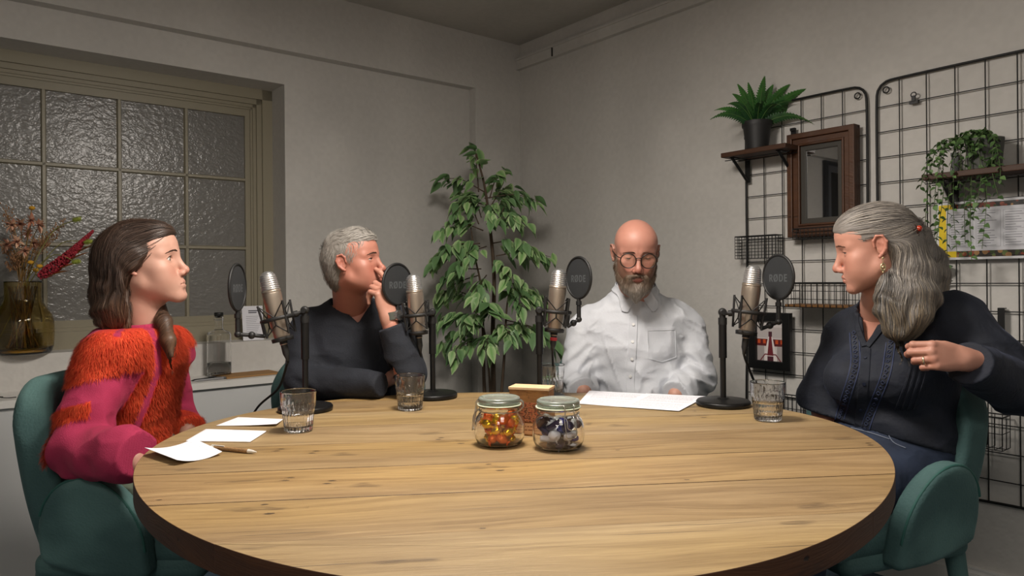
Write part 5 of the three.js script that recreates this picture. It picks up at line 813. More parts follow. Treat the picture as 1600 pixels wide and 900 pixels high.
// a hand: wrist at the origin, fingers along +y, palm towards +z, thumb on the side given by s
function handGeo(s, curls, thumb, spread = 0.06, o = {}) {
  const F = new Field(), sc = o.scale ?? 1, len = [[0.043, 0.026, 0.021], [0.047, 0.030, 0.022], [0.043, 0.028, 0.021], [0.034, 0.021, 0.019]];
  const kx = [0.027, 0.0092, -0.0085, -0.0255], ky = [0.088, 0.092, 0.087, 0.078];
  F.add(pCone([0, -(o.stub ?? 0.06), 0.0], [0, 0.0, 0], 0.0225 + (o.stub ?? 0.06) * 0.07, 0.0225), 0.01); F.add(pEll([0, 0.004, 0], [0.029, 0.028, 0.0185]), 0.02);
  for (let i = 0; i < 4; i++) F.add(pCone([kx[i] * 0.6, 0.018, 0], [kx[i], ky[i], -0.002], 0.0135, 0.0105), 0.012);
  F.add(pEll([0, 0.05, 0.004], [0.034, 0.042, 0.0125]), 0.012);
  F.add(pCone([0.018, 0.018, 0.006], [0.030, 0.045, 0.010], 0.0145, 0.012), 0.012);
  const tips = [];
  for (let i = 0; i < 4; i++) {
    let p = V(kx[i], ky[i], -0.001), a = 0; const sp = spread * (1.5 - i) * 0.8, r = [0.0096, 0.0098, 0.0093, 0.0083][i], pts = [[p.x, p.y, p.z, r + 0.0008]];
    curls[i].forEach((c, k) => { a += c; const d = V(Math.sin(sp) * Math.cos(a), Math.cos(a) * Math.cos(sp), Math.sin(a)); p = p.clone().addScaledVector(d, len[i][k]); pts.push([p.x, p.y, p.z, r - 0.0008 * (k + 1)]); });
    const G = chain(pts); let ff = null; const seg = new Field(); G.forEach(g => seg.add(g, 0.004)); F.add(seg.fn(), 0.0045); tips.push(p);
    if (!o.plain) { const q = pts[3]; }
  }
  const tp = thumb.map((t, k) => [t[0], t[1], t[2], [0.0135, 0.0115, 0.0105, 0.0085][k]]); const ts = new Field(); chain(tp).forEach(g => ts.add(g, 0.006)); F.add(ts.fn(), 0.009);
  const f0 = F.fn(), f = (x, y, z) => f0(x * s, y, z);
  const g = nets(f, [-0.085, -0.075, -0.05], [0.085, 0.2, 0.12], 0.0026);
  paint(g, (x, y, z) => { const t = 0.3 * fbm(x * 90, y * 90, z * 90, 3) + 0.35 * sstep(0.075, 0.1, y) * noise(x * 60, y * 60, z * 60); return mix3(SKIN.base, SKIN.warm, clamp(t + 0.05)); });
  return g.scale(sc, sc, sc);
}
function handM(wrist, fingers, palm) { const y = fingers.clone().normalize(), z = palm.clone().addScaledVector(y, -palm.dot(y)).normalize(), x = y.clone().cross(z); return new THREE.Matrix4().makeBasis(x, y, z).setPosition(wrist); }
// strands that follow a direction field over a surface
function surfaceSampler(g, R, mask) {
  const p = g.attributes.position, ix = g.index ? g.index.array : Uint32Array.from({ length: g.attributes.position.count }, (_, i) => i), cum = []; let tot = 0; const a = V(), b = V(), c = V();
  for (let i = 0; i < ix.length; i += 3) { a.fromBufferAttribute(p, ix[i]); b.fromBufferAttribute(p, ix[i + 1]); c.fromBufferAttribute(p, ix[i + 2]); const w = mask ? mask((a.x + b.x + c.x) / 3, (a.y + b.y + c.y) / 3, (a.z + b.z + c.z) / 3) : 1; tot += w * b.clone().sub(a).cross(c.clone().sub(a)).length() * 0.5; cum.push(tot); }
  return () => { const t = R() * tot; let lo = 0, hi = cum.length - 1; while (lo < hi) { const m = (lo + hi) >> 1; if (cum[m] < t) lo = m + 1; else hi = m; } const i = lo * 3; a.fromBufferAttribute(p, ix[i]); b.fromBufferAttribute(p, ix[i + 1]); c.fromBufferAttribute(p, ix[i + 2]); let u = R(), v = R(); if (u + v > 1) { u = 1 - u; v = 1 - v; } return a.clone().multiplyScalar(1 - u - v).addScaledVector(b, u).addScaledVector(c, v); };
}
function gradF(f, p, e = 0.002) { const n = V(f(p.x + e, p.y, p.z) - f(p.x - e, p.y, p.z), f(p.x, p.y + e, p.z) - f(p.x, p.y - e, p.z), f(p.x, p.y, p.z + e) - f(p.x, p.y, p.z - e)); return n.normalize(); }
// hair: locks traced over field f from roots, each a thin tapering band
function hairGeo(f, root, n, { seg, step, dir, lift, width, color, R, wave = 0 }) {
  const pos = [], nor = [], col = [], idx = [];
  for (let s = 0; s < n; s++) {
    let p = root(); const off = lift(R()), w0 = width * (0.6 + 0.8 * R()), ph = R() * 6.28, c = color(p, R()), N = Math.max(4, Math.round(seg * (0.6 + 0.5 * R()))); let v = null; const base = pos.length / 3;
    for (let i = 0; i <= N; i++) {
      const nn = gradF(f, p), d = dir(p, nn); d.addScaledVector(nn, -d.dot(nn) * 0.9).normalize(); v = v ? v.multiplyScalar(0.55).addScaledVector(d, 0.45).normalize() : d.clone();
      const t = i / N, side = v.clone().cross(nn).normalize(), w = w0 * (t < 0.15 ? 0.5 + t / 0.3 : 1 - 0.85 * Math.max(0, (t - 0.6) / 0.4)), q = p.clone().addScaledVector(side, wave * Math.sin(ph + i * 0.7) * t), h = w * 0.55;
      for (const [a, b] of [[-w, 0], [0, h], [w, 0]]) { pos.push(q.x + side.x * a + nn.x * b, q.y + side.y * a + nn.y * b, q.z + side.z * a + nn.z * b); const m = nn.clone().addScaledVector(side, a / w * 0.7).normalize(); nor.push(m.x, m.y, m.z); const cc = mix3(c[0], c[1], t); col.push(cc[0], cc[1], cc[2]); }
      p = p.clone().addScaledVector(v, step); const dd = f(p.x, p.y, p.z) - off * (0.3 + 0.7 * Math.min(1, t * 3)); p.addScaledVector(gradF(f, p), -clamp(dd, -0.02, 0.006));
    }
    for (let i = 0; i < N; i++) for (const k of [0, 1]) { const a = base + i * 3 + k; idx.push(a, a + 1, a + 3, a + 1, a + 4, a + 3); }
  }
  const g = new THREE.BufferGeometry(); g.setAttribute('position', new THREE.Float32BufferAttribute(pos, 3)); g.setAttribute('normal', new THREE.Float32BufferAttribute(nor, 3)); g.setAttribute('color', new THREE.Float32BufferAttribute(col, 3)); g.setIndex(idx); return g;
}
const hairMat = phy(0xffffff, 0.5, { vertexColors: true, side: THREE.DoubleSide, sheen: 0.12, sheenRoughness: 0.5 });
const brows = (M, h, R, color, { y = 0.0190, len = 0.008, n = 70, x0 = 0.011, x1 = 0.046, arch = 0.0045, thick = 0.0045 } = {}) => {
  const gs = []; for (const s of [-1, 1]) for (let i = 0; i < n; i++) { const t = R(), x = mixn(x0, x1, t), yy = y + arch * Math.sin(Math.PI * Math.min(1, t * 1.15)) - 0.003 * t + (R() - 0.5) * thick * (1 - 0.5 * t); let p = V(x, yy, 0.12); for (let k = 0; k < 40; k++) { const d = h.f(p.x, p.y, p.z); if (d < 0.0003) break; p.z -= d * 0.8; } const q = p.clone().add(V(len * (0.7 + 0.3 * t), len * (0.45 - 0.8 * t), -len * 0.35)); const d = h.f(q.x, q.y, q.z); q.addScaledVector(gradF(h.f, q), 0.0008 - d); const g = rod(p, q, 0.0004, 3, 0.00015); if (s < 0) g.scale(-1, 1, 1); gs.push(g); }
  const g = join(gs); return paint(g.applyMatrix4(M), () => color);
};
const meld = gs => mergeGeometries(gs.map(g => { const q = g.clone(); for (const k of Object.keys(q.attributes)) if (!['position', 'normal', 'color'].includes(k)) q.deleteAttribute(k); return q; }));
const flesh = (f, lo, hi, cell = 0.012) => nets(f, lo, hi, cell, { color: () => SKIN.base });
// cloth creases: long soft ridges
const creases = (amp, fx, fy, fz, seed = 0) => (x, y, z) => { const a = noise(x * fx + seed, y * fy, z * fz), b = noise(x * fx * 2.1 + 9, y * fy * 2.1 + seed, z * fz * 2.1); return -amp * ((1 - Math.abs(2 * a - 1)) ** 2 + 0.5 * (1 - Math.abs(2 * b - 1)) ** 2 - 0.5); };
// follow a ray onto a surface
function onto(f, p, d, max = 0.9) { let q = p.clone(), s = 0; for (let i = 0; i < 80; i++) { const v = f(q.x, q.y, q.z); if (v < 0.0004) break; s += v * 0.7; if (s > max) return null; q = p.clone().addScaledVector(d, s); } return q; }
// a strip of cloth laid on a surface along a path of rays
function stripOn(f, rays, width, thick, across) {
  const pos = [], idx = []; let prev = null; const C = rays.map(([p, d]) => onto(f, p, d)).filter(Boolean);
  C.forEach((c, i) => { const n = gradF(f, c, 0.004), t = (C[Math.min(i + 1, C.length - 1)].clone().sub(C[Math.max(i - 1, 0)])).normalize(), s = t.clone().cross(n).normalize(); for (const [a, h] of [[-1, -0.5], [-1, 0.8], [-0.8, 1], [0.8, 1], [1, 0.8], [1, -0.5]]) { const q = c.clone().addScaledVector(s, a * width / 2); const dd = f(q.x, q.y, q.z); q.addScaledVector(n, h * thick - clamp(dd, -0.01, 0.01)); pos.push(q.x, q.y, q.z); } });
  for (let i = 0; i + 1 < C.length; i++) for (let k = 0; k < 5; k++) { const a = i * 6 + k; idx.push(a, a + 6, a + 1, a + 1, a + 6, a + 7); }
  let g = new THREE.BufferGeometry(); g.setAttribute('position', new THREE.Float32BufferAttribute(pos, 3)); g.setIndex(idx); g.computeVertexNormals(); g.userData.path = C; return g;
}
function person(label, base) { const g = thing('person', label, 'person', base); g.userData.inner = undefined; delete g.userData.inner; g.addPart = (name, geo, mat, lab) => part(name, geo.translate(-base.x, -base.y, -base.z), mat, g, lab); return g; }
function makeEyeIn(W, M, h, target, iris) { const g = lookAtLocal(M, target), n = V(...g).normalize(); for (const s of [-1, 1]) { const m = makeEye(M, s, arr(n), iris, W); m.geometry.translate(-W.position.x, -W.position.y, -W.position.z); } }
// the open end of a sleeve: everything past the wrist, within reach of it
function cuff(el, wr, back = 0) { const d = wr.clone().sub(el).normalize(), w = wr.clone().addScaledVector(d, -back); return (x, y, z) => { const px = x - w.x, py = y - w.y, pz = z - w.z; return Math.max(-(px * d.x + py * d.y + pz * d.z), Math.hypot(px, py, pz) - 0.085); }; }
// lashes along the upper lids and the fold above them
function lashes(W, M, o, color) { const hi = o.lidUp ?? 0.42; for (const s of [-1, 1]) { const gs = [], pts = []; for (let i = 0; i <= 12; i++) { const dx = -0.98 + 1.96 * i / 12, q = Math.sqrt(Math.max(0, 1 - dx * dx)), e = hi * q, r = 0.0137 * Math.sqrt(Math.max(0.05, 1 - (dx * 0.0128 / 0.0137) ** 2)); pts.push(V(s * (0.0315 + dx * 0.0128), -0.0015 - 0.0008 * dx + Math.sin(e) * r, 0.0645 + Math.cos(e) * r + 0.0004)); } gs.push(taperTube(pts, t => 0.0009 * Math.sin(Math.PI * (0.15 + 0.7 * t)), 18, 5)); for (let i = 2; i < 11; i++) { const p = pts[i], d = V(s * (i - 5) * 0.08, 0.15 + hi * 0.5, 1).normalize(); gs.push(rod(p, p.clone().addScaledVector(d, 0.0055), 0.0004, 3, 0.0001)); } const g = join(gs).applyMatrix4(M); W.addPart('eyelashes', g, std(color, 0.7)); } }
const toLocal = (M, p) => p.clone().applyMatrix4(M.clone().invert());
const inFrame = (f, M) => { const e = M.clone().invert().elements; return (x, y, z) => f(e[0] * x + e[4] * y + e[8] * z + e[12], e[1] * x + e[5] * y + e[9] * z + e[13], e[2] * x + e[6] * y + e[10] * z + e[14]); };
const headLo = [-0.097, -0.21, -0.125], headHi = [0.097, 0.128, 0.132];
function neckPrims(M, base, r0, r1) { const b = toLocal(M, base); return [pCone([0, -0.045, -0.030], [b.x, b.y, b.z], r0, r1), pCone([0, -0.06, -0.012], [b.x * 0.7, b.y * 0.75 - 0.012, b.z * 0.7 + 0.012], r0 * 0.72, r1 * 0.6)]; }
function buildHead(M, o) { const h = headField(o); h.geo = nets(h.f, headLo, headHi, 0.0026, { color: skinColor(h, o) }).applyMatrix4(M); return h; }
const P3 = (x, y, d) => arr(at(x, y, d));
const nearer = k => { const A = (x, y, d) => at(x, y, d * k); return [A, (x, y, d) => arr(A(x, y, d))]; };
const cone2 = (a, b, ra, rb) => pCone(arr(a), arr(b), ra, rb);
const zTable = pts => y => { if (y >= pts[0][0]) return pts[0][1]; for (let i = 0; i + 1 < pts.length; i++) if (y >= pts[i + 1][0]) return mixn(pts[i + 1][1], pts[i][1], (y - pts[i + 1][0]) / (pts[i][0] - pts[i + 1][0])); return pts[pts.length - 1][1]; };
const vecC = (M, x, y, z) => V(x, y, z).transformDirection(M);
const clothMat = (rough, bump, o = {}) => phy(0xffffff, rough, { vertexColors: true, sheen: 0.25, sheenRoughness: 0.6, bumpMap: bump, bumpScale: 0.0012, ...o });
const knitBump = tex(256, 256, (u, v) => { const a = Math.abs(((u * 48) % 1) - 0.5) * 2, b = Math.abs(((v * 64 + (a > 0.5 ? 0.5 : 0)) % 1) - 0.5) * 2; return 0.35 * (1 - a) + 0.3 * b + 0.35 * tnoise(u * 64, v * 64, 64, 64); }, { srgb: false });
const weaveBump = tex(256, 256, (u, v) => 0.25 * Math.sin(u * 128 * 6.283) + 0.25 * Math.sin(v * 128 * 6.283) + 0.5 * tnoise(u * 32, v * 32, 32, 32), { srgb: false });
const lookAtLocal = (M, p) => { const q = toLocal(M, p); return arr(q.sub(V(0, 0, 0.064))); };

// =============================================================== woman in the red and orange jumper
{
  const [at, P3] = nearer(1.08), base = V(-1.08, 0, -2.09), W = person('woman with wavy brown hair in a fluffy red and orange jumper at the left', base), R = rng(101);
  const M = poseM(at(225, 411, 1.92), faceDir([0.985, -0.17]), -0.15, 0, 1.06), neckB = at(228, 520, 1.95);
  const o = { neck: neckPrims(M, neckB, 0.047, 0.055), long: 0.006, jaw: 0.96, lidUp: 0.56, lidLow: -0.40, noseDown: -0.002, ns: 0.004, nose: 0.001, tip: 0.86, cheek: 0.001, lips: -0.0035, skin: lin(0xc99c89), warm: lin(0xb87562), lipColor: lin(0xa85f58) };
  const h = buildHead(M, o);
  const yawT = Math.PI / 2 + 0.06, inflate = g => [
    [pEll(P3(196, 610, 1.93), [0.155 + g, 0.20 + g, 0.118 + g], [0, yawT, 0]), 0.05], [pEll(P3(188, 715, 1.93), [0.165 + g, 0.16, 0.135 + g], [0, yawT, 0]), 0.06],
    [cone2(at(176, 556, 1.80), at(262, 548, 2.07), 0.060 + g, 0.060 + g), 0.05], [cone2(at(222, 535, 1.93), at(230, 512, 1.94), 0.07 + g * 0.5, 0.056 + g * 0.5), 0.04]];
  const arms = g => [[[P3(160, 574, 1.785), 0.054 + g], [P3(124, 702, 1.69), 0.050 + g], [P3(196, 712, 1.605), 0.044 + g]], [[P3(252, 562, 2.08), 0.056 + g], [P3(272, 655, 2.12), 0.046 + g], [P3(294, 676, 2.0), 0.036 + g]]];
  const armF = (F, g, k = 0.03) => arms(g).forEach(a => { const s = new Field(); for (let i = 0; i < 2; i++) s.add(pCone(a[i][0], a[i + 1][0], a[i][1], a[i + 1][1]), 0.02); F.add(s.fn(), k); });
  const B = new Field(); inflate(-0.012).forEach(([f, k]) => B.add(f, k)); armF(B, -0.02);
  const hip = [V(-1.10, 0.555, -2.0), V(-1.10, 0.555, -2.19)], knee = [V(-0.64, 0.575, -1.95), V(-0.62, 0.575, -2.19)], ank = [V(-0.62, 0.09, -1.95), V(-0.60, 0.09, -2.17)];
  const legs = (F, g) => { F.add(pEll([-1.11, 0.59, -2.095], [0.15 + g, 0.12 + g, 0.18 + g]), 0.05); for (const i of [0, 1]) { F.add(cone2(hip[i], knee[i], 0.078 + g, 0.058 + g), 0.03); F.add(cone2(knee[i], ank[i], 0.055 + g, 0.036 + g), 0.02); } };
  legs(B, -0.01);
  const hg = handGeo(1, [[0.4, 0.5, 0.3], [0.45, 0.5, 0.3], [0.5, 0.5, 0.3], [0.55, 0.5, 0.3]], [[0.022, 0.03, 0.008], [0.040, 0.055, 0.02], [0.044, 0.085, 0.03], [0.040, 0.105, 0.036]], 0.05, { scale: 0.95, stub: 0.015 });
  const h1 = hg.clone().applyMatrix4(handM(at(214, 722, 1.60), V(0.45, -0.85, -0.25), V(-0.3, -0.8, 0)));
  const hg2 = handGeo(-1, [[0.4, 0.5, 0.3], [0.45, 0.5, 0.3], [0.5, 0.5, 0.3], [0.55, 0.5, 0.3]], [[0.022, 0.03, 0.008], [0.040, 0.055, 0.02], [0.044, 0.085, 0.03], [0.040, 0.105, 0.036]], 0.05, { scale: 0.95, stub: 0.015 }).applyMatrix4(handM(at(293, 678, 2.0), V(0.1, -1, 0.05), V(-0.3, -0.8, 0)));
  const bf = B.fn(); W.addPart('body', meld([flesh((x, y, z) => Math.max(bf(x, y, z), y - 0.985), [-1.44, 0.02, -2.46], [-0.48, 1.0, -1.62], 0.013), h.geo, h1, hg2]), skinMat);
  makeEyeIn(W, M, h, at(1100, 405, 2.2), lin(0x4a5a58));
  lashes(W, M, o, 0x1c120c);
  W.addPart('eyebrows', brows(M, h, R, lin(0x6e5140), { n: 70, thick: 0.0042, arch: 0.003, y: 0.0185 }), std(0xffffff, 0.8, { vertexColors: true }));
  // jumper
  const S = new Field(); inflate(0.018).forEach(([f, k]) => S.add(f, k)); armF(S, 0.016, 0.02);
  S.add(cone2(at(196, 706, 1.61), at(212, 708, 1.593), 0.064, 0.05), 0.02);
  S.warp(creases(0.007, 9, 13, 9, 4)); S.warp((x, y, z) => 0.004 * Math.sin(y * 46 + 9 * noise(x * 9, y * 3, z * 9)) * sstep(0.83, 0.76, y) * sstep(-0.98, -1.05, x));
  S.cut(cone2(at(229, 518, 1.94), at(233, 470, 1.93), 0.054, 0.056), 0.008); S.cut((x, y, z) => 0.995 - y, 0.01); S.cut((x, y, z) => y - 0.59, 0.01);
  S.cut(cuff(at(124, 702, 1.69), at(219, 712, 1.59)), 0.004); S.cut(cuff(at(272, 655, 2.12), at(294, 676, 2.0)), 0.004);
  const sf = S.fn();
  const pink = lin(0x9c2248), pink2 = lin(0xb22d54), orange = lin(0xdf3a1a);
  const armC = arms(0)[0], furAt = (x, y, z) => {              // where the fluffy orange bands run
    const dArm = Math.min(pCone(armC[0][0], armC[1][0], 0.072, 0.066)(x, y, z), pCone(armC[1][0], armC[2][0], 0.066, 0.06)(x, y, z)), w = 0.012 * (noise(x * 25, y * 25, z * 25) - 0.5);
    const dTor = pEll(P3(194, 640, 1.93), [0.176, 0.27, 0.140], [0, yawT, 0])(x, y, z);
    if (dArm < dTor && y < 0.98) { const t = ((armC[0][0][1] - y) / (armC[0][0][1] - armC[1][0][1])); const back = x - mixn(armC[0][0][0], armC[1][0][0], clamp(t)); const s = t + back * 1.4 + w * 2; return t < 1.15 && y > 0.66 && ((s < 0.14 && s > -0.6) || (s > 0.42 && s < 0.60 && back < 0.035) || (back < -0.052 && s > 0.5)) ? 1 : 0; }
    const a = Math.atan2((z + 2.084) / 0.167, (x + 1.117) / 0.127) * 57.3 + w * 300, q = a - 150 * Math.max(0, 0.87 - y);
    const dFar = pCone(P3(252, 562, 2.08), P3(272, 655, 2.12), 0.074, 0.066)(x, y, z), dFar2 = pCone(P3(272, 655, 2.12), P3(294, 676, 2.0), 0.066, 0.056)(x, y, z);
    if (y > 1.01 || (y < 0.93 && z < -2.2 && Math.min(dFar, dFar2) < dTor)) return 0;
    return q < 19 || (q > 30 && q < 58) || (q > 64 && q < 88) ? 1 : 0;
  };
  const sg = triUV(nets(sf, [-1.48, 0.56, -2.5], [-0.74, 1.06, -1.56], 0.0078, { color: (x, y, z) => furAt(x, y, z) ? mix3(orange, lin(0xb92a18), noise(x * 80, y * 40, z * 80) * 0.7) : mix3(pink, pink2, fbm(x * 30, y * 30, z * 30, 3)) }), 11);
  const sm = W.addPart('jumper', sg, clothMat(0.85, knitBump, { sheenColor: new THREE.Color(0xff7a90), sheen: 0.35, bumpScale: 0.0011 }));
  const samp = surfaceSampler(sg, R, (x, y, z) => furAt(x + base.x, y + base.y, z + base.z) ? 1 : 0.0);
  { const pos = [], nor = [], col = [], idx = [], c0 = lin(0xd94424), c1 = lin(0xf2502a), c2 = lin(0xfa6e40);
    for (let i = 0; i < 62000; i++) { const p = samp().add(base), n = gradF(sf, p, 0.004), len = 0.011 + 0.012 * R(), dn = V((R() - 0.5) * 0.9, -0.9, (R() - 0.5) * 0.9).addScaledVector(n, 0.35 + 0.45 * R()).normalize(), s = n.clone().cross(dn).normalize(), w = 0.0004 + 0.0003 * R(), m = p.clone().addScaledVector(dn, len * 0.55).addScaledVector(n, 0.0025), t = p.clone().addScaledVector(dn, len).add(V(0, -0.002, 0)), b = pos.length / 3, cc = mix3(c1, R() < 0.5 ? c2 : c0, R() * 0.8); for (const [v, k] of [[p.clone().addScaledVector(s, w), 0.45], [p.clone().addScaledVector(s, -w), 0.45], [m.clone().addScaledVector(s, w), 0.9], [m.clone().addScaledVector(s, -w), 0.9], [t, 1]]) { pos.push(v.x - base.x, v.y - base.y, v.z - base.z); const nn = n.clone().multiplyScalar(0.8).addScaledVector(dn, 0.2).normalize(); nor.push(nn.x, nn.y, nn.z); const q = mix3(c0, cc, k); col.push(...q); } idx.push(b, b + 1, b + 2, b + 1, b + 3, b + 2, b + 2, b + 3, b + 4); }
    const g = new THREE.BufferGeometry(); g.setAttribute('position', new THREE.Float32BufferAttribute(pos, 3)); g.setAttribute('normal', new THREE.Float32BufferAttribute(nor, 3)); g.setAttribute('color', new THREE.Float32BufferAttribute(col, 3)); g.setIndex(idx); const f = part('fluffy_bands', g, std(0xffffff, 0.85, { vertexColors: true, side: THREE.DoubleSide }), sm, 'fluffy orange bands'); f.userData.kind = 'stuff'; }
  { const c = at(229.5, 509, 1.937), ax = at(233, 470, 1.93).sub(at(229, 518, 1.94)).normalize().add(V(-0.18, 0, 0)).normalize(), q = new THREE.Quaternion().setFromUnitVectors(V(0, 1, 0), ax); const gs = []; const ringT = new THREE.TorusGeometry(0.0555, 0.0085, 10, 60).rotateX(Math.PI / 2).scale(1.0, 1.5, 1.05); const p = ringT.attributes.position; for (let i = 0; i < p.count; i++) { const a = Math.atan2(p.getZ(i), p.getX(i)), k = 1 + 0.012 * Math.cos(a * 46); p.setX(i, p.getX(i) * k); p.setZ(i, p.getZ(i) * k); } ringT.computeVertexNormals(); const g = ringT.applyQuaternion(q).translate(c.x - base.x, c.y - base.y, c.z - base.z); part('collar', triUV(paint(g, () => pink2), 6), clothMat(0.85, knitBump), sm, 'ribbed pink collar'); }
  // satin trousers
  const T = new Field(); legs(T, 0.006); T.warp(creases(0.010, 11, 16, 11, 7)); T.cut((x, y, z) => y - 0.07, 0.004);
  W.addPart('trousers', triUV(nets(T.fn(), [-1.34, 0.05, -2.38], [-0.5, 0.76, -1.82], 0.0115, { color: (x, y, z) => mix3(lin(0x5f6f62), lin(0x93a08c), fbm(x * 12, y * 30, z * 12, 3)) }), 4), clothMat(0.34, weaveBump, { sheen: 0.4 }));
  for (const i of [0, 1]) { const f = new Field().add(pEll([ank[i].x + 0.07, 0.04, ank[i].z], [0.115, 0.042, 0.043]), 0.02).add(cone2(ank[i].clone().setY(0.09), ank[i].clone().setY(0.04), 0.042, 0.044), 0.03).cut((x, y) => y - 0.004, 0.004); W.addPart('shoe', nets(f.fn(), [ank[i].x - 0.08, -0.01, ank[i].z - 0.07], [ank[i].x + 0.22, 0.15, ank[i].z + 0.07], 0.008), std(0x1b1b1c, 0.5)); }
  // hair, brushed back and falling in waves
  const zh = zTable([[0.080, 0.118], [0.066, 0.090], [0.040, 0.060], [0.012, 0.034], [-0.01, 0.010], [-0.03, -0.016], [-0.07, -0.036], [-0.12, -0.045], [-0.2, -0.05]]);
  const hv = new Field().add((x, y, z) => pEll([0, 0.034, -0.014], [0.0800, 0.0835, 0.0985])(x, y, z), 0.02).add((x, y, z) => pEll([0.02, -0.045, -0.072], [0.062, 0.115, 0.055])(Math.abs(x), y, z), 0.035).add((x, y, z) => pEll([0.068, -0.045, -0.035], [0.023, 0.075, 0.04])(Math.abs(x), y, z), 0.03).add((x, y, z) => pEll([0.077, 0.004, -0.012], [0.013, 0.034, 0.034])(Math.abs(x), y, z), 0.02).add(pEll([0, 0.070, 0.045], [0.05, 0.034, 0.045]), 0.03).add((x, y, z) => pEll([0.045, -0.115, -0.072], [0.05, 0.055, 0.055])(Math.abs(x), y, z), 0.04);
  hv.keep((x, y, z) => (z - zh(y)) * 0.8, 0.012); hv.warp((x, y, z) => 0.0035 * Math.sin(y * 95 + 14 * noise(x * 26, y * 12, z * 26)) * sstep(0.03, -0.06, y));
  const hvl = hv.fn(), hvw = inFrame(hvl, M), lockF = new Field().add(chain([[...P3(246, 468, 1.97), 0.018], [...P3(257, 503, 1.905), 0.018], [...P3(264, 532, 1.868), 0.015], [...P3(268, 556, 1.858), 0.006]]), 0.02).fn();
  const hfull = (x, y, z) => smin(hvw(x, y, z), lockF(x, y, z), 0.01);
  const dk = lin(0x231913), md = lin(0x48352a), lt = lin(0x7a5a42);
  const c = V(0, -0.02, -0.02).applyMatrix4(M), hg3 = nets(hfull, [c.x - 0.24, c.y - 0.25, c.z - 0.22], [c.x + 0.25, c.y + 0.17, c.z + 0.22], 0.0058, { color: (x, y, z) => mix3(mix3(dk, md, 0.3 + 0.5 * noise(x * 60, y * 12, z * 60)), lt, 0.6 * sstep(1.06, 0.93, y)) });
  const hroot = surfaceSampler(hg3.clone(), R), Mi = M.clone().invert();
  const hm = W.addPart('hair', hg3, hairMat);
  const st = hairGeo(hfull, hroot, 6500, { seg: 12, step: 0.011, lift: r => 0.0005 + 0.006 * r * r, width: 0.0007, R, wave: 0.0025, color: (p, r) => { const l = p.clone().applyMatrix4(Mi), t = clamp((0.02 - l.y) / 0.18), k = mix3(dk, md, 0.2 + 0.8 * r); return [mix3(k, lt, 0.7 * t * r), mix3(k, lt, t * (0.35 + 0.65 * r))]; }, dir: (p) => { const l = p.clone().applyMatrix4(Mi), t = sstep(0.035, -0.05, l.z + 0.25 * Math.min(0, l.y)), d = V(Math.sign(l.x) * 0.12 * (1 - t), mixn(-0.28, -1, t), mixn(-1, -0.10, t)); d.x += 0.5 * t * Math.sin(l.y * 60 + l.z * 40 + l.x * 20); return d.transformDirection(M); } });
  part('strands', st.translate(-base.x, -base.y, -base.z), hairMat, hm).userData.kind = 'stuff';
}

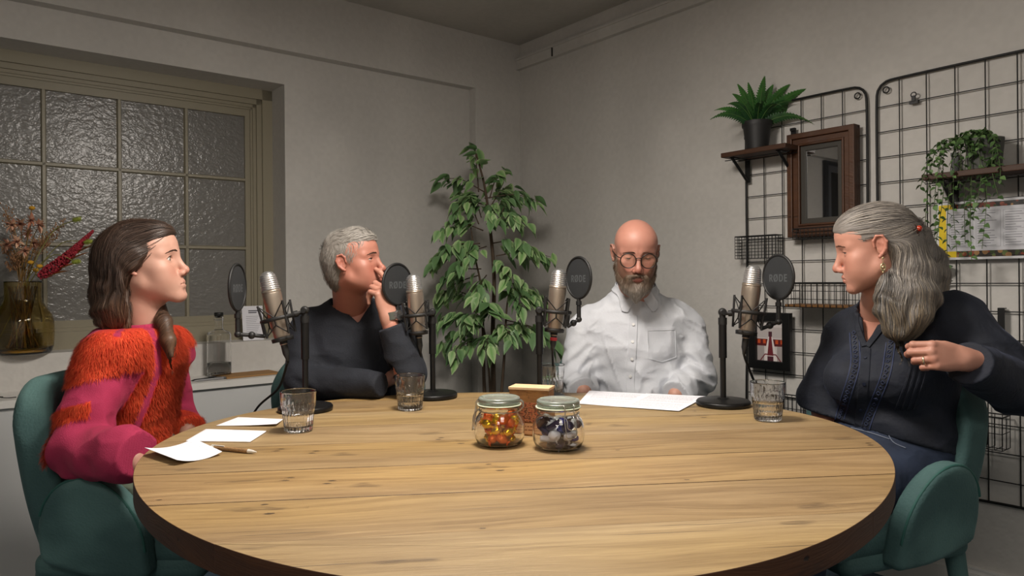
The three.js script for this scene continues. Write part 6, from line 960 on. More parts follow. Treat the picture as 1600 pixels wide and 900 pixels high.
// =============================================================== man in the dark V-neck jumper
{
  const base = V(-0.56, 0, -2.52), W = person('grey-haired man in a dark V-neck jumper resting his hand against his mouth', base), R = rng(202);
  const M = poseM(at(552, 410, 2.36), faceDir([0.985, 0.17]), -0.13, -0.03, 0.94), neckB = at(548, 492, 2.49);
  const o = { neck: neckPrims(M, neckB, 0.053, 0.060), jaw: 1.12, brow: 0.003, long: 0.003, nose: 0.003, hump: true, chinW: 1.15, lidUp: 0.28, lidLow: -0.26, skin: lin(0xab7462), warm: lin(0x9b5242), lipColor: lin(0xa0564a) };
  const h = buildHead(M, o), yawT = 0.18;
  const inflate = g => [[pEll(P3(553, 565, 2.5), [0.175 + g, 0.2 + g, 0.115 + g], [0, yawT, 0]), 0.05], [pEll(P3(556, 640, 2.5), [0.165 + g, 0.16 + g, 0.13 + g], [0, yawT, 0]), 0.06], [cone2(at(488, 508, 2.51), at(616, 503, 2.49), 0.052 + g, 0.052 + g), 0.06], [cone2(at(548, 508, 2.5), at(548, 482, 2.49), 0.075 + g, 0.058 + g * 0.5), 0.06]];
  const arms = g => [[[P3(481, 518, 2.5), 0.058 + g], [P3(473, 596, 2.37), 0.046 + g], [P3(592, 601, 2.275), 0.034 + g]], [[P3(621, 514, 2.48), 0.058 + g], [P3(638, 584, 2.27), 0.047 + g], [P3(610, 508, 2.26), 0.034 + g]]];
  const armF = (F, g, k = 0.03) => arms(g).forEach(a => { const s = new Field(); for (let i = 0; i < 2; i++) s.add(pCone(a[i][0], a[i + 1][0], a[i][1], a[i + 1][1]), 0.02); F.add(s.fn(), k); });
  const hip = [V(-0.66, 0.53, -2.55), V(-0.46, 0.53, -2.55)], knee = [V(-0.6, 0.55, -2.12), V(-0.36, 0.55, -2.12)], ank = [V(-0.62, 0.09, -2.15), V(-0.36, 0.09, -2.15)];
  const legs = (F, g) => { F.add(pEll([-0.56, 0.57, -2.54], [0.18 + g, 0.12 + g, 0.15 + g]), 0.05); for (const i of [0, 1]) { F.add(cone2(hip[i], knee[i], 0.083 + g, 0.062 + g), 0.03); F.add(cone2(knee[i], ank[i], 0.058 + g, 0.04 + g), 0.02); } };
  const B = new Field(); inflate(-0.006).forEach(([f, k]) => B.add(f, k)); armF(B, -0.008); B.cut(cuff(at(473, 596, 2.37), at(578, 601, 2.287)), 0.006); legs(B, -0.01);
  // hand at the mouth: index finger up to the lip, the others folded
  const wr = at(607.5, 497, 2.262), hand = handGeo(-1, [[0.30, 0.38, 0.25], [1.0, 1.15, 0.6], [1.1, 1.2, 0.6], [1.15, 1.2, 0.6]], [[0.020, 0.028, 0.010], [0.034, 0.050, 0.026], [0.030, 0.072, 0.044], [0.020, 0.090, 0.056]], 0.03).applyMatrix4(handM(wr, V(-0.20, 1, -0.02), V(-0.80, 0, -0.6)));
  const hand2 = handGeo(1, [[0.3, 0.4, 0.3], [0.35, 0.4, 0.3], [0.4, 0.4, 0.3], [0.4, 0.4, 0.3]], [[0.022, 0.03, 0.008], [0.038, 0.055, 0.02], [0.040, 0.085, 0.028], [0.036, 0.105, 0.034]], 0.04, { stub: 0.012 }).applyMatrix4(handM(at(586, 604, 2.345), V(0.25, -0.05, -0.95), V(0.1, 0.3, -1)));
  const bf = B.fn(), bodyG = flesh(bf, [-0.86, 0.02, -2.78], [-0.2, 1.04, -2.02], 0.0115);
  paint(bodyG, (x, y, z) => mix3(SKIN.base, lin(0xb2604a), 0.35 + 0.2 * noise(x * 40, y * 40, z * 40)));
  W.addPart('body', meld([bodyG, h.geo, hand, hand2]), skinMat);
  makeEyeIn(W, M, h, at(1100, 420, 2.6), lin(0x53646b));
  lashes(W, M, o, 0x3a2c22);
  W.addPart('eyebrows', brows(M, h, R, lin(0x6b5444), { n: 70, thick: 0.0055, arch: 0.003, y: 0.0175 }), std(0xffffff, 0.8, { vertexColors: true }));
  const S = new Field(); inflate(0.010).forEach(([f, k]) => S.add(f, k)); armF(S, 0.008, 0.022);
  S.warp(creases(0.0055, 8, 12, 8, 2)); S.warp((x, y, z) => -0.0035 * Math.sin((y + x * 0.6) * 90 + 6 * noise(x * 12, y * 4, z * 12)) * Math.exp(-(((x + 0.68) / 0.06) ** 2 + ((y - 0.80) / 0.07) ** 2)));
  { const A = at(557, 503, 2.36), L = at(519, 466, 2.42), Rr = at(584, 462, 2.42), fw = V(0.1, 0.15, 1).normalize(), nL = L.clone().sub(A).cross(fw).normalize(), nR = fw.clone().cross(Rr.clone().sub(A)).normalize(); const chk = at(553, 480, 2.38); if (nL.dot(chk.clone().sub(A)) > 0) nL.negate(); if (nR.dot(chk.clone().sub(A)) > 0) nR.negate();
    S.cut((x, y, z) => { const px = x - A.x, py = y - A.y, pz = z - A.z; return Math.max(px * nL.x + py * nL.y + pz * nL.z, px * nR.x + py * nR.y + pz * nR.z, -2.50 - z); }, 0.004); }
  S.cut(cone2(at(548, 505, 2.5), at(549, 455, 2.46), 0.066, 0.072), 0.006); S.cut((x, y, z) => y - 0.60, 0.01);
  S.cut(cuff(at(638, 584, 2.27), at(610, 508, 2.26), 0.004), 0.004); S.cut(cuff(at(473, 596, 2.37), at(597, 601, 2.272), 0), 0.004);
  const sf = S.fn(), nv = lin(0x15181f), nv2 = lin(0x20242d);
  const sg = triUV(nets(sf, [-0.9, 0.58, -2.8], [-0.16, 1.1, -2.1], 0.0075, { color: (x, y, z) => mix3(nv, nv2, fbm(x * 20, y * 20, z * 20, 3)) }), 6);
  const sm = W.addPart('jumper', sg, clothMat(0.85, knitBump, { sheenColor: new THREE.Color(0x8090a8), sheen: 0.25, bumpScale: 0.001 }));
  const T = new Field(); legs(T, 0.004); T.warp(creases(0.006, 10, 14, 10, 3)); T.cut((x, y, z) => y - 0.07, 0.004);
  W.addPart('trousers', triUV(nets(T.fn(), [-0.8, 0.05, -2.74], [-0.24, 0.72, -2.0], 0.0125, { color: () => lin(0x23262c) }), 4), clothMat(0.85, weaveBump));
  for (const i of [0, 1]) { const f = new Field().add(pEll([ank[i].x, 0.045, ank[i].z + 0.07], [0.05, 0.045, 0.13]), 0.02).add(cone2(ank[i].clone().setY(0.09), ank[i].clone().setY(0.04), 0.048, 0.05), 0.03).cut((x, y) => y - 0.004, 0.004); W.addPart('shoe', nets(f.fn(), [ank[i].x - 0.08, -0.01, ank[i].z - 0.1], [ank[i].x + 0.08, 0.16, ank[i].z + 0.24], 0.009), std(0x1b1b1c, 0.5)); }
  // watch on the raised wrist
  { const c = at(611, 494, 2.264), ax = V(-0.20, 1, -0.02).normalize(), q = new THREE.Quaternion().setFromUnitVectors(V(0, 1, 0), ax); const strap = new THREE.CylinderGeometry(0.0275, 0.0285, 0.024, 36, 1, true).applyQuaternion(q).translate(c.x, c.y, c.z); const w = W.addPart('watch', strap, std(0x45473f, 0.7, { side: THREE.DoubleSide }), 'grey wristwatch'); const n = V(0.9, 0.1, 0.45).normalize(), cc = c.clone().addScaledVector(n, 0.029).sub(base); part('watch_case', new THREE.CylinderGeometry(0.016, 0.017, 0.009, 28).applyQuaternion(new THREE.Quaternion().setFromUnitVectors(V(0, 1, 0), n)).translate(cc.x, cc.y, cc.z), std(0xb8b8b8, 0.25, { metalness: 0.9 }), w); }
  // short grey hair
  const zh = zTable([[0.085, 0.095], [0.066, 0.083], [0.048, 0.060], [0.03, 0.042], [0.0, 0.030], [-0.025, 0.016], [-0.034, 0.004], [-0.05, -0.030], [-0.095, -0.055], [-0.12, -0.06]]);
  const hv = new Field().add(pEll([0, 0.037, -0.014], [0.0760, 0.0815, 0.0965]), 0.02).add(pEll([0, 0.070, 0.035], [0.054, 0.040, 0.050]), 0.03).add(pEll([0, -0.02, -0.055], [0.066, 0.075, 0.048]), 0.03).keep((x, y, z) => (z - zh(y) - 0.006 * noise(x * 90, y * 90, 3)) * 0.8, 0.006).keep((x, y, z) => (-0.098 - y), 0.01).warp((x, y, z) => 0.002 * noise(x * 150, y * 90, z * 90));
  const hvl = hv.fn(), hvw = inFrame(hvl, M), Mi = M.clone().invert(), c = V(0, 0.02, -0.01).applyMatrix4(M);
  const earClear = (x, y, z) => { const l = V(x, y, z).applyMatrix4(Mi); return 0.021 - Math.hypot(l.y + 0.006, (l.z + 0.010) * 1.25); };
  const hgF = (x, y, z) => smax(hvw(x, y, z), earClear(x, y, z), 0.006);
  const gA = lin(0x8c8780), gB = lin(0xb9b4ac), gD = lin(0x6e675f), hg3 = nets(hgF, [c.x - 0.16, c.y - 0.16, c.z - 0.16], [c.x + 0.16, c.y + 0.16, c.z + 0.16], 0.0045, { color: (x, y, z) => mix3(gD, gA, 0.4 + 0.5 * noise(x * 90, y * 30, z * 90)) });
  const root = surfaceSampler(hg3.clone(), R), hm = W.addPart('hair', hg3, hairMat);
  const st = hairGeo(hgF, root, 8000, { seg: 5, step: 0.0055, lift: r => 0.001 + 0.008 * r * r, width: 0.0005, R, color: (p, r) => { const l = p.clone().applyMatrix4(Mi), t = sstep(-0.02, 0.05, l.y); return [mix3(gD, gA, 0.2 + 0.6 * r), mix3(mix3(gD, gA, 0.4 + 0.6 * r), gB, t * (0.4 + 0.6 * r))]; }, dir: p => { const l = p.clone().applyMatrix4(Mi), t = sstep(0.075, 0.03, l.y); return V(0.35 * Math.sin(l.z * 80), mixn(0.15, -1, t), mixn(0.4, -0.45, t)).transformDirection(M); } });
  part('strands', st.translate(-base.x, -base.y, -base.z), hairMat, hm).userData.kind = 'stuff';
}

// =============================================================== bearded man in the pale shirt
{
  const base = V(0.44, 0, -2.66), W = person('bald bearded man with round glasses and a pale shirt looking down at his papers', base), R = rng(303);
  const M = poseM(at(993, 394, 2.5), faceDir([-0.06, 1]), 0.27, -0.03), neckB = at(994, 476, 2.62);
  const bc = lin(0x5a4636), bg = lin(0x8d867c);
  const beardMask = (x, y, z) => { const ax = Math.abs(x); const line = mixn(-0.050, -0.012, sstep(0.03, 0.062, ax)); let m = sstep(line + 0.006, line - 0.008, y) * sstep(-0.02, 0.004, z + 0.2 * Math.min(0, y + 0.05)); if (z > 0.07 && ax < 0.012 && y > -0.060) m *= sstep(-0.050, -0.056, y); const l = Math.hypot(ax / 0.024, (y + 0.0705) / 0.0085); if (z > 0.07) m *= sstep(0.8, 1.25, l); return m; };
  const o = { neck: neckPrims(M, neckB, 0.056, 0.062), jaw: 1.06, brow: 0.002, lidUp: -0.12, lidLow: -0.34, nose: 0.002, skin: lin(0xb07d6c), warm: lin(0xa05849), lipColor: lin(0x9a5148), beardColor: (x, y, z, c) => { let q = mix3(c, bc, 0.75 * beardMask(x, y, z)); const side = sstep(0.058, 0.068, Math.abs(x)) * sstep(0.075, 0.02, y) * sstep(-0.03, -0.01, y) * sstep(0.045, 0.02, z) + sstep(-0.03, -0.06, z) * sstep(0.07, 0.02, y); return mix3(q, lin(0x7d6455), 0.55 * clamp(side) * (0.7 + 0.3 * noise(x * 300, y * 300, z * 300))); } };
  const h = buildHead(M, o), yawT = 0;
  const inflate = g => [[pEll(P3(993, 548, 2.64), [0.178 + g, 0.21 + g, 0.118 + g]), 0.05], [pEll(P3(993, 640, 2.62), [0.175 + g, 0.16 + g, 0.135 + g]), 0.06], [cone2(at(928, 506, 2.65), at(1058, 503, 2.65), 0.055 + g, 0.055 + g), 0.06], [cone2(at(994, 500, 2.64), at(994, 470, 2.62), 0.075 + g, 0.058 + g * 0.5), 0.07]];
  const arms = g => [[[P3(917, 518, 2.65), 0.060 + g], [P3(904, 596, 2.60), 0.050 + g], [P3(912, 612, 2.455), 0.036 + g]], [[P3(1070, 516, 2.65), 0.060 + g], [P3(1088, 592, 2.60), 0.050 + g], [P3(1056, 617, 2.455), 0.036 + g]]];
  const armF = (F, g, k = 0.03) => arms(g).forEach(a => { const s = new Field(); for (let i = 0; i < 2; i++) s.add(pCone(a[i][0], a[i + 1][0], a[i][1], a[i + 1][1]), 0.02); F.add(s.fn(), k); });
  const hip = [V(0.34, 0.53, -2.68), V(0.54, 0.53, -2.68)], knee = [V(0.3, 0.55, -2.22), V(0.56, 0.55, -2.22)], ank = [V(0.3, 0.09, -2.25), V(0.56, 0.09, -2.25)];
  const legs = (F, g) => { F.add(pEll([0.44, 0.57, -2.67], [0.18 + g, 0.12 + g, 0.15 + g]), 0.05); for (const i of [0, 1]) { F.add(cone2(hip[i], knee[i], 0.083 + g, 0.062 + g), 0.03); F.add(cone2(knee[i], ank[i], 0.058 + g, 0.04 + g), 0.02); } };
  const B = new Field(); inflate(-0.010).forEach(([f, k]) => B.add(f, k)); armF(B, -0.008); legs(B, -0.01);
  const curl = [[0.3, 0.4, 0.3], [0.35, 0.4, 0.3], [0.4, 0.4, 0.3], [0.4, 0.4, 0.3]], th = [[0.022, 0.03, 0.008], [0.038, 0.055, 0.02], [0.040, 0.085, 0.028], [0.036, 0.105, 0.034]];
  const hr = handGeo(1, curl, th, 0.04, { stub: 0.015 }).applyMatrix4(handM(at(912, 624, 2.455), V(0.12, -1, 0.05), V(0.3, -0.1, -1))), hl = handGeo(-1, curl, th, 0.04, { stub: 0.015 }).applyMatrix4(handM(at(1056, 629, 2.455), V(-0.12, -1, 0.05), V(-0.3, -0.1, -1)));
  W.addPart('body', meld([flesh(B.fn(), [0.1, 0.02, -2.86], [0.8, 1.04, -2.12], 0.0125), h.geo, hr, hl]), skinMat);
  makeEyeIn(W, M, h, at(1000, 640, 2.0), lin(0x46566a));
  lashes(W, M, o, 0x4a382c);
  W.addPart('eyebrows', brows(M, h, R, lin(0x6b4f3e), { n: 60, arch: 0.002, y: 0.0175 }), std(0xffffff, 0.8, { vertexColors: true }));
  // shirt
  const S = new Field(); inflate(0.012).forEach(([f, k]) => S.add(f, k)); armF(S, 0.012, 0.018);
  S.warp(creases(0.0065, 8, 12, 8, 11)); S.warp((x, y, z) => { const side = sstep(0.13, 0.17, Math.abs(x - 0.44)), u = y + 0.5 * Math.abs(x - 0.44), a = noise(x * 9 + 3, u * 34, z * 9), b = noise((x + y * 0.35) * 26, y * 7, 5); return -0.0065 * side * (1 - Math.abs(2 * a - 1)) ** 4 - 0.0045 * (1 - side) * (1 - Math.abs(2 * b - 1)) ** 5; }); S.warp((x, y, z) => { let d = 0; for (const cx of [0.235, 0.665]) d += -0.0055 * Math.sin((y + (x - cx) * 0.7 * Math.sign(cx - 0.45)) * 105 + 8 * noise(x * 14, y * 5, z * 10)) * Math.exp(-(((x - cx) / 0.085) ** 2)) * sstep(0.93, 0.82, y); return d; });
  S.warp((x, y, z) => -0.005 * Math.sin((y * 0.8 - Math.abs(x - 0.44) * 1.1) * 60 + 5 * noise(x * 9, y * 9, 2)) * sstep(0.9, 0.78, y) * Math.exp(-(((x - 0.44) / 0.14) ** 2)));
  S.cut(cone2(at(994, 492, 2.63), at(994, 440, 2.6), 0.062, 0.068), 0.006); S.cut((x, y, z) => y - 0.6, 0.01);
  S.cut(cuff(at(904, 596, 2.60), at(912, 613, 2.447)), 0.003); S.cut(cuff(at(1088, 592, 2.60), at(1056, 618, 2.447)), 0.003);
  const sf = S.fn(), wa = lin(0xb8bbc2), wb = lin(0xc6c9ce);
  const shirtM = clothMat(0.75, weaveBump, { sheen: 0.15, bumpScale: 0.0006 });
  const wc = (x, y, z) => mix3(wa, wb, fbm(x * 15, y * 15, z * 15, 3));
  const sm = W.addPart('shirt', triUV(nets(sf, [0.1, 0.58, -2.9], [0.82, 1.1, -2.3], 0.0068, { color: wc }), 6), shirtM);
  const sub = (name, g, mat, lab) => part(name, g.translate(-base.x, -base.y, -base.z), mat, sm, lab);
  // collar stand and two points
  { const Q = new THREE.Matrix4().compose(at(993, 446, 2.612), new THREE.Quaternion().setFromEuler(new THREE.Euler(0.30, 0, 0.02)), V(1, 1, 1));
    const stand = (x, y, z) => { const r = Math.hypot(x, z * 0.97); return Math.max(Math.abs(r - 0.0655 + y * 0.05) - 0.0022, y - 0.004, -0.040 - y, 0.03 - Math.abs(Math.atan2(x, z)) * 0.06); };
    const qe = Q.elements, qw = (x, y, z) => [qe[0] * x + qe[4] * y + qe[8] * z + qe[12], qe[1] * x + qe[5] * y + qe[9] * z + qe[13], qe[2] * x + qe[6] * y + qe[10] * z + qe[14]];
    const leaf = (x, y, z) => { const a = Math.abs(Math.atan2(x, z)), r = Math.hypot(x, z * 0.97), dn = -y, w = qw(x, y, z), solid = smin(sf(...w), Math.max(r - 0.067 - 0.12 * Math.max(0, dn), y - 0.004), 0.012), low = 0.042 + 0.024 * Math.exp(-(((a - 0.45) / 0.30) ** 2)), gap = 0.05 + dn * 5.2; return Math.max((Math.abs(solid - 0.0045) - 0.0021) * 0.8, y - 0.006, (dn - low) * 0.8, (gap - a) * 0.06, (r - 0.086 - 0.032 * Math.exp(-(((a - 0.45) / 0.32) ** 2))) * 0.8); };
    const lo = [-0.14, -0.09, -0.12], hi = [0.14, 0.015, 0.16], fold = (x, y, z) => Math.max(Math.abs(Math.hypot(Math.hypot(x, z * 0.97) - 0.067, (y - 0.003) * 0.9) - 0.0026) - 0.0022, 0.05 - Math.abs(Math.atan2(x, z)) * 1, y - 0.01);
    const cm = phy(0xffffff, 0.75, { vertexColors: true });
    sub('collar_stand', triUV(nets(stand, lo, hi, 0.0026, { color: wc, smooth: 2 }), 6).applyMatrix4(Q), cm);
    for (const s of [-1, 1]) sub('collar_point', triUV(nets((x, y, z) => Math.max(leaf(x, y, z), -s * x), lo, hi, 0.0026, { color: wc, smooth: 2 }), 6).applyMatrix4(Q), cm); }
  const fr = (x, y) => [V(x, y, -2.2), V(0, 0, -1)], cx = at(994, 500, 2.5).x;
  const plk = stripOn(sf, Array.from({ length: 46 }, (_, i) => fr(cx - 0.004 - (i / 45) * 0.022, 0.992 - i / 45 * 0.30)), 0.030, 0.0022); sub('placket', triUV(paint(plk, wc), 6), shirtM);
  for (let i = 0; i < 5; i++) { const t = 0.10 + i * 0.2, p = onto(sf, ...fr(cx - 0.004 - t * 0.022, 0.992 - t * 0.30)); if (!p) continue; const n = gradF(sf, p, 0.006), b = new THREE.CylinderGeometry(0.0052, 0.0056, 0.0026, 18).applyQuaternion(new THREE.Quaternion().setFromUnitVectors(V(0, 1, 0), n)); p.addScaledVector(n, 0.0036); sub('button', b.translate(p.x, p.y, p.z), std(0xcfcfcd, 0.35)); }
  { const gs = []; for (let j = 0; j < 2; j++) { } const x0 = cx + 0.042, x1 = cx + 0.145, y0 = 0.83, y1 = 0.945; const path = (a, b) => Array.from({ length: 14 }, (_, i) => fr(mixn(a[0], b[0], i / 13), mixn(a[1], b[1], i / 13))); for (const [a, b, w] of [[[x0, y1], [x1, y1], 0.012], [[x0, y1], [x0, y0 + 0.015], 0.004], [[x1, y1], [x1, y0 + 0.015], 0.004], [[x0, y0 + 0.015], [(x0 + x1) / 2, y0], 0.004], [[x1, y0 + 0.015], [(x0 + x1) / 2, y0], 0.004]]) gs.push(stripOn(sf, path(a, b), w, 0.0012)); sub('chest_pocket', triUV(paint(mergeGeometries(gs), wc), 6), shirtM); }
  const T = new Field(); legs(T, 0.004); T.warp(creases(0.006, 10, 14, 10, 3)); T.cut((x, y, z) => y - 0.07, 0.004);
  W.addPart('trousers', triUV(nets(T.fn(), [0.2, 0.05, -2.88], [0.68, 0.72, -2.12], 0.0125, { color: () => lin(0x2a2e38) }), 4), clothMat(0.85, weaveBump));
  for (const i of [0, 1]) { const f = new Field().add(pEll([ank[i].x, 0.045, ank[i].z + 0.07], [0.05, 0.045, 0.13]), 0.02).add(cone2(ank[i].clone().setY(0.09), ank[i].clone().setY(0.04), 0.048, 0.05), 0.03).cut((x, y) => y - 0.004, 0.004); W.addPart('shoe', nets(f.fn(), [ank[i].x - 0.08, -0.01, ank[i].z - 0.1], [ank[i].x + 0.08, 0.16, ank[i].z + 0.24], 0.009), std(0x2b2018, 0.5)); }
  // beard
  const bvF = new Field().add((x, y, z) => { const ax = Math.abs(x); let d = 1; for (const g of beardPr) d = smin(d, g(ax, y, z), 0.016); return d; }, 0.01);
  const beardPr = [...chain([[0.060, -0.022, 0.008, 0.009], [0.057, -0.050, 0.018, 0.012], [0.046, -0.080, 0.040, 0.017], [0.026, -0.104, 0.068, 0.021], [0.0, -0.116, 0.080, 0.024]]), pCone([0, -0.112, 0.080], [0, -0.147, 0.078], 0.024, 0.010), pCone([0.024, -0.085, 0.074], [0.034, -0.062, 0.066], 0.013, 0.010), pCone([0.005, -0.0590, 0.0985], [0.027, -0.070, 0.0835], 0.0052, 0.0055), pCone([0.027, -0.070, 0.083], [0.026, -0.092, 0.080], 0.0065, 0.012)];
  bvF.cut((x, y, z) => (Math.hypot(x / 0.0245, (y + 0.0722) / 0.0088) - 1) * 0.008 - (z < 0.07 ? (0.07 - z) * 0.0 : 0), 0.004).warp((x, y, z) => -0.004 * (noise(x * 110, y * 55, z * 110) - 0.5));
  const bl = bvF.fn(), bw = inFrame(bl, M), Mi = M.clone().invert(), c = V(0, -0.08, 0.05).applyMatrix4(M), bcol = (l, r) => mix3(mix3(lin(0x4c3a2c), lin(0x745f4c), r), mix3(bg, lin(0xb4aea4), r), sstep(-0.078, -0.118, l.y) * (0.55 + 0.45 * r));
  const bgm = nets(bw, [c.x - 0.09, c.y - 0.10, c.z - 0.08], [c.x + 0.09, c.y + 0.085, c.z + 0.08], 0.0036, { color: (x, y, z) => { const l = V(x, y, z).applyMatrix4(Mi); return bcol(l, 0.5 * noise(x * 160, y * 50, z * 160)); } });
  const root = surfaceSampler(bgm.clone(), R, (x, y, z) => (h.f(...arr(V(x, y, z).applyMatrix4(Mi))) > -0.001 ? 1 : 0)), hm = W.addPart('beard', bgm, hairMat);
  const st = hairGeo(bw, root, 3600, { seg: 5, step: 0.0042, lift: r => 0.0012 + 0.005 * r * r, width: 0.00055, R, color: (p, r) => { const l = p.clone().applyMatrix4(Mi), k = bcol(l, r); return [k, mix3(k, [0.4, 0.37, 0.33], 0.25 * r)]; }, dir: p => { const l = p.clone().applyMatrix4(Mi); return V(l.x * 4 * (l.y > -0.075 ? 1 : -0.6) + 0.25 * Math.sin(l.y * 300 + l.x * 200), -1, 0.25).transformDirection(M); } });
  part('strands', st.translate(-base.x, -base.y, -base.z), hairMat, hm).userData.kind = 'stuff';
  // round glasses
  { const gm = std(0x15120f, 0.3), fr2 = []; for (const s of [-1, 1]) { fr2.push(new THREE.TorusGeometry(0.0258, 0.0018, 10, 48).scale(1, 0.96, 1).rotateY(s * 0.12).translate(s * 0.0340, -0.008, 0.0945)); fr2.push(tube([V(s * 0.0590, 0.000, 0.0905), V(s * 0.068, 0.001, 0.075), V(s * 0.0775, 0.004, 0.03), V(s * 0.0785, 0.004, -0.005), V(s * 0.0745, -0.012, -0.022)], 0.0016, 30, 8)); } fr2.push(tube([V(-0.0095, -0.001, 0.0965), V(-0.005, 0.0025, 0.0995), V(0.005, 0.0025, 0.0995), V(0.0095, -0.001, 0.0965)], 0.0016, 16, 8)); const g = W.addPart('glasses', join(fr2).applyMatrix4(M), gm, 'round black glasses'); for (const s of [-1, 1]) part('lens', new THREE.CylinderGeometry(0.0250, 0.0250, 0.0012, 40).rotateX(Math.PI / 2).scale(1, 0.96, 1).rotateY(s * 0.12).translate(s * 0.0340, -0.008, 0.0945).applyMatrix4(M).translate(-base.x, -base.y, -base.z), phy(0xffffff, 0.02, { transmission: 1, thickness: 0, ior: 1.5, specularColor: new THREE.Color(0xb9a6ff) }), g); }
}

// =============================================================== woman in the navy blouse
{
  const [at, P3] = nearer(1.06), base = V(1.10, 0, -2.12), W = person('woman with long grey hair in a navy blouse, her arm over the armchair back', base), R = rng(404);
  const M = poseM(at(1366, 385, 1.88), faceDir([-0.894, -0.40]), 0.22, 0.0, 1.02), neckB = at(1378, 492, 1.96);
  const o = { neck: neckPrims(M, neckB, 0.049, 0.056), long: 0.002, jaw: 1.08, cheek: 0.0025, lidUp: 0.20, lidLow: -0.30, nose: 0.003, noseDown: 0.001, skin: lin(0xbf8c79), warm: lin(0xae6654), lipColor: lin(0xa45c50) };
  const h = buildHead(M, o), yawT = faceDir([-0.575, 0.82]);
  const inflate = g => [[pEll(P3(1392, 590, 1.97), [0.158 + g, 0.2 + g, 0.110 + g], [0, yawT, 0]), 0.05], [pEll(P3(1398, 690, 1.97), [0.165 + g, 0.16 + g, 0.135 + g], [0, yawT, 0]), 0.06], [cone2(at(1332, 520, 2.06), at(1490, 492, 1.89), 0.055 + g, 0.055 + g), 0.06], [cone2(at(1385, 515, 1.97), at(1380, 488, 1.955), 0.07 + g, 0.052 + g * 0.5), 0.06], [pEll(P3(1335, 592, 1.93), [0.066 + g, 0.06 + g, 0.056 + g]), 0.05], [pEll(P3(1415, 590, 1.855), [0.066 + g, 0.06 + g, 0.056 + g]), 0.05]];
  const arms = g => [[[P3(1330, 530, 2.06), 0.055 + g], [P3(1285, 622, 2.08), 0.046 + g], [P3(1288, 680, 2.02), 0.036 + g]], [[P3(1494, 502, 1.87), 0.058 + g], [P3(1588, 606, 1.77), 0.050 + g], [P3(1514, 567, 1.645), 0.033 + g]]];
  const armF = (F, g, k = 0.03) => arms(g).forEach(a => { const s = new Field(); for (let i = 0; i < 2; i++) s.add(pCone(a[i][0], a[i + 1][0], a[i][1], a[i + 1][1]), 0.02); F.add(s.fn(), k); });
  const hip = [V(1.06, 0.545, -2.22), V(1.13, 0.545, -2.04)], knee = [V(0.66, 0.57, -2.07), V(0.74, 0.57, -1.85)], ank = [V(0.64, 0.09, -2.1), V(0.74, 0.09, -1.88)];
  const legs = (F, g) => { F.add(pEll([1.10, 0.59, -2.12], [0.16 + g, 0.13 + g, 0.16 + g]), 0.05); for (const i of [0, 1]) { F.add(cone2(hip[i], knee[i], 0.085 + g, 0.062 + g), 0.03); F.add(cone2(knee[i], ank[i], 0.058 + g, 0.038 + g), 0.02); } };
  const B = new Field(); inflate(-0.008).forEach(([f, k]) => B.add(f, k)); armF(B, -0.008); legs(B, -0.01);
  const wr = at(1508, 561, 1.635), hand = handGeo(-1, [[0.75, 1.1, 0.6], [0.85, 1.15, 0.65], [0.95, 1.2, 0.65], [1.0, 1.2, 0.6]], [[0.022, 0.028, 0.010], [0.032, 0.058, 0.022], [0.024, 0.088, 0.032], [0.012, 0.112, 0.036]], 0.05, { scale: 0.96 }).applyMatrix4(handM(wr, V(-1, 0.12, 0.12), V(-0.1, -0.25, -1)));
  const hand2 = handGeo(1, [[0.3, 0.4, 0.3], [0.35, 0.4, 0.3], [0.4, 0.4, 0.3], [0.4, 0.4, 0.3]], [[0.022, 0.03, 0.008], [0.038, 0.055, 0.02], [0.040, 0.085, 0.028], [0.036, 0.105, 0.034]], 0.04, { scale: 0.95, stub: 0.015 }).applyMatrix4(handM(at(1287, 690, 2.02), V(-0.1, -1, 0.1), V(0.2, -0.5, -0.8)));
  const bodyG = flesh(B.fn(), [0.52, 0.02, -2.44], [1.5, 1.1, -1.66], 0.0125); paint(bodyG, (x, y, z) => mix3(SKIN.base, lin(0xb96a55), 0.25 + 0.25 * noise(x * 40, y * 40, z * 40)));
  W.addPart('body', meld([bodyG, h.geo, hand, hand2]), skinMat);
  makeEyeIn(W, M, h, at(700, 460, 2.2), lin(0x55636b));
  lashes(W, M, o, 0x3a2e26);
  W.addPart('eyebrows', brows(M, h, R, lin(0x6e5040), { n: 60, arch: 0.003 }), std(0xffffff, 0.8, { vertexColors: true }));
  { const hm4 = handM(wr, V(-1, 0.12, 0.12), V(-0.1, -0.25, -1)), a = 0.95, p = V(0.0085, 0.087, 0), q = p.clone().add(V(0.002, Math.cos(a) * 0.02, Math.sin(a) * 0.02)).multiplyScalar(0.96); const g = new THREE.TorusGeometry(0.0098, 0.0026, 10, 28).rotateX(Math.PI / 2 - 0 + a).scale(1, 1, 1).translate(q.x, q.y, q.z).applyMatrix4(hm4); W.addPart('finger_ring', g, std(0xe6d9b8, 0.2, { metalness: 0.9 }), 'wide pale gold ring'); }
  // blouse
  const S = new Field(); inflate(0.012).forEach(([f, k]) => S.add(f, k)); armF(S, 0.02, 0.025);
  S.warp(creases(0.006, 8, 11, 8, 21)); S.warp((x, y, z) => -0.006 * Math.sin((x * 0.75 + y) * 70 + 6 * noise(x * 10, y * 6, z * 10)) * sstep(1.23, 1.31, x) * sstep(-2.12, -1.96, z));
  S.warp((x, y, z) => -0.0035 * Math.sin((y * 0.9 + x * 0.5) * 80 + 5 * noise(x * 9, y * 9, z * 9)) * sstep(0.8, 0.7, y));
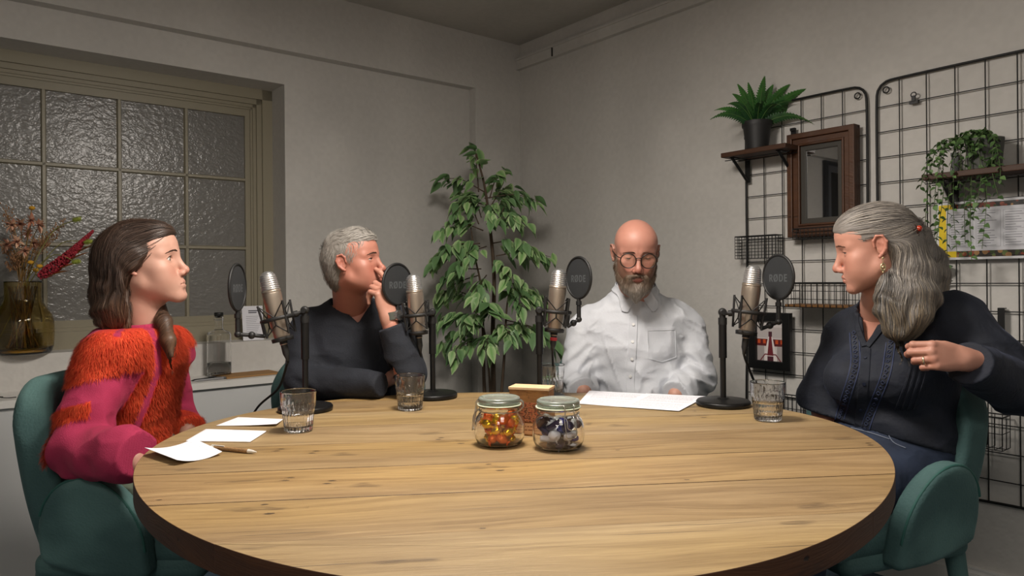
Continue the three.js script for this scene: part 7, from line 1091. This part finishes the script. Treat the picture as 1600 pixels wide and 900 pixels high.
  { const A = at(1352, 540, 1.86), L = at(1345, 478, 1.93), Rr = at(1392, 470, 1.90), fw = V(-0.45, 0.1, 0.88).normalize(), nL = L.clone().sub(A).cross(fw).normalize(), nR = fw.clone().cross(Rr.clone().sub(A)).normalize(), chk = at(1360, 500, 1.9); if (nL.dot(chk.clone().sub(A)) > 0) nL.negate(); if (nR.dot(chk.clone().sub(A)) > 0) nR.negate();
    S.cut((x, y, z) => { const px = x - A.x, py = y - A.y, pz = z - A.z; return Math.max(px * nL.x + py * nL.y + pz * nL.z, px * nR.x + py * nR.y + pz * nR.z, -(px * fw.x + pz * fw.z) - 0.16); }, 0.004); }
  S.cut(cone2(at(1382, 510, 1.965), at(1372, 455, 1.93), 0.060, 0.068), 0.006); S.cut((x, y, z) => y - 0.69 + 0.28 * (x - 1.0), 0.01);
  S.cut(cuff(at(1588, 606, 1.77), at(1512, 566, 1.643)), 0.004); S.cut(cuff(at(1285, 622, 2.08), at(1288, 680, 2.02)), 0.004);
  const sf = S.fn(), nv = lin(0x12161f), nv2 = lin(0x1c2231), bcl = (x, y, z) => mix3(nv, nv2, fbm(x * 18, y * 18, z * 18, 3));
  const sm = W.addPart('blouse', triUV(nets(sf, [0.82, 0.52, -2.46], [1.56, 1.14, -1.62], 0.0076, { color: bcl }), 6), clothMat(0.8, weaveBump, { sheenColor: new THREE.Color(0x6a7aa8), sheen: 0.25, bumpScale: 0.001 }));
  const sub = (name, g, mat, lab) => part(name, g.translate(-base.x, -base.y, -base.z), mat, sm, lab);
  const dirT = V(0.575, 0, -0.82), ray = (x, y) => { const p = at(x, y, 1.5); return [p, at(x, y, 2.2).sub(p).normalize()]; };
  const path = (pts, n) => { const cv = new THREE.CatmullRomCurve3(pts.map(([x, y]) => V(x, y, 0))); return Array.from({ length: n }, (_, i) => { const q = cv.getPoint(i / (n - 1)); return ray(q.x, q.y); }); };
  const frontPath = [[1353, 545], [1350, 590], [1345, 640], [1340, 685]], laceA = [[1335, 520], [1336, 570], [1322, 620], [1312, 655]], laceB = [[1392, 535], [1384, 585], [1362, 640], [1345, 690]];
  sub('placket', triUV(paint(stripOn(sf, path(frontPath, 40), 0.026, 0.002), bcl), 6), clothMat(0.8, weaveBump));
  const laceCol = lin(0x2b3554), laceM = phy(0xffffff, 0.7, { vertexColors: true });
  for (const lp of [laceA, laceB]) { const s = stripOn(sf, path(lp, 60), 0.02, 0.0012), C = s.userData.path, gs = []; C.forEach((c, i) => { if (i % 3) return; const n = gradF(sf, c, 0.005), q = new THREE.Quaternion().setFromUnitVectors(V(0, 0, 1), n), cc = c.clone().addScaledVector(n, 0.003); gs.push(new THREE.TorusGeometry(0.0055, 0.0012, 5, 4).applyQuaternion(q).translate(cc.x, cc.y, cc.z)); }); for (const off of [-1, 1]) { const t = stripOn(sf, path(lp.map(([x, y]) => [x + off * 7, y]), 40), 0.003, 0.002); gs.push(t); } sub('lace_band', triUV(paint(join(gs), () => laceCol), 6), laceM, 'lace band'); sub('lace_ground', triUV(paint(s, bcl), 6), laceM); }
  for (let k = 0; k < 4; k++) sub('pleat', triUV(paint(stripOn(sf, path([[1430 + k * 8, 535], [1418 + k * 9, 590], [1400 + k * 9, 640]], 34), 0.006, 0.0028), bcl), 6), clothMat(0.8, weaveBump));
  for (const [x, y] of [[1352, 560], [1350, 600], [1345, 640], [1341, 675]]) { const p = onto(sf, ...ray(x, y)); if (!p) continue; const n = gradF(sf, p, 0.005); sub('button', new THREE.CylinderGeometry(0.0042, 0.0046, 0.003, 14).applyQuaternion(new THREE.Quaternion().setFromUnitVectors(V(0, 1, 0), n)).translate(p.x + n.x * 0.003, p.y + n.y * 0.003, p.z + n.z * 0.003), std(0x1c2234, 0.35)); }
  { const gs = []; for (const [a, b] of [[[1344, 482], [1351, 538]], [[1394, 474], [1355, 538]]]) { gs.push(stripOn(sf, path([[a[0] - (a[0] < 1370 ? 5 : -5), a[1]], [(a[0] + b[0]) / 2 - (a[0] < 1370 ? 7 : -7), (a[1] + b[1]) / 2], [b[0], b[1] + 3]], 24), 0.016, 0.004)); } sub('collar', triUV(paint(mergeGeometries(gs), bcl), 6), clothMat(0.8, weaveBump)); }
  // jeans
  const T = new Field(); legs(T, 0.006); T.warp(creases(0.007, 10, 14, 10, 13)); T.cut((x, y, z) => y - 0.07, 0.004);
  const tf = T.add(pEll(P3(1398, 690, 1.97), [0.172, 0.165, 0.142], [0, yawT, 0]), 0.05).cut((x, y, z) => 0.735 - 0.22 * (x - 1.0) - y, 0.008).fn(), jc = (x, y, z) => mix3(lin(0x1d2536), lin(0x2e3a52), fbm(x * 30, y * 30, z * 30, 3)), jm = clothMat(0.85, weaveBump);
  const js = W.addPart('jeans', triUV(nets(tf, [0.56, 0.05, -2.42], [1.36, 0.80, -1.74], 0.0115, { color: jc }), 4), jm);
  { const gs = []; for (const pts of [[[1385, 672], [1395, 690], [1415, 700]], [[1330, 668], [1360, 676], [1390, 686]]]) gs.push(stripOn(tf, path(pts, 16), 0.0025, 0.002)); const ok = gs.filter(g => g.attributes.position.count > 12); if (ok.length) part('seam', triUV(paint(mergeGeometries(ok), () => lin(0x6f7685)), 6).translate(-base.x, -base.y, -base.z), std(0xffffff, 0.8, { vertexColors: true }), js); }
  for (const i of [0, 1]) { const f = new Field().add(pEll([ank[i].x - 0.07, 0.04, ank[i].z], [0.12, 0.042, 0.043]), 0.02).add(cone2(ank[i].clone().setY(0.09), ank[i].clone().setY(0.04), 0.042, 0.044), 0.03).cut((x, y) => y - 0.004, 0.004); W.addPart('shoe', nets(f.fn(), [ank[i].x - 0.22, -0.01, ank[i].z - 0.07], [ank[i].x + 0.08, 0.15, ank[i].z + 0.07], 0.009), std(0x1b1b1c, 0.5)); }
  // long grey hair, half clipped back
  const zh = zTable([[0.080, 0.112], [0.060, 0.090], [0.040, 0.064], [0.020, 0.043], [0.004, 0.022], [-0.012, 0.007], [-0.02, -0.026], [-0.06, -0.040], [-0.2, -0.05]]);
  const hv = new Field().add(pEll([0, 0.034, -0.014], [0.0780, 0.0800, 0.0970]), 0.02).add(pEll([0, 0.058, 0.036], [0.054, 0.040, 0.052]), 0.03).add(pEll([0, -0.02, -0.062], [0.07, 0.072, 0.058]), 0.03).keep((x, y, z) => (z - zh(y)) * 0.8, 0.006);
  const Mi = M.clone().invert(), hw = inFrame(hv.fn(), M), fall = new Field();
  fall.add(chain([[...P3(1404, 385, 1.87), 0.050], [...P3(1418, 430, 1.845), 0.062], [...P3(1425, 465, 1.815), 0.057], [...P3(1412, 500, 1.79), 0.044], [...P3(1400, 522, 1.775), 0.018]]), 0.03); fall.add(chain([[...P3(1425, 385, 1.93), 0.062], [...P3(1443, 425, 1.94), 0.058], [...P3(1462, 455, 1.925), 0.030]]), 0.03); fall.add(chain([[...P3(1385, 430, 1.84), 0.018], [...P3(1388, 480, 1.80), 0.028], [...P3(1386, 515, 1.785), 0.012]]), 0.02);
  fall.warp((x, y, z) => 0.004 * Math.sin(y * 70 + 10 * noise(x * 22, y * 9, z * 22)) + 0.004 * (noise(x * 70, y * 14, z * 70) - 0.5));
  const ff = fall.fn(), ear = (x, y, z) => { const l = V(x, y, z).applyMatrix4(Mi); return 0.026 - Math.hypot(l.y + 0.006, (l.z - 0.002) * 0.9); };
  const hfull = (x, y, z) => smax(smin(hw(x, y, z), ff(x, y, z), 0.02), ear(x, y, z), 0.006);
  const gD = lin(0x4a4644), gM = lin(0x827c76), gL = lin(0xb4aea6), blond = lin(0xb09c7e), c = at(1405, 425, 1.86);
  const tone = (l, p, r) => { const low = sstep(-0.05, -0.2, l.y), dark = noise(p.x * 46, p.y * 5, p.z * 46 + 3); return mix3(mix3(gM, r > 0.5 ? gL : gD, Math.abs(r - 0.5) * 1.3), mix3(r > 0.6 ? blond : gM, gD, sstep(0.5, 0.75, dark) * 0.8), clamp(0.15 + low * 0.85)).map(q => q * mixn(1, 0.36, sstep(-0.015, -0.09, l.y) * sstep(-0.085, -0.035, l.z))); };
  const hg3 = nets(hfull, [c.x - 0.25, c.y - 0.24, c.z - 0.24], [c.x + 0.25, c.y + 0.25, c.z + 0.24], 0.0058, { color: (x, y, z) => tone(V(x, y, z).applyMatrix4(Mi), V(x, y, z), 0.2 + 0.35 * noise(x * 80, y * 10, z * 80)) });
  const root = surfaceSampler(hg3.clone(), R), hm = W.addPart('hair', hg3, hairMat), clipP = V(0.0, 0.03, -0.112);
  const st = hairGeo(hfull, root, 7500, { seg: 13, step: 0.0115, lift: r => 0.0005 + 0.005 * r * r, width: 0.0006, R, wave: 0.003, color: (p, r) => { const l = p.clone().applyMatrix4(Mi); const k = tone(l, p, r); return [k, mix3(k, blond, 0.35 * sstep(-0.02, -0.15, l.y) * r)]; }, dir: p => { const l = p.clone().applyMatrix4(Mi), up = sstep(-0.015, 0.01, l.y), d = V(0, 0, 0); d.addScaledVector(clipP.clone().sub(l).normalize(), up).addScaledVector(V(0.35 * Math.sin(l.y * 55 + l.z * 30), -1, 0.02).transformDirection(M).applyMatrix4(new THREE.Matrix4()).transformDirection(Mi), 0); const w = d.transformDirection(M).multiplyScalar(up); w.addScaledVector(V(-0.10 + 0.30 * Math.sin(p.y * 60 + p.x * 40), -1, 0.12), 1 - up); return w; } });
  part('strands', st.translate(-base.x, -base.y, -base.z), hairMat, hm).userData.kind = 'stuff';
  { const cp = at(1427, 361, 1.87), m = std(0x3a1f18, 0.3), gs = []; for (const [a, b, cc] of [[[1414, 346], [1424, 356], [1432, 376]], [[1420, 345], [1432, 358], [1434, 375]], [[1417, 352], [1423, 364], [1430, 377]]]) gs.push(tube([at(...a, 1.81), at(...b, 1.80), at(...cc, 1.805)], 0.0046, 20, 8)); const k = W.addPart('hair_clip', join(gs), m, 'dark brown hair clip with a red bead'); const q = at(1436, 357, 1.80).sub(base); part('bead', new THREE.SphereGeometry(0.0085, 20, 14).translate(q.x, q.y, q.z), phy(0xa8331c, 0.15, { clearcoat: 1 }), k); }
  { const e = V(-0.0785, -0.036, -0.006).applyMatrix4(M), e2 = V(0.0785, -0.036, -0.006).applyMatrix4(M), near = e.z > e2.z ? e : e2; near.z += 0.006; const gs = [new THREE.SphereGeometry(0.0032, 12, 8).translate(near.x, near.y, near.z), new THREE.TorusGeometry(0.0075, 0.0022, 8, 20).scale(0.8, 1.2, 1).translate(near.x, near.y - 0.024, near.z), new THREE.SphereGeometry(0.0042, 12, 8).translate(near.x, near.y - 0.024, near.z), rod(near, near.clone().add(V(0, -0.016, 0)), 0.001, 6), new THREE.SphereGeometry(0.0028, 10, 8).translate(near.x, near.y - 0.0375, near.z)]; W.addPart('earring', join(gs), std(0xd3c39a, 0.3, { metalness: 0.8 }), 'pale dangling earring'); }
}
renderer.render(scene, camera);
